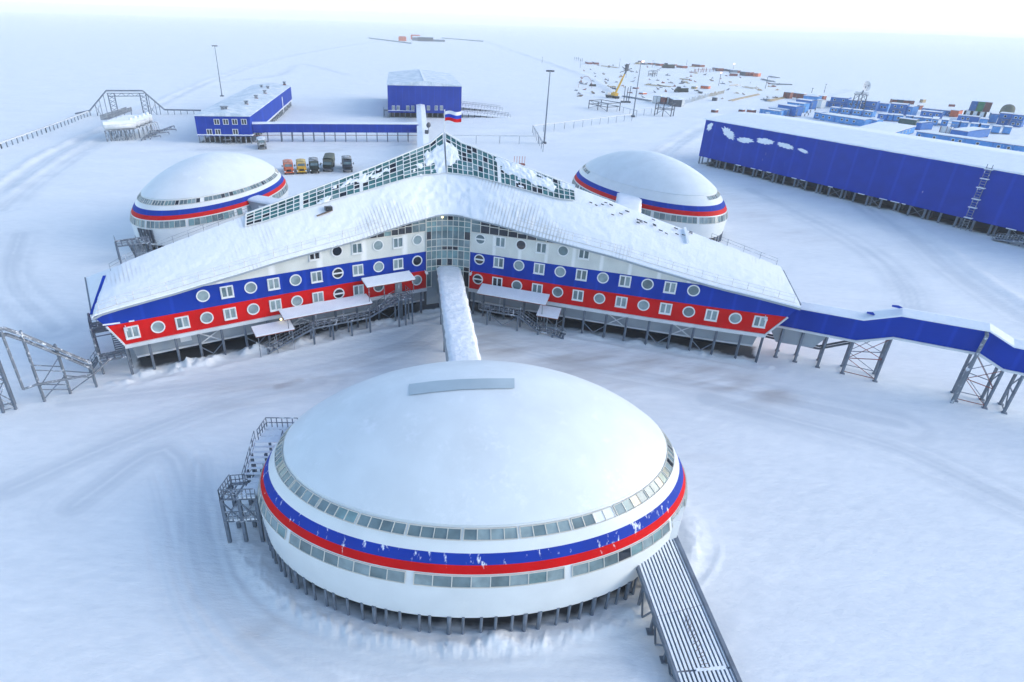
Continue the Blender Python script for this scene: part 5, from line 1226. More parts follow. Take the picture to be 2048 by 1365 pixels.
for i in range(8): part('column', STEELD, B1, lambda b: b.beam(P1(1+i*2.4, 6, 2.6), P1(1+i*2.4, 6, -.6), .3))
part('porch', STEELF, B1, lambda b: (b.beam(P1(9, -.9, 1.6), P1(12, -.9, 1.6), 1.6, .16), b.beam(P1(9, -1.6, .5), P1(12, -1.6, .5), .4, .16)))
part('wind_brace', STEELF, B1, lambda b: (b.beam(P1(13, .1, 2.5), P1(15.6, .1, 0), .12), b.beam(P1(15.6, .1, 2.5), P1(13, .1, 0), .12)))

# --- blue corridor from the block to the snow-roofed corridor
def long_link(name, label, pts, w, zf, zt, roofm, legs, wallm=BLUE):
    T = thing(name, label, 'walkway', (*np.mean(np.array(pts), 0), 0))
    for a, c in zip(pts[:-1], pts[1:]):
        a, c = np.array(a, float), np.array(c, float); t = unit(c-a); n = np.array([-t[1], t[0]]); L_ = np.linalg.norm(c-a)
        P = lambda s, d, z: np.array([*(a+t*s+n*d), z])
        part('wall', wallm, T, lambda b: b.hexa([P(0, -w/2, zf), P(L_, -w/2, zf), P(L_, w/2, zf), P(0, w/2, zf)], [P(0, -w/2, zt), P(L_, -w/2, zt), P(L_, w/2, zt), P(0, w/2, zt)]))
        part('snowy_roof', roofm, T, lambda b: b.grid([[P(s, -w/2-.15, zt-.08), P(s, -w/2-.15, zt+.14), P(s, -w*.25, zt+.34), P(s, 0, zt+.5), P(s, w*.25, zt+.34), P(s, w/2+.15, zt+.14), P(s, w/2+.15, zt-.08)] for s in np.linspace(0, L_, 20)]))
        n_l = max(2, int(L_/legs))
        for i in range(n_l+1):
            s = L_*i/n_l
            for d in (-w/2+.15, w/2-.15): part('leg', STEEL, T, lambda b: b.beam(P(s, d, zf), P(s, d, -.6), .26))
        part('pipe', RUST, T, lambda b: b.tube(P(0, -w/2+.1, zf-1.0), P(L_, -w/2+.1, zf-1.0), .1, 6))
    return T
long_link('blue_corridor', 'blue corridor on stilts between the administration block and the snowy corridor', [(-79.5, 234.6), (-70, 237.2), (-19.2, 245.4)], 3.2, 3.55, 6.65, SNOW, 3.9)
SC = long_link('snowy_corridor', 'snow covered corridor from the blue hall towards the atrium building', [(-23.2, 311), (-10.4, 157)], 3.7, 3.3, 6.0, SNOW, 9, GREY)
DA = thing('roof_antenna', 'small dark dish antenna on the snowy corridor roof', 'antenna', U(857, 262, 6.6))
q = U(857, 266, 6.4)
part('mast', STEELD, DA, lambda b: b.tube(q, q+Z*2.2, .1, 6)); part('dish', STEELD, DA, lambda b: b.tube(q+Z*2.6+np.array([0, .1, 0]), q+Z*2.5+np.array([.25, -.25, .1]), .95, 14, .15)); part('box', STEELD, DA, lambda b: b.box(q+np.array([-.6, -1.5, .5]), (1.2, .8, 1.2)))

# --- tall blue hall
A2, B2 = np.array([-38.4, 307.4]), np.array([-3.6, 311.1])
H2 = thing('gable_hall', 'tall blue hall with low white windows behind the flag', 'hall', (*((A2+B2)/2), 0))
zt2 = 14.6; zr2 = height_at((A2+B2)/2, 850, 163.2)
P2, W2 = gable(H2, A2, B2, 76., 2.4, zt2, zr2, roofm=ROOFTHIN)
t2 = unit(B2-A2)
for px in (787, 796.5, 815.5, 825.5, 857, 872.5, 883): small_window(H2, on_plane(px, 216.3, A2, B2), t2, np.array([t2[1], -t2[0]]), 1.3, 1.9, False)
part('sill_snow', SNOW, H2, lambda b: [b.beam(P2(s, -.15, 3.3), P2(s+1.4, -.15, 3.3+rnd.uniform(-.1, .1)), .35, .22) for s in np.arange(0, 12.5, 1.4)])
part('ridge_cap', SNOW, H2, lambda b: b.beam(P2(W2/2, -.4, zr2+.25), P2(W2/2, 76.4, zr2+.25), .9, .22))
for i in range(14): part('column', STEEL, H2, lambda b: b.beam(P2(.4+i*2.6, .3, 2.4), P2(.4+i*2.6, .3, -.6), .34))
for i in range(7): part('column', STEELD, H2, lambda b: b.beam(P2(2+i*5, 7, 2.4), P2(2+i*5, 7, -.6), .4))
T = thing('hall_ramp', 'snowy vehicle ramp with railings on the right side of the tall hall', 'ramp', P2(W2+12, 12, 0))
for d0, d1 in ((4, 11), (30, 40)):
    part('deck', SNOW, T, lambda b: b.hexa([P2(W2+.2, d0, 1.7), P2(W2+25, d0, -.2), P2(W2+25, d1, -.2), P2(W2+.2, d1, 1.7)], [P2(W2+.2, d0, 2.5), P2(W2+25, d0, .3), P2(W2+25, d1, .3), P2(W2+.2, d1, 2.5)]))
    for d in (d0, d1): part('handrail', STEELF, T, lambda b: railing(b, [P2(W2+.2, d, 2.5), P2(W2+25, d, .3)], 1.4, .07, True, 1.6))
    for i in range(6): part('leg', STEELD, T, lambda b: b.beam(P2(W2+1+i*3, d0+.2, 2.0-i*.25), P2(W2+1+i*3, d0+.2, -.6), .4))
T = thing('side_stairs', 'steel stairs on the left side of the tall blue hall', 'stairs', P2(-2, 8, 0))
deck(T, P2(-2.2, 4, 2.6), P2(-2.2, 9, 2.6), 2.2, t2); flight(T, P2(-2.2, 0, .1), P2(-2.2, 4, 2.6), 2.0, t2); part('handrail', STEELF, T, lambda b: railing(b, [P2(-2.2, 4, 2.6), P2(-2.2, 9, 2.6)], 1.2, .06, True, 1))
for d in (4.2, 8.8): part('leg', STEEL, T, lambda b: b.beam(P2(-2, d, 2.6), P2(-2, d, -.5), .26))

# --- fuel tanks on stilts
tl, tr = U(208, 257, 4.6), U(271, 253, 4.6); ta_ = unit((tr-tl)[:2]); tb_ = np.array([-ta_[1], ta_[0]]); TLn = np.linalg.norm(tr-tl)
step = unit((U(305, 240, 4.6)-tr)[:2])
back = U(303, 236, 5.5)[:2]-tr[:2]; 
T = thing('fuel_tank_rack', 'grey frosted steel rack on stilts carrying the white fuel tanks', 'tank rack', (*tl[:2], 0))
def TP(s, k, z): q = tl[:2]+ta_*s+back*k/4.; return np.array([*q, z])
part('frame', STEELF, T, lambda b: [(b.beam(TP(.5, k-.3, 3.8), TP(TLn-.3, k-.3, 3.8), .3), b.beam(TP(.5, k+.3, 3.8), TP(TLn-.3, k+.3, 3.8), .3)) for k in range(5)]+[b.beam(TP(s, -.4, 3.7), TP(s, 4.4, 3.7), .3) for s in (.6, TLn/2, TLn-.5)])
for k in range(5):
    for s in np.linspace(.6, TLn-.4, 8 if k == 0 else 3): part('leg', STEELF, T, lambda b: b.beam(TP(s, k-.3, 3.8), TP(s, k-.3, -.5), .28))
part('lattice', STEEL, T, lambda b: [b.beam(TP(s, -.25, 3.6), TP(s+1.2, -.25, .2), .14) for s in np.linspace(.6, TLn-2, 9)]+[b.beam(TP(s+1.2, -.2, 3.6), TP(s, -.2, .2), .14) for s in np.linspace(.6, TLn-2, 9)])
for k in range(5):
    part('drain_bend', SILL, T, lambda b: (b.path([TP(TLn, k, 3.9), TP(TLn+.9, k, 3.6), TP(TLn+1.4, k, .1)], .2, 8), b.path([TP(TLn, k+.4, 3.9), TP(TLn+1.1, k+.4, 3.4), TP(TLn+1.5, k+.4, .1)], .2, 8)))
for k in range(5):
    TK = thing('fuel_tank', 'frontmost white fuel tank lying on the steel rack' if k == 0 else 'white fuel tank, number %d from the front on the steel rack' % (k+1), 'tank', TP(TLn/2, k, 3.95), 'fuel tanks on the steel rack')
    def tank(b):
        rows = []; c0, c1 = TP(.2, k, 5.35), TP(TLn-.2, k, 5.35); ax_ = V3((*ta_, 0)); nx = V3((*tb_, 0)); r0 = 1.4
        for s, r_ in ((-.55, .1), (-.45, .6), (-.2, 1.1), (.0, 1.4), (1, 1.4)):
            base = c0+ax_*s if s < 1 else c1; rows.append([base+(nx*math.cos(q)+Z*math.sin(q))*r_ for q in np.linspace(0, 2*math.pi, 20)[:-1]])
        for s, r_ in ((.2, 1.1), (.45, .6), (.55, .1)): rows.append([c1+ax_*s+(nx*math.cos(q)+Z*math.sin(q))*r_ for q in np.linspace(0, 2*math.pi, 20)[:-1]])
        b.grid(rows, close=True)
    part('shell', WHITEP, TK, tank, True)
    part('snow_cap', SNOW, TK, lambda b: b.grid([[TP(s, k, 5.5)+V3((*tb_, 0))*1.55*math.cos(q)+Z*1.45*math.sin(q) for q in np.linspace(.25, math.pi-.25, 9)] for s in np.linspace(-.1, TLn+.1, 9)]), True)
    part('hatch', SNOW, TK, lambda b: b.tube(TP(TLn-1.2, k, 6.5), TP(TLn-1.2, k, 7.7), .75, 10, .5))
T = thing('gangway', 'frosted grey gangway leading up behind the fuel tanks', 'gangway', (*U(240, 236, 0)[:2], 0))
ga, gb = U(214, 240, 6.2), U(264, 222, 3.0); gn_ = np.array([-unit((gb-ga)[:2])[1], unit((gb-ga)[:2])[0]])
deck(T, ga, gb, 2.0, gn_)
for k in (0, 2): part('handrail', STEELF, T, lambda b: railing(b, [ga+V3((*gn_, 0))*k, gb+V3((*gn_, 0))*k], 1.6, .08, True, .9))
for f in (0.05, .35, .65, .95): q = lerp(ga, gb, f); part('leg', STEEL, T, lambda b: b.beam(q, (*q[:2], -.4), .25))
T = thing('pipe_manifold', 'tangle of low frosted pipes beside the fuel tanks', 'pipework', (*U(320, 268, 0)[:2], 0))
for k in range(9):
    a_, c_ = U(283+k*7, 280-k*3.2, .6), U(296+k*6.5, 268-k*2.0, .6+.1*(k % 3)); part('pipe', STEELF, T, lambda b: (b.tube(a_, c_, .22, 7), b.tube(a_, (*a_[:2], -.2), .2, 6), b.tube(c_, (*c_[:2], -.2), .2, 6)))
for py in (262, 268, 275): a_, c_ = U(300, py, .9), U(352-(py-262)*2.4, py-3, .8); part('pipe', STEELF, T, lambda b: (b.tube(a_, c_, .2, 7), b.tube(a_, (*a_[:2], -.2), .16, 6), b.tube(c_, (*c_[:2], -.2), .16, 6)))

# --- pipe arch and racks
AA, AB = np.array([-171., 284.]), np.array([-126., 301.]); at_ = unit(AB-AA); an2 = np.array([-at_[1], at_[0]])
def ah(px, py): return on_plane(px, py, AA, AB)
T = thing('pipe_arch', 'tall steel pipe arch with lattice towers left of the blue block', 'pipe arch', (*((AA+AB)/2), 0))
for d in (0, .9): part('pipe', STEEL, T, lambda b: b.path([q+V3((*an2, 0))*d for q in (ah(150, 228), ah(179, 222), ah(212, 182), ah(285, 182), ah(329, 220), ah(402, 221.5))], .3, 6))
part('girder', STEEL, T, lambda b: (b.beam(ah(213, 187), ah(288, 187), .3), b.beam(ah(215, 193), ah(286, 192.5), .3), [b.beam(ah(216+i*9, 187 if i % 2 else 193), ah(225+i*9, 193 if i % 2 else 187), .16) for i in range(7)]))
for xa, xb in ((215, 228), (279, 291)):
    ca_, cb_ = ah(xa, 187), ah(xb, 187)
    for c in (ca_, cb_): part('tower_leg', STEEL, T, lambda b: b.beam(c, (*c[:2], -.5), .34))
    part('tower_lattice', STEEL, T, lambda b: [(b.beam((*ca_[:2], z), (*cb_[:2], z+1.6), .18), b.beam((*cb_[:2], z), (*ca_[:2], z+1.6), .18)) for z in np.arange(.2, ca_[2]-1.5, 1.7)])
for xs_2, pys in (((190, 198, 206), (209, 199, 189)), ((296, 309, 318), (192, 203, 211))):
    for x, y in zip(xs_2, pys): c = ah(x, y); part('prop', STEEL, T, lambda b: b.beam(c, (*c[:2], -.5), .2))
    part('wind_brace', STEEL, T, lambda b: (b.beam((*ah(xs_2[0], 210)[:2], .3), (*ah(xs_2[1], 210)[:2], 4.5), .16), b.beam((*ah(xs_2[1], 210)[:2], .3), (*ah(xs_2[0], 210)[:2], 4.5), .16)))
for x in range(335, 402, 13): c = ah(x, 221.5); part('prop', STEEL, T, lambda b: b.beam(c, (*c[:2], -.5), .2))
def pipe_rack(name, label, pts, z, step, dz=.0, r=.16, post=.16, pair=.7, two=False):
    P = [V3(U(a, c, z)) for a, c in pts]; T = thing(name, label, 'pipe rack', (*P[0][:2], 0))
    for k in ((0, pair) if pair else (0,)):
        off = V3((*np.array([0, 1.]), 0))*k; part('pipe', SILL, T, lambda b: b.path([p+off for p in P], r, 6))
    for a, c in zip(P[:-1], P[1:]):
        n = max(1, int(np.linalg.norm(c-a)/step))
        for i in range(n+1): q = lerp(a, c, i/n); part('post', STEEL, T, lambda b: (b.beam((q[0], q[1], z), (q[0], q[1], -.6), post), b.beam((q[0], q[1]-.2, z-.25), (q[0], q[1]+pair+.2, z-.25), .12)))
    return T
pipe_rack('pipe_rack', 'long low pipe rack running from the left edge to the pipe arch', [(-30, 297), (0, 286), (90, 254.5), (179, 222)], 2.1, 3.4, r=.28, post=.26, pair=1.4)
pipe_rack('pipe_rack', 'low pipe rack right of the atrium apex', [(905, 271.5), (1000, 272), (1078, 273)], 3.0, 6.5)
pipe_rack('pipe_rack', 'pipe rack slanting from the near mast towards the crane', [(1087, 288), (1066, 252), (1130, 245), (1265, 229)], 3.0, 6.0, pair=1.2)
pipe_rack('pipe_rack', 'short pipe rack right of the lit mast foot', [(1274, 221), (1304, 217)], 3.0, 6.0)
pipe_rack('pipe_rack', 'pipe rack from the open frame to the lit mast foot', [(1195, 206), (1235, 212), (1274, 222)], 3.0, 6.0)

# --- floodlight masts
def mast(px, py, label, lit=False, h=26.4):
    q = U(px, py, 0); T = thing('light_mast', label, 'light mast', q, 'tall floodlight masts')
    part('pole', STEEL, T, lambda b: b.tube((q[0], q[1], 0), (q[0], q[1], h), .34, 8, .17)); part('foot', STEELD, T, lambda b: b.box((q[0], q[1], .3), (1.7, 1.7, .8)))
    part('crown_ring', STEELD, T, lambda b: [b.beam((q[0]+1.1*math.cos(a), q[1]+1.1*math.sin(a), h), (q[0]+1.1*math.cos(a+math.pi/4), q[1]+1.1*math.sin(a+math.pi/4), h), .16) for a in np.arange(8)*math.pi/4]+[b.beam((q[0], q[1], h), (q[0]+1.1*math.cos(a), q[1]+1.1*math.sin(a), h), .1) for a in np.arange(4)*math.pi/2])
    for k in range(6):
        a = k*math.pi/3; part('floodlight', LIT if (lit and k in (0, 5)) else STEELD, T, lambda b: b.box((q[0]+1.25*math.cos(a), q[1]+1.25*math.sin(a), h-.15), (.55, .55, .5), a))
mast(444.3, 194, 'tall floodlight mast behind the blue administration block'); mast(1088, 288, 'tall floodlight mast standing at the bend of the pipe rack'); mast(1265.8, 234, 'tall floodlight mast with a lit lamp near the crane', True)
# ================================================================ vehicles
def yaw_of(v): return math.atan2(v[0], -v[1])*1.0            # local -Y is the front; returns rotation turning -Y to v
def wheel(T, x, y, r, w=.35):
    part('wheel', BLACK, T, lambda b: (b.tube((x-w/2, y, r), (x+w/2, y, r), r, 14), b.tube((x-w/2-.02, y, r), (x+w/2+.02, y, r), r*.45, 8)))
def truck(name, label, px, py, px2, py2, L, W, cab, body, roofm, hood=1.1, boxh=1.5, boxtop=None, group='trucks parked in the yard', lights=True, cabover=False):
    T = thing(name, label, 'truck', (0, 0, 0))
    hw = W/2; r = .62; base = .75; yb = 0; T.scale = (1.14, 1.14, 1.14)
    if not cabover:
        part('bonnet', cab, T, lambda b: b.hexa([(-hw*.78, 0, base), (hw*.78, 0, base), (hw*.86, hood, base), (-hw*.86, hood, base)], [(-hw*.62, .1, base+.78), (hw*.62, .1, base+.78), (hw*.78, hood, base+1.0), (-hw*.78, hood, base+1.0)]))
        part('fender', cab, T, lambda b: b.box((-hw*.84, .75, 1.25), (.5, 1.3, .25))); part('fender', cab, T, lambda b: b.box((hw*.84, .75, 1.25), (.5, 1.3, .25)))
        y0 = hood
    else: y0 = .1
    part('grille', BLACK, T, lambda b: (b.box((0, -.03, base+.38), (hw*.95, .06, .5)),))
    part('bumper', cab if lights else STEELD, T, lambda b: b.box((0, -.16, .72), (W*.98, .26, .3)))
    part('cab', cab, T, lambda b: (b.hexa([(-hw*.92, y0, base), (hw*.92, y0, base), (hw*.92, y0+1.7, base), (-hw*.92, y0+1.7, base)], [(-hw*.92, y0-.02, base+1.0), (hw*.92, y0-.02, base+1.0), (hw*.92, y0+1.7, base+1.0), (-hw*.92, y0+1.7, base+1.0)]),
        b.hexa([(-hw*.92, y0, base+1.0), (hw*.92, y0, base+1.0), (hw*.92, y0+1.7, base+1.0), (-hw*.92, y0+1.7, base+1.0)], [(-hw*.82, y0+.38, base+1.85), (hw*.82, y0+.38, base+1.85), (hw*.86, y0+1.65, base+1.85), (-hw*.86, y0+1.65, base+1.85)])))
    part('cab_roof', roofm, T, lambda b: b.box((0, y0+1.0, base+1.88), (W*.80, 1.25, .1)))
    part('windscreen', MID, T, lambda b: b.quad((-hw*.80, y0+.035, base+1.1), (hw*.80, y0+.035, base+1.1), (hw*.70, y0+.34, base+1.76), (-hw*.70, y0+.34, base+1.76)))
    for s in (-1, 1):
        part('side_window', DKP, T, lambda b: b.quad((s*hw*.925, y0+.35, base+1.08), (s*hw*.925, y0+1.4, base+1.08), (s*hw*.87, y0+1.4, base+1.7), (s*hw*.86, y0+.55, base+1.7)))
        part('headlight', WHITEP if lights else STEEL, T, lambda b: b.tube((s*hw*.86, -.34, .95), (s*hw*.86, -.2, .95), .17, 10))
        part('mirror', BLACK, T, lambda b: (b.beam((s*hw*.9, y0+.2, base+1.3), (s*(hw+.32), y0+.1, base+1.4), .06), b.box((s*(hw+.34), y0+.1, base+1.35), (.2, .12, .5))))
    yb = y0+1.95
    part('cargo_body', body, T, lambda b: b.hexa([(-hw, yb, base+.45), (hw, yb, base+.45), (hw, L, base+.45), (-hw, L, base+.45)], [(-hw*.98, yb, base+.45+boxh), (hw*.98, yb, base+.45+boxh), (hw*.98, L, base+.45+boxh), (-hw*.98, L, base+.45+boxh)]))
    zt = base+.45+boxh
    part('body_roof', boxtop or roofm, T, lambda b: b.grid([[(x, y, zt+dz) for x, dz in ((-hw*1.0, -.05), (-hw*.99, .05), (-hw*.75, .22), (0, .32), (hw*.75, .22), (hw*.99, .05), (hw*1.0, -.05))] for y in np.linspace(yb-.03, L+.03, 6)]), True)
    part('chassis', STEELD, T, lambda b: (b.box((-.4, L/2, .85), (.16, L*.98, .25)), b.box((.4, L/2, .85), (.16, L*.98, .25)), b.box((0, L-.1, .7), (W*.9, .12, .2))))
    for y in (.8, L*.66, L*.66+1.3):
        for s in (-1, 1): wheel(T, s*hw*.82, y, r)
    a, c = U(px, py, 0), U(px2, py2, 0); v = unit((a-c)[:2])
    T.location = [float(a[0]), float(a[1]), 0]; T.rotation_euler = (0, 0, math.atan2(v[0], -v[1])); T['group'] = group
    return T
truck('parked_truck', 'orange truck with a faded orange box, beside the oval dome', 579, 350.5, 575.5, 335, 6.6, 2.5, ORANGE, ORANGE, ORANGER, 1.1, 1.25, ORANGER)
truck('parked_truck', 'yellow truck with a dusty yellow box', 604.3, 349, 602, 333, 6.6, 2.5, YELLOW, YELLOW, YELLOWR, 1.1, 1.25, YELLOWR)
truck('parked_truck', 'dark truck with grey canvas between the yellow and olive trucks', 630, 348, 626.5, 330, 8.0, 2.5, OLIVE, OLIVE, OLIVEL, 1.2, 1.3, GREYCAN)
truck('parked_truck', 'largest olive camouflaged truck with high canvas body', 656, 344, 664.5, 318, 9.6, 2.75, OLIVE, OLIVEL, OLIVEL, .9, 1.7, OLIVEL, lights=False, cabover=True)
truck('parked_truck', 'navy truck with pale grey canvas, last of the row towards the roof', 696, 345.5, 692.5, 328, 8.0, 2.6, NAVY, GREYCAN, NAVY, 1.3, 1.5, GREYCAN, lights=False)
truck('parked_truck', 'grey truck standing alone beside the administration block', 525, 299.5, 522, 286, 7.5, 2.6, GREYCAN, GREYCAN, SNOW, 1.2, 1.2, SNOW, 'trucks beside the buildings', lights=False)
# ---- mobile crane with raised boom
def local(T, a, v):
    T.location = [float(a[0]), float(a[1]), 0]; T.rotation_euler = (0, 0, math.atan2(v[0], -v[1]))
CR = thing('mobile_crane', 'yellow mobile crane with its lattice tipped boom raised over the snow', 'crane', (0, 0, 0), 'cranes')
part('carrier', STEELD, CR, lambda b: b.box((0, 6.0, 1.35), (2.6, 12.0, .55))); part('driver_cab', WHITEP, CR, lambda b: b.hexa([(-1.25, 0, 1.2), (1.25, 0, 1.2), (1.25, 2.2, 1.2), (-1.25, 2.2, 1.2)], [(-1.1, .3, 3.0), (1.1, .3, 3.0), (1.1, 2.2, 3.0), (-1.1, 2.2, 3.0)]))
part('windscreen', DKP, CR, lambda b: b.quad((-1.05, .12, 2.0), (1.05, .12, 2.0), (1.0, .27, 2.8), (-1.0, .27, 2.8)))
part('superstructure', YELLOW, CR, lambda b: (b.box((0, 8.2, 2.6), (2.7, 4.2, 1.7)), b.box((-.9, 6.2, 2.9), (.9, 1.8, 1.9))))
for y in (1.5, 3.0, 8.2, 9.7, 11.0):
    for s in (-1, 1): wheel(CR, s*1.1, y, .8, .45)
for s in (-1, 1): part('outrigger', STEELD, CR, lambda b: (b.beam((0, 5, 1.3), (s*3.2, 5, 1.2), .35), b.beam((s*3.2, 5, 1.2), (s*3.2, 5, 0), .3)))
ca0, ca1 = U(1213, 194.5, 0), U(1229, 197.5, 0); cv = unit((ca0-ca1)[:2]); crz = math.atan2(cv[0], -cv[1])
bm0 = U(1230, 188.5, 3.6); bmd = on_plane(1254, 139, bm0[:2], bm0[:2]+np.array([1., .15])); bv = bmd-bm0
# the boom belongs to the crane: bring its points into the crane's own frame
Mi = (Matrix.Translation((float(ca0[0]), float(ca0[1]), 0)) @ Matrix.Rotation(crz, 4, 'Z')).inverted()
def LC(p): return np.array(Mi @ Vector([float(k) for k in p]))
part('boom', YELLOW, CR, lambda b: (b.beam(LC(bm0), LC(bm0+bv*.62), 1.0), b.beam(LC(bm0+bv*.60), LC(bm0+bv*.80), .75)))
part('boom_tip', STEELD, CR, lambda b: (b.beam(LC(bm0+bv*.55), LC(bm0+bv), .7), b.beam(LC(bm0+bv*.93), LC(bm0+bv+Z*3), 1.6), [b.tube(LC(bm0+bv*.97), LC(bm0+bv*.97+np.array([dx, 0, dz])), .22, 5) for dx, dz in ((-4, -1.5), (-3, 1.8), (3.2, 1), (4.6, -.8), (1.4, 3.8), (-1.5, 3))]))
part('hoist_rope', STEELD, CR, lambda b: b.tube(LC(bm0+bv), LC(bm0+bv-Z*5), .1, 4))
local(CR, ca0, cv)
# ================================================================ cabins, containers and the village behind the warehouse
def base_box(tA, tB, h, depth, flip=False):
    a, c = U(*tA, h), U(*tB, h); t = unit((c-a)[:2]); n = np.array([-t[1], t[0]]); n = n if n[1] > 0 else -n
    return a[:2], t, n, float(np.linalg.norm((c-a)[:2]))
def cabin(label, tA, tB, h, depth, m=BLUECAB, wins=(), roof=SNOW, group='blue cabins of the settlement', name='cabin', door=None, cat='cabin', endwins=0, two=False):
    h = h*1.12; depth = depth*1.3
    o, t, n, L = base_box(tA, tB, h, depth); T = thing(name, label, cat, (*(o+t*L/2), 0), group)
    P = lambda s, d, z: np.array([*(o+t*s+n*d), z]); t3, n3 = V3((*t, 0)), V3((*n, 0))
    def walls(b): b.hexa([P(0, 0, .25), P(L, 0, .25), P(L, depth, .25), P(0, depth, .25)], [P(0, 0, h-.1), P(L, 0, h-.1), P(L, depth, h-.1), P(0, depth, h-.1)])
    part('body', m, T, walls)
    part('snowy_roof', roof, T, lambda b: b.grid([[P(s, -.15, h-.14), P(s, -.17, h+.04), P(s, depth*.25, h+.16), P(s, depth*.5, h+.26), P(s, depth*.75, h+.16), P(s, depth+.15, h+.04), P(s, depth+.15, h-.14)] for s in np.linspace(-.15, L+.15, 5)]))
    part('roof_edge', RUST, T, lambda b: b.beam(P(-.16, -.16, h-.2), P(L+.16, -.16, h-.2), .08, .1))
    for d in (.2, depth-.2): part('skid', STEELD, T, lambda b: b.beam(P(0, d, .12), P(L, d, .12), .3, .26))
    if two: part('landing', STEELF, T, lambda b: (b.beam(P(0, -.5, h*.5), P(L, -.5, h*.5), 1.0, .12), [b.beam(P(s, -.95, .1), P(s, -.95, h*.5), .1) for s in np.linspace(.2, L-.2, 4)], b.beam(P(0, -.95, h*.5+1), P(L, -.95, h*.5+1), .07)))
    for f in wins:
        for zc in ((h*.56,) if not two else (h*.27, h*.75)):
            c = P(f*L, -.02, zc); fr = part('window', FRAME, T, lambda b: (b.beam(c-t3*.55-Z*.5, c+t3*.55-Z*.5, .12, .12), b.beam(c-t3*.55+Z*.5, c+t3*.55+Z*.5, .12, .12), b.beam(c-t3*.55-Z*.5, c-t3*.55+Z*.5, .12, .12), b.beam(c+t3*.55-Z*.5, c+t3*.55+Z*.5, .12, .12)))
            part('pane', DKP, fr, lambda b: b.quad(c-t3*.5-n3*.02-Z*.45, c+t3*.5-n3*.02-Z*.45, c+t3*.5-n3*.02+Z*.45, c-t3*.5-n3*.02+Z*.45))
    if door is not None: part('door', BLUECAB2, T, lambda b: b.beam(P(door*L-.5, -.03, 1.35), P(door*L+.5, -.03, 1.35), .08, 2.0))
    return T, P, L
def z1(x, y): return (1500+x/7.314, 160+y/7.314)
def z2(x, y): return (1768+x/7.314, 170+y/7.314)
ordn = ['nearest', 'second', 'third', 'fourth', 'fifth', 'sixth']
for k, (a, c, h, dp) in enumerate((((150, 420), (440, 456), 2.9, 3.5), ((275, 403), (542, 440), 2.9, 4), ((415, 356), (682, 394), 4.6, 4.5), ((550, 320), (795, 350), 4.6, 4.5), ((680, 280), (903, 308), 4.6, 4.5), ((790, 226), (1002, 246), 5.4, 5))):
    T, P, L = cabin('%s blue cabin in the stepped row left of the settlement yard' % ordn[k], z1(*a), z1(*c), h, dp, BLUECAB2 if k in (2, 4) else BLUECAB, (), two=False, group='stepped row of blue cabins')
    part('end_ladder', STEELF, T, lambda b: (b.beam(P(L+.3, .6, .1), P(L+.3, .6, h*.9), .12), b.beam(P(L+.3, 1.4, .1), P(L+.3, 1.4, h*.9), .12), [b.beam(P(L+.3, .6, z), P(L+.3, 1.4, z), .1) for z in np.arange(.4, h*.9, .5)]))
    if k == 0: part('snow_patch', SNOW, T, lambda b: b.add([P(L*f, -.06, z) for f, z in ((.30, 1.5), (.42, 1.2), (.55, 1.35), (.56, 1.8), (.45, 1.95), (.33, 1.8))], [(0, 1, 2, 3, 4, 5)]))
cabin('long low blue dormitory with a row of windows facing the warehouse roof', z1(1045, 490), z1(1690, 585), 3.1, 6, BLUECAB, (.06, .21, .5, .62, .77), door=.34, name='dormitory')
cabin('short blue cabin at the left end of the long dormitory', z1(950, 470), z1(1040, 482), 3.0, 5, BLUECAB, (.5,))
cabin('blue cabin with a round end wheel at the right end of the dormitory', z1(1705, 570), z1(1860, 590), 3.0, 5, BLUECAB, (.35,))
cabin('white container standing beside the stepped blue cabins', z1(985, 290), z1(1060, 300), 4.2, 3, WHITEP, (), name='container', cat='container', group='white containers')
cabin('small blue cabin beside the white container', z1(1065, 300), z1(1155, 312), 3.0, 4, BLUECAB, (.5,))
cabin('two storey blue lodge left of the dish tower', z1(1190, 247), z1(1440, 270), 5.6, 5, BLUECAB2, (.25, .75), two=True, name='lodge')
cabin('two storey blue lodge right of the dish tower', z1(1640, 300), z1(1868, 320), 5.6, 5, BLUECAB2, (.2, .8), two=True, name='lodge')
cabin('blue lodge wing directly behind the dish tower', z1(1425, 290), z1(1630, 305), 4.8, 5, BLUECAB, (.3, .7), name='lodge')
cabin('blue cabin right of the second two storey lodge', z1(1880, 335), z1(2040, 350), 4.4, 5, BLUECAB, (.4, .7))
cabin('blue cabin with snowy roof below the two storey lodge', z1(1880, 490), z1(2000, 505), 3.0, 5, BLUECAB2, (.5,))
cabin('two storey blue cabin left of the green container', z2(105, 268), z2(345, 290), 5.4, 5, BLUECAB2, (.3, .7), two=True, name='lodge')
cabin('blue annex beside the two storey cabin with orange drums behind', z2(352, 312), z2(432, 322), 4.6, 4, BLUECAB, (.5,))
for lab, a, c, h, dp in (('first small snowy cabin behind the green container', (0, 425), (128, 440), 2.9, 5), ('second small snowy cabin behind the green container', (158, 440), (290, 448), 2.9, 5), ('small cabin with yellowed roof beyond the green container', (325, 452), (415, 460), 2.9, 4), ('small cabin above the blue end cabin', (440, 468), (572, 478), 2.9, 5), ('small cabin left of the two gabled cabins', (585, 483), (705, 492), 2.9, 5), ('left one of the two long snowy cabins', (712, 496), (802, 504), 2.9, 9), ('right one of the two long snowy cabins', (850, 508), (950, 517), 2.9, 9)):
    cabin(lab, z2(*a), z2(*c), h, dp, BLUECAB, (.5,), group='small snowy cabins in the middle row')
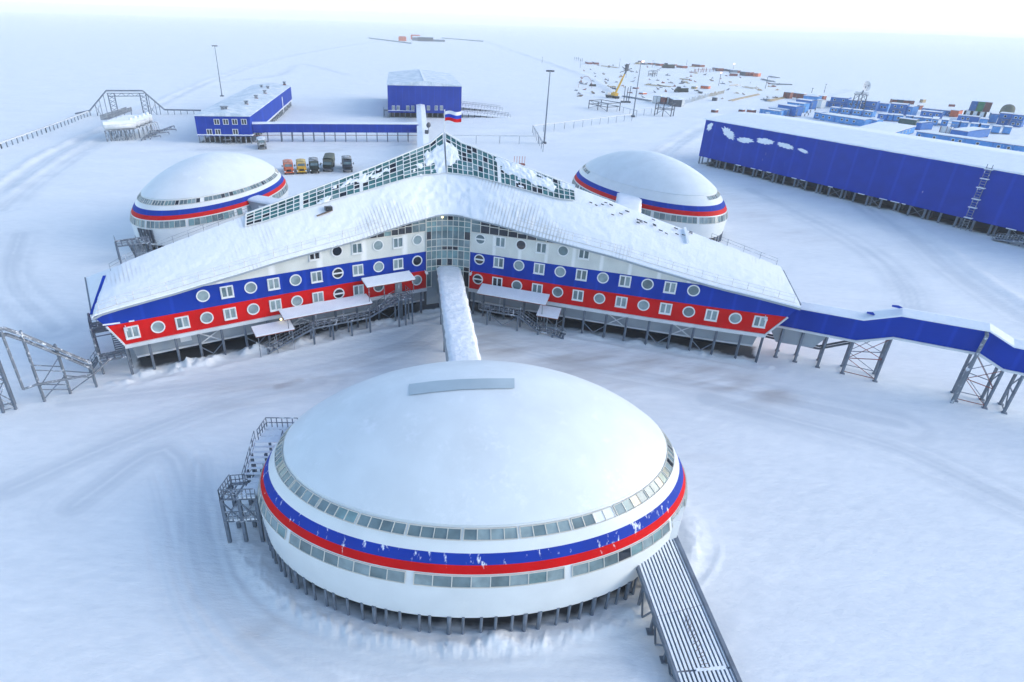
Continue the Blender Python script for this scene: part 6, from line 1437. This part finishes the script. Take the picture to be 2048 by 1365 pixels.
for k, (a, c) in enumerate((((1000, 528), (1110, 540)), ((1140, 545), (1245, 553)), ((1275, 560), (1390, 572)), ((1430, 578), (1550, 588)), ((1600, 597), (1720, 608)), ((1768, 610), (1880, 620)))):
    cabin('small square cabin, %s from the left in the diagonal row' % ['first', 'second', 'third', 'fourth', 'fifth', 'last'][k], z2(*a), z2(*c), 3.0, 4, BLUECAB, (), group='diagonal row of small square cabins')
cabin('dark green container with a snowy top', z2(230, 485), z2(480, 515), 2.8, 3, DGREEN, (), name='container', cat='container', group='coloured containers')
cabin('blue cabin at the right end of the dark green container', z2(485, 545), z2(560, 556), 3.2, 7, BLUECAB2, ())
cabin('long blue shed behind the middle cabins', z2(550, 376), z2(850, 405), 3.2, 4, BLUECAB2, (.2, .5, .8), name='shed')
cabin('orange red container behind the middle cabins', z2(985, 365), z2(1108, 378), 3.4, 4, ORANGE, (), name='container', cat='container', group='coloured containers')
cabin('long blue cabin row left of the stacked containers foot', z2(1090, 442), z2(1400, 470), 3.0, 4, BLUECAB2, (.25, .5))
cabin('short blue cabin below the stacked containers', z2(1415, 490), z2(1530, 500), 3.0, 5, BLUECAB, ())
cabin('pale blue cabin right of the stacked containers', z2(1580, 420), z2(1690, 428), 4.2, 4, BLUECAB, ())
cabin('two storey blue lodge in front of the round tent', z2(1705, 408), z2(1880, 425), 5.4, 5, BLUECAB2, (.5,), two=True, name='lodge')
cabin('two storey blue lodge at the right picture edge', z2(1895, 428), z2(2070, 445), 5.6, 5, BLUECAB2, (.3, .7), two=True, name='lodge')
cabin('snow buried long shed nearest the warehouse roof', z2(130, 705), z2(470, 600), 3.0, 12, BLUECAB, (.15, .3, .45, .6, .75), name='shed')
xs6 = [480, 590, 960, 1195, 1610, 1790, 1905, 2075]
for k in range(7):
    ya, yb = 680+(xs6[k]-480)*.137, 680+(xs6[k+1]-480)*.137
    cabin(['blue cabin at the left end of the front row with snowy sill', 'long blue cabin second in the front row', 'blue cabin third in the front row with two windows', 'longest blue cabin fourth in the front row', 'blue cabin fifth in the front row with frosty door', 'short blue cabin sixth in the front row with pale window', 'blue cabin at the picture edge ending the front row'][k], z2(xs6[k]+4, ya), z2(xs6[k+1]-4, yb), 3.1, 4.5, BLUECAB, ((.5,), (.45,), (.3, .75), (.48,), (.5,), (.5,), ())[k], group='front row of blue cabins')
cabin('long snowy roofed hall with a blue side behind the front row', z2(990, 648), z2(1240, 682), 3.3, 16, BLUECAB2, (), name='shed')
for k in range(6):
    cabin('low blue cabin, %s from the left in the back row on the snow bank' % ['first', 'second', 'third', 'fourth', 'fifth', 'last'][k], z2(560+k*92, 338+k*9), z2(640+k*92, 346+k*9), 2.8, 4, BLUECAB if k % 2 else BLUECAB2, (.5,), group='back row of cabins on the snow bank')
for k in range(4):
    cabin('pale blue cabin, %s from the left between the long dormitory and the lodges' % ordn[k].replace('nearest', 'first'), z1(1180+k*165, 398+k*18), z1(1305+k*165, 412+k*18), 2.8, 4, BLUECAB, (.3, .7), group='cabins between dormitory and lodges')
# stacked containers
o, t, n, L = base_box(z2(1290, 238), z2(1600, 262), 10.2, 3)
for k, (m, lab) in enumerate(((BLUECAB2, 'blue container on top of the white stack'), (GREENC, 'bright green container on top of the white stack'), (BROWNC, 'brown container on top of the white stack'))):
    for lvl in (0, 1):
        w = L/3-.25; s0 = k*L/3+(0 if lvl else -1.2)
        q = lambda s, d, z: np.array([*(o+t*(s0+s)+n*d), z]); z0, z1_ = (5.3, 10.2) if lvl else (.1, 5.2)
        T = thing('container', lab if lvl else 'white tank container with a dark emblem in the lower row, %s' % ('left one', 'middle one', 'right one')[k], 'container', q(w/2, 0, z0), 'stacked containers')
        part('body', m if lvl else WHITEP, T, lambda b: b.hexa([q(0, 0, z0), q(w, 0, z0), q(w, 9, z0), q(0, 9, z0)], [q(0, 0, z1_), q(w, 0, z1_), q(w, 9, z1_), q(0, 9, z1_)]))
        for s in (0, w): part('corner_post', BLACK if not lvl else STEELD, T, lambda b: b.beam(q(s, -.08, z0), q(s, -.08, z1_), .7 if not lvl else .15))
        if lvl: part('door_rib', STEELD, T, lambda b: [b.beam(q(w*f, -.05, z0+.2), q(w*f, -.05, z1_-.2), .1) for f in (.2, .4, .6, .8)])
        else:
            part('tank_end', SNOW, T, lambda b: b.add([q(w/2+w*.36*math.cos(a), -.12, 2.7+2.0*math.sin(a)) for a in np.arange(18)*math.pi/9], [tuple(range(18))])); part('emblem', STEELD, T, lambda b: b.beam(q(w*.40, -.16, 2.2), q(w*.62, -.16, 3.3), .35, .12))
        if lvl: part('snow_top', SNOW, T, lambda b: b.hexa([q(0, 0, z1_), q(w, 0, z1_), q(w, 9, z1_), q(0, 9, z1_)], [q(.1, .1, z1_+.2), q(w-.1, .1, z1_+.2), q(w-.1, 8.9, z1_+.2), q(.1, 8.9, z1_+.2)]))
q = U(*z2(1795, 405), 3.0); T = thing('round_tent', 'olive brown round tent behind the two storey lodge', 'tent', (q[0], q[1], 0))
part('canvas', OLIVEL, T, lambda b: b.grid([[(q[0]+3.4*math.cos(a)*c, q[1]+3.4*math.sin(a)*c, z) for a in np.linspace(0, 2*math.pi, 18)[:-1]] for c, z in ((1, 0), (1, 4), (.94, 5.4), (.75, 6.5), (.45, 7.2), (.02, 7.5))], close=True), True)
part('entrance', DKP, T, lambda b: b.beam((q[0]-.8, q[1]-3.5, 1.2), (q[0]+.8, q[1]-3.5, 1.2), .2, 2.3))
# horizontal silver tank with frame
a, c = U(*z2(815, 655), 1.7), U(*z2(1000, 672), 1.7); T = thing('silver_tank', 'silver horizontal tank in a pipe frame beside the long shed', 'tank', (*((a+c)/2)[:2], 0))
part('shell', WHITEP, T, lambda b: b.tube(a, c, 1.6, 18), True); part('saddle', RUST, T, lambda b: [b.tube(lerp(a, c, f), lerp(a, c, f+.03), 1.75, 18) for f in (0, .5)])
part('pipe_frame', STEELF, T, lambda b: [(b.beam((*lerp(a, c, f)[:2]-np.array([0, 1.9]), 0), (*lerp(a, c, f)[:2]-np.array([0, 1.9]), 4.6), .15), b.beam((*lerp(a, c, f)[:2]-np.array([0, 1.9]), 4.6), (*lerp(a, c, f)[:2]+np.array([0, 1.9]), 4.6), .15)) for f in (.6, .8, 1.0)])
# satellite dish on its tower
q = U(1712, 224, 0); hd = height_at(q[:2], 1716, 189); T = thing('dish_tower', 'dark lattice tower between the lodges carrying the satellite dish', 'tower', q)
cn = [(q[0]+dx, q[1]+dy) for dx, dy in ((-2.6, -2.6), (2.6, -2.6), (2.6, 2.6), (-2.6, 2.6))]
for x, y in cn: part('leg', STEELD, T, lambda b: b.beam((x, y, 0), (q[0]+(x-q[0])*.85, q[1]+(y-q[1])*.85, hd), .34))
part('bracing', STEELD, T, lambda b: [b.beam((*lerp(cn[i], q[:2], .15*z/hd), z), (*lerp(cn[(i+1) % 4], q[:2], .15*(z+hd/3)/hd), z+hd/3), .16) for i in range(4) for z in (0, hd/3, 2*hd/3)])
part('deck', STEELF, T, lambda b: (b.box((q[0], q[1], hd), (5.6, 5.6, .3)),)); part('handrail', STEELF, T, lambda b: railing(b, [V3((*c, hd)) for c in cn]+[V3((*cn[0], hd))], 1.2, .06, True, 1.4))
D = thing('satellite_dish', 'pale satellite dish on top of the lattice tower', 'dish', (q[0], q[1], hd+.15))
dc = np.array([q[0]+1.4, q[1]-.4, hd+4.6]); dn = unit([.25, -1, .25]); dx_ = unit(np.cross(dn, Z)); dy_ = np.cross(dx_, dn)
part('reflector', SILL, D, lambda b: b.grid([[dc+dn*(.75*r*r-.7)+(dx_*math.cos(a)+dy_*math.sin(a))*r*2.9 for a in np.linspace(0, 2*math.pi, 25)[:-1]] for r in (.02, .3, .6, .8, 1)], close=True), True)
part('feed', STEELD, D, lambda b: (b.tube(dc+dn*1.6, dc+dn*1.2, .3, 8), [b.tube(dc+dn*1.5, dc+(dx_*math.cos(k)+dy_*math.sin(k))*2.5, .06, 4) for k in (0.5, 2.6, 4.7)])); part('pedestal', STEEL, D, lambda b: b.tube((q[0], q[1], hd+.15), dc-dn*.6, .4, 8))
# ================================================================ people walking in the settlement
def person(px, py, label, a, step):
    q = U(px, py, 0); me = bpy.data.meshes.new('person')
    s = step; V = [(0, 0, .95), (0, 0, 1.2), (0, 0, 1.45), (0, 0, 1.56), (0, -.02, 1.68), (0, -.02, 1.78), (-.11, 0, .9), (-.12, -.16*s, .5), (-.12, -.22*s+.08*s, .06), (-.12, -.3*s-.08, .04), (.11, 0, .9), (.12, .12*s, .5), (.12, .30*s, .08), (.12, .30*s-.14, .04),
         (-.2, 0, 1.42), (-.27, .08*s, 1.15), (-.27, -.08*s, .92), (-.27, -.12*s, .84), (.2, 0, 1.42), (.27, -.06*s, 1.15), (.27, -.2*s, .95), (.27, -.25*s, .88)]
    E = [(0, 1), (1, 2), (2, 3), (3, 4), (4, 5), (0, 6), (6, 7), (7, 8), (8, 9), (0, 10), (10, 11), (11, 12), (12, 13), (2, 14), (14, 15), (15, 16), (16, 17), (2, 18), (18, 19), (19, 20), (20, 21)]
    Rr = [.17, .18, .17, .07, .11, .10, .12, .085, .065, .06, .12, .085, .065, .06, .10, .075, .06, .05, .10, .075, .06, .05]
    me.from_pydata(V, E, []); o = bpy.data.objects.new('person', me); COL.objects.link(o)
    md = o.modifiers.new('skin', 'SKIN'); sv = me.skin_vertices[0].data
    for k, r in enumerate(Rr): sv[k].radius = (r, r)
    sv[0].use_root = True; sb = o.modifiers.new('sub', 'SUBSURF'); sb.levels = sb.render_levels = 1
    me.materials.append(CLOTH); o.location = [float(k) for k in q]; o.rotation_euler = (0, 0, a)
    tag(o, label, 'person', 'people walking between the cabins'); return o
for k, (px, py, lab, a) in enumerate(((1608.5, 234.5, 'person in dark clothes walking, nearest of the group', .4), (1615.5, 233, 'person in dark clothes walking beside the nearest one', .5), (1613, 228.5, 'person in dark clothes in the middle of the walking group', .3), (1620, 226.5, 'person in dark clothes walking ahead of the middle one', .6), (1629.5, 222.5, 'person in dark clothes walking alone ahead of the group', .2), (1500, 168.5, 'person in dark clothes alone on the open snow beyond the cabins', 1.0))):
    person(px, py, lab, a, 1 if k % 2 else -1)
# ================================================================ stores, frames and wrecked gear on the far snow
def lamp_post(px0, py0, px1, py1, label, lit):
    q = U(px0, py0, 0); h = height_at(q[:2], px1, py1); T = thing('lamp_post', label, 'lamp post', q, 'lamp posts on the far snow')
    part('pole', STEELD, T, lambda b: b.tube(q, (q[0], q[1], h), .22, 6, .14)); part('lamp_head', LIT if lit else STEELD, T, lambda b: b.box((q[0], q[1], h+.3), (.9, .7, .55 if lit else .4))); return T
lamp_post(1437, 172, 1442.5, 147, 'lamp post with a lit head in front of the store rows', True); lamp_post(1465.5, 142, 1468, 129, 'lamp post with a lit head behind the store rows', True)
lamp_post(1160, 137, 1162, 121, 'thin unlit lamp post at the left end of the far stores', False); lamp_post(1238, 137, 1239, 119, 'thin unlit lamp post behind the crane tip', False); lamp_post(1530, 179, 1535, 157, 'unlit lamp post with a cross arm beyond the cabins', False); lamp_post(1648, 186, 1653, 170, 'thin pole behind the red container row', False); lamp_post(1623, 187, 1625, 178, 'short pole behind the red container row', False); lamp_post(1304, 136, 1305, 122, 'thin unlit lamp post beside the dark far vehicle', False); lamp_post(1372, 135, 1373, 122, 'thin unlit lamp post right of the dark far vehicle', False); lamp_post(1084, 127, 1084.5, 116, 'lone thin pole on the empty snow left of the stores', False)
def z3(x, y): return (1140+x/7.314, 100+y/7.314)
def z4(x, y): return (1380+x/7.314, 100+y/7.314)
def crate(label, a, c, h, depth, m, name='container', cat='container', group='stores on the far snow', snow=True):
    o, t, n, L = base_box(a, c, h, depth); T = thing(name, label, cat, (*(o+t*L/2), 0), group); P = lambda s, d, z: np.array([*(o+t*s+n*d), z])
    part('body', m, T, lambda b: b.hexa([P(0, 0, -.2), P(L, 0, -.2), P(L, depth, -.2), P(0, depth, -.2)], [P(0, 0, h), P(L, 0, h), P(L, depth, h), P(0, depth, h)]))
    part('frame', STEELD, T, lambda b: [(b.beam(P(s, -.05, 0), P(s, -.05, h), .18), ) for s in (0, L/2, L)]+[b.beam(P(0, -.06, z), P(L, -.06, z), .16) for z in (.15, h-.1)])
    if snow: part('snow_top', SNOW, T, lambda b: b.hexa([P(-.1, -.1, h), P(L+.1, -.1, h), P(L+.1, depth+.1, h), P(-.1, depth+.1, h)], [P(.2, .2, h+.35), P(L-.2, .2, h+.3), P(L-.2, depth-.2, h+.4), P(.2, depth-.2, h+.3)]))
    return T
for lab, a, c, h, dp, m in (('grey white box container near the square steel frame', z3(1225, 675), z3(1330, 682), 4.2, 5, WHITEP), ('red panelled container beside the grey white box', z3(1335, 690), z3(1395, 697), 4.2, 5, RUST), ('grey container between two red ones', z3(1400, 690), z3(1455, 700), 4.2, 5, SILL), ('narrow red container at the end of the grey row', z3(1460, 708), z3(1495, 712), 4.0, 5, RUST), ('white container with a dark hole at the row end', z3(1495, 705), z3(1580, 722), 4.2, 5, WHITEP), ('dark machine container right of the white one', z3(1585, 712), z3(1640, 735), 4.0, 5, STEELD),
    ('brown crate on the snow beyond the dark vehicle', z3(1780, 535), z3(1840, 540), 2.2, 4, TIMBER), ('long orange crate right of the brown one', z4(160, 525), z4(270, 535), 2.2, 4, ORANGE), ('faded red container beneath the far lit lamp', z4(590, 345), z4(700, 350), 2.4, 6, RUST), ('dark grey container in the far store row', z4(735, 318), z4(815, 325), 3.6, 8, STEELD), ('rusty red container beside the dark grey one', z4(820, 325), z4(880, 330), 3.6, 8, RUST), ('orange red container ending the far store row', z4(930, 340), z4(1000, 345), 3.2, 8, ORANGE),
    ('faint red crate at the left of the far stores', z3(225, 172), z3(270, 184), 2.2, 5, RUST), ('faint red crate behind the crane, second from the left', z3(320, 172), z3(365, 186), 2.2, 5, RUST), ('red container left of the dark far vehicle', z3(1255, 198), z3(1320, 205), 2.6, 7, RUST), ('red container right of the dark far vehicle', z3(1560, 225), z3(1650, 235), 2.6, 7, RUST), ('rust coloured container below the far lamp row', z4(30, 208), z4(155, 220), 2.8, 7, BROWNC), ('flat red crate on the snow left of the lit mast', z3(920, 548), z3(965, 553), 1.0, 4, RUST), ('flat red crate on the snow right of the lit mast', z3(1010, 625), z3(1065, 633), 1.0, 4, ORANGE), ('low red sledge box near the warehouse corner', z4(715, 873), z4(775, 880), 1.4, 3, RUST), ('dark red box on the snow near the first cabin', z4(905, 885), z4(968, 880), 2.4, 3, BROWNC), ('rusty box at the foot of the long fence of posts', z4(315, 878), z4(375, 886), 1.2, 3, BROWNC), ('small dark box on an orange sledge in the open', z4(330, 695), z4(388, 700), 2.2, 3, STEELD)):
    crate(lab, a, c, h, dp, m)
for k in range(8):
    crate('low store container, %s from the left in the grey row under the lit lamp' % ['first', 'second', 'third', 'fourth', 'fifth', 'sixth', 'seventh', 'eighth'][k], z4(330+k*50, 258+k*6.5), z4(372+k*50, 264+k*6.5), (2.2, 3.2, 2.6, 2.0)[k % 4], 6, (STEEL, BROWNC, STEEL, TIMBER, STEELD)[k % 5], group='long grey store row')
for k in range(7):
    crate('low dark store box, %s from the left in the far band behind the lit mast' % ['first', 'second', 'third', 'fourth', 'fifth', 'sixth', 'seventh'][k], z3(960+k*88, 180+k*5), z3(1010+k*88, 184+k*5), (1.8, 2.6, 2.0)[k % 3], 5, (TIMBER, STEEL, RUST, STEELD)[k % 4], group='far band of dark store boxes')
# red container row behind the stepped cabins
for k in range(6):
    xa = 500+k*98; ya = 178+k*10.5
    crate('dark red container, %s from the left behind the stepped cabins' % ordn[k].replace('nearest', 'first'), z1(xa, ya), z1(xa+92, ya+9), 3.0 if k % 2 else 4.2, 5, BROWNC if k % 2 == 0 else RUST, group='dark red containers behind the stepped cabins')
for k, (x, y, m) in enumerate(((130, 215, BROWNC), (215, 220, STEELD), (300, 228, BROWNC), (380, 232, RUST))): crate('low far container, %s along the snow bank behind the lodges' % ordn[k].replace('nearest', 'first'), z2(x, y), z2(x+70, y+4), 2.4, 6, m, group='low containers on the snow bank')
crate('orange red drum crate behind the blue annex', z2(495, 300), z2(530, 304), 2.6, 4, RUST); crate('yellow box on the snow bank', z2(535, 212), z2(570, 216), 2.0, 4, TIMBER); crate('orange barrel crate on the bank behind the stacked containers', z2(1020, 285), z2(1042, 289), 1.6, 3, RUST)
# timber and beam stacks
def beams(label, a, c, n, m, spread=2.4, z=.5):
    A_, C_ = U(*a, z), U(*c, z); T = thing('beam_stack', label, 'beam stack', (*A_[:2], 0), 'beam stacks on the far snow'); t = unit((C_-A_)[:2]); nn = V3((-t[1], t[0], 0))
    for k in range(n): part('beam', m, T, lambda b: b.beam(A_+nn*spread*(k/(n-1 or 1)-.5)+Z*.3*(k % 2), C_+nn*spread*(k/(n-1 or 1)-.5)*rnd.uniform(.6, 1.4)+Z*.3*(k % 2), .4))
for lab, a, c, n, m in (('long pale timber beams left of the crane tip', z3(460, 235), z3(690, 262), 3, TIMBER), ('pale timber beams beside the open pit', z3(1100, 510), z3(1480, 545), 2, TIMBER), ('pale beams beyond the dark vehicle', z3(1610, 425), z3(1740, 440), 3, TIMBER), ('second short beam stack beyond the dark vehicle', z3(1650, 470), z3(1720, 472), 2, TIMBER), ('timber beams under the far lamp posts', z3(940, 208), z3(1130, 210), 3, TIMBER), ('grey beams in front of the far dark vehicle', z3(1750, 248), z3(1830, 250), 2, TIMBER), ('long grey steel beams between crane and container row', z3(780, 680), z3(1180, 750), 5, STEELF), ('frosted beams above the warehouse corner', z4(590, 745), z4(1000, 650), 3, TIMBER), ('pale beams left of the stepped cabins', z1(275, 310), z1(600, 240), 4, TIMBER), ('frosted beam stack beyond the lamp post', z4(1050, 430), z4(1200, 465), 6, STEELF), ('grey beam stack right of the lamp post', z4(1160, 390), z4(1300, 410), 6, STEELF), ('dark beam stack before the empty plain', z4(1190, 500), z4(1490, 510), 7, STEELF), ('low beams near the lone person', z4(600, 530), z4(720, 515), 2, TIMBER), ('thin beams at the foot of the snow bank', z4(780, 540), z4(950, 570), 2, TIMBER)):
    beams(lab, a, c, n, m)
# snow-wall of upright posts
def posts(label, a, c, n, h, m, group='rows of upright posts'):
    A_, C_ = U(*a, 0), U(*c, 0); T = thing('post_fence', label, 'fence', A_, group)
    for k in range(n): q = lerp(A_, C_, k/(n-1)); part('post', m, T, lambda b: b.beam(q-Z*.3, q+Z*h*rnd.uniform(.55, 1.0), .42))
    part('rail', m, T, lambda b: b.beam(A_+Z*h*.6, C_+Z*h*.6, .16))
posts('long fence of pale posts right of the container row', z3(1660, 800), z3(2050, 690), 24, 3.4, SILL); posts('second stretch of pale post fence towards the plain', z4(0, 765), z4(490, 640), 26, 3.0, TIMBER); posts('dark stakes below the far container row', z4(60, 335), z4(340, 320), 6, 4.5, RUST); posts('faint grey stakes at the far left of the stores', z3(60, 155), z3(180, 175), 5, 5, STEEL); posts('dark stakes in the far pit', z3(1830, 335), z3(1990, 330), 5, 4.5, RUST)
# square steel frames and stake towers
def frame_tower(px, py, px2, py2, hpx, label, w=6.):
    a, c = U(px, py, 0), U(px2, py2, 0); h = height_at(a[:2], *hpx); t = unit((c-a)[:2]); n = np.array([-t[1], t[0]]); L = np.linalg.norm(c-a); T = thing('steel_frame', label, 'steel frame', (*((a+c)/2)[:2], 0), 'open steel frames')
    P = lambda s, d, z: np.array([*(a[:2]+t*s+n*d), z])
    for s, d in ((0, 0), (L, 0), (L, w), (0, w), (L/2, 0)): part('leg', STEELD, T, lambda b: b.beam(P(s, d, -.3), P(s, d, h), .4))
    part('ring_beam', STEELD, T, lambda b: [b.beam(P(*u, z), P(*v, z), .3) for z in (h, h*.55) for u, v in (((0, 0), (L, 0)), ((L, 0), (L, w)), ((L, w), (0, w)), ((0, w), (0, 0)))])
    part('bracing', STEEL, T, lambda b: (b.beam(P(0, 0, .2), P(L/2, 0, h*.55), .2), b.beam(P(L, 0, .2), P(L/2, 0, h*.55), .2), b.beam(P(0, 0, h), P(L/2, 0, h*.55), .18), b.beam(P(L, 0, h), P(L/2, 0, h*.55), .18)))
frame_tower(1308.5, 231, 1341, 234, (1311.5, 207), 'dark square steel frame in front of the white containers'); frame_tower(1177, 217, 1214, 224, (1179, 201), 'thin open steel frame left of the lit mast', 9.); frame_tower(1304, 155, 1313, 154, (1307, 143), 'small far steel frame behind the lit mast', 4.)
T = thing('stake_bundle', 'tall dark stakes standing on a block between crane and mast', 'stakes', U(1251, 206, 0))
q = U(1251, 206, 0); part('block', STEELD, T, lambda b: b.box((q[0], q[1], .5), (5.5, 3, 1.0)))
for dx in (-1.2, .3, 1.6): part('stake', STEELD, T, lambda b: b.beam((q[0]+dx, q[1], 0), (q[0]+dx*1.2, q[1], rnd.uniform(8.5, 11)), .35))
# dark vehicles on the far snow
def crawler(px, py, label, s=1.0, flip=1):
    q = U(px, py, 0); T = thing('tracked_vehicle', label, 'vehicle', q, 'dark tracked vehicles'); x, y = q[0], q[1]
    part('hull', OLIVE, T, lambda b: b.hexa([(x-5*s, y-1.5*s, 1.2*s), (x+5*s, y-1.5*s, 1.2*s), (x+5*s, y+1.5*s, 1.2*s), (x-5*s, y+1.5*s, 1.2*s)], [(x-4.4*s, y-1.3*s, 2.6*s), (x+4.8*s, y-1.3*s, 3.2*s), (x+4.8*s, y+1.3*s, 3.2*s), (x-4.4*s, y+1.3*s, 2.6*s)]))
    part('cab', NAVY, T, lambda b: b.hexa([(x-4*s, y-1.3*s, 2.6*s), (x-1*s, y-1.3*s, 2.7*s), (x-1*s, y+1.3*s, 2.7*s), (x-4*s, y+1.3*s, 2.6*s)], [(x-3.4*s, y-1.1*s, 4.0*s), (x-1.2*s, y-1.1*s, 4.0*s), (x-1.2*s, y+1.1*s, 4.0*s), (x-3.4*s, y+1.1*s, 4.0*s)]))
    for d in (-1.6, 1.6): part('track', BLACK, T, lambda b: (b.box((x, y+d*s, .7*s), (10*s, .7*s, 1.3*s)),))
    part('snow_load', SNOW, T, lambda b: b.hexa([(x-.8*s, y-1.2*s, 3.0*s), (x+4.6*s, y-1.2*s, 3.2*s), (x+4.6*s, y+1.2*s, 3.2*s), (x-.8*s, y+1.2*s, 3.0*s)], [(x-.4*s, y-.8*s, 3.6*s), (x+4.2*s, y-.8*s, 3.9*s), (x+4.2*s, y+.8*s, 3.9*s), (x-.4*s, y+.8*s, 3.6*s)]))
crawler(1362, 185, 'dark tracked carrier loaded with snow beside the pit', .95); crawler(1336, 137, 'large dark tracked vehicle far behind the lit mast', 1.35); crawler(1185, 173, 'small dark sledge hauler by the rusty hoop', .5)
T = thing('rusty_hoop', 'rusty bent hoop standing in the snow left of the crane', 'hoop', U(1170, 176, 0)); q = U(1170, 176, 0)
part('arch', RUST, T, lambda b: b.path([(q[0]+5*math.cos(a), q[1], 8.0*math.sin(a)) for a in np.linspace(0, math.pi, 13)], .13, 6))
T = thing('rusty_sledge', 'rusty sledge with upright stakes behind the right glass roof', 'sledge', U(1037, 330, 0)); a, c = U(1028, 329, .5), U(1049, 329, .5)
part('bed', RUST, T, lambda b: (b.beam(a, c, 2.0, .35), b.beam(a-Z*.35, c-Z*.35, .2)))
for f in (0, .25, .5, .75, 1.0): q = lerp(a, c, f); part('stake', ORANGE, T, lambda b: b.beam(q, q+Z*2.6, .14))
for f in (.1, .9): q = lerp(a, c, f); part('runner', RUST, T, lambda b: b.beam(q+np.array([0, -1, -.35]), q+np.array([0, 1, -.35]), .2))
# far outpost on the plain
for lab, px, py, w, h, m in (('tiny orange hut of the far outpost', 805, 82.5, 16, 7, ORANGE), ('orange roofed block of the far outpost', 831, 79.5, 22, 8, ORANGE), ('grey block of the far outpost', 838, 82, 30, 7, STEEL), ('dark block of the far outpost', 851, 83, 34, 8, STEELD), ('low dark shed at the right of the far outpost', 872, 83.5, 40, 4, STEEL)):
    q = U(px, py, 0); T = thing('outpost_hut', lab, 'hut', q, 'huts of the far outpost'); part('body', m, T, lambda b: b.box((q[0], q[1], h/2), (w, 10, h))); part('roof', SNOW if m is not ORANGE else ORANGE, T, lambda b: b.hexa([(q[0]-w/2-.5, q[1]-5.5, h), (q[0]+w/2+.5, q[1]-5.5, h), (q[0]+w/2+.5, q[1]+5.5, h), (q[0]-w/2-.5, q[1]+5.5, h)], [(q[0]-w/2+1, q[1]-.5, h+2.2), (q[0]+w/2-1, q[1]-.5, h+2.2), (q[0]+w/2-1, q[1]+.5, h+2.2), (q[0]-w/2+1, q[1]+.5, h+2.2)]))
for lab, a, c in (('thin dark cable fence left of the far outpost', (738, 76.5), (822, 87)), ('thin dark cable fence right of the far outpost', (884, 76.5), (966, 83))):
    A_, C_ = U(*a, 1), U(*c, 1); T = thing('cable_fence', lab, 'fence', (*A_[:2], 0)); part('cable', STEEL, T, lambda b: b.beam(A_, C_, 1.6, 1.8)); 
    for f in np.linspace(0, 1, 9): q = lerp(A_, C_, f); part('post', STEEL, T, lambda b: b.beam((*q[:2], -.5), (*q[:2], 2.6), .9))

# scattered wreckage half buried in the work area: pieces nothing in the picture tells apart
for k in range(110):
    for _ in range(20):
        px, py = rnd.uniform(1150, 1560), rnd.uniform(122, 204)
        if 122+(px-1150)*.09 < py < 196+(px-1150)*.02 and not (1290 < px < 1400 and py > 190): break
    q = U(px, py, 0); sc_ = rnd.uniform(.5, 1.15); a = rnd.uniform(0, 3.1); m = rnd.choice([STEELD, STEEL, TIMBER, BROWNC, STEELD, WOOD, STEELF]); z0 = -.3
    b = MB(); u = np.array([math.cos(a), math.sin(a), 0])
    b.beam(q-u*2.2*sc_+Z*.2, q+u*2.4*sc_+Z*rnd.uniform(.3, 1.6), .55*sc_); b.box((q[0]+.6*sc_, q[1]+.5, .35*sc_), (1.9*sc_, 1.4*sc_, 1.3*sc_), a+.5); b.beam(q+u*1.0*sc_, q+u*.4+Z*rnd.uniform(1.2, 2.6)*sc_, .28*sc_)
    o = b.build('wreckage', m, None, origin=(q[0], q[1], 0)); tag(o, 'small dark piece of wreckage half buried in the far work area', 'wreckage', 'wreckage in the far work area')
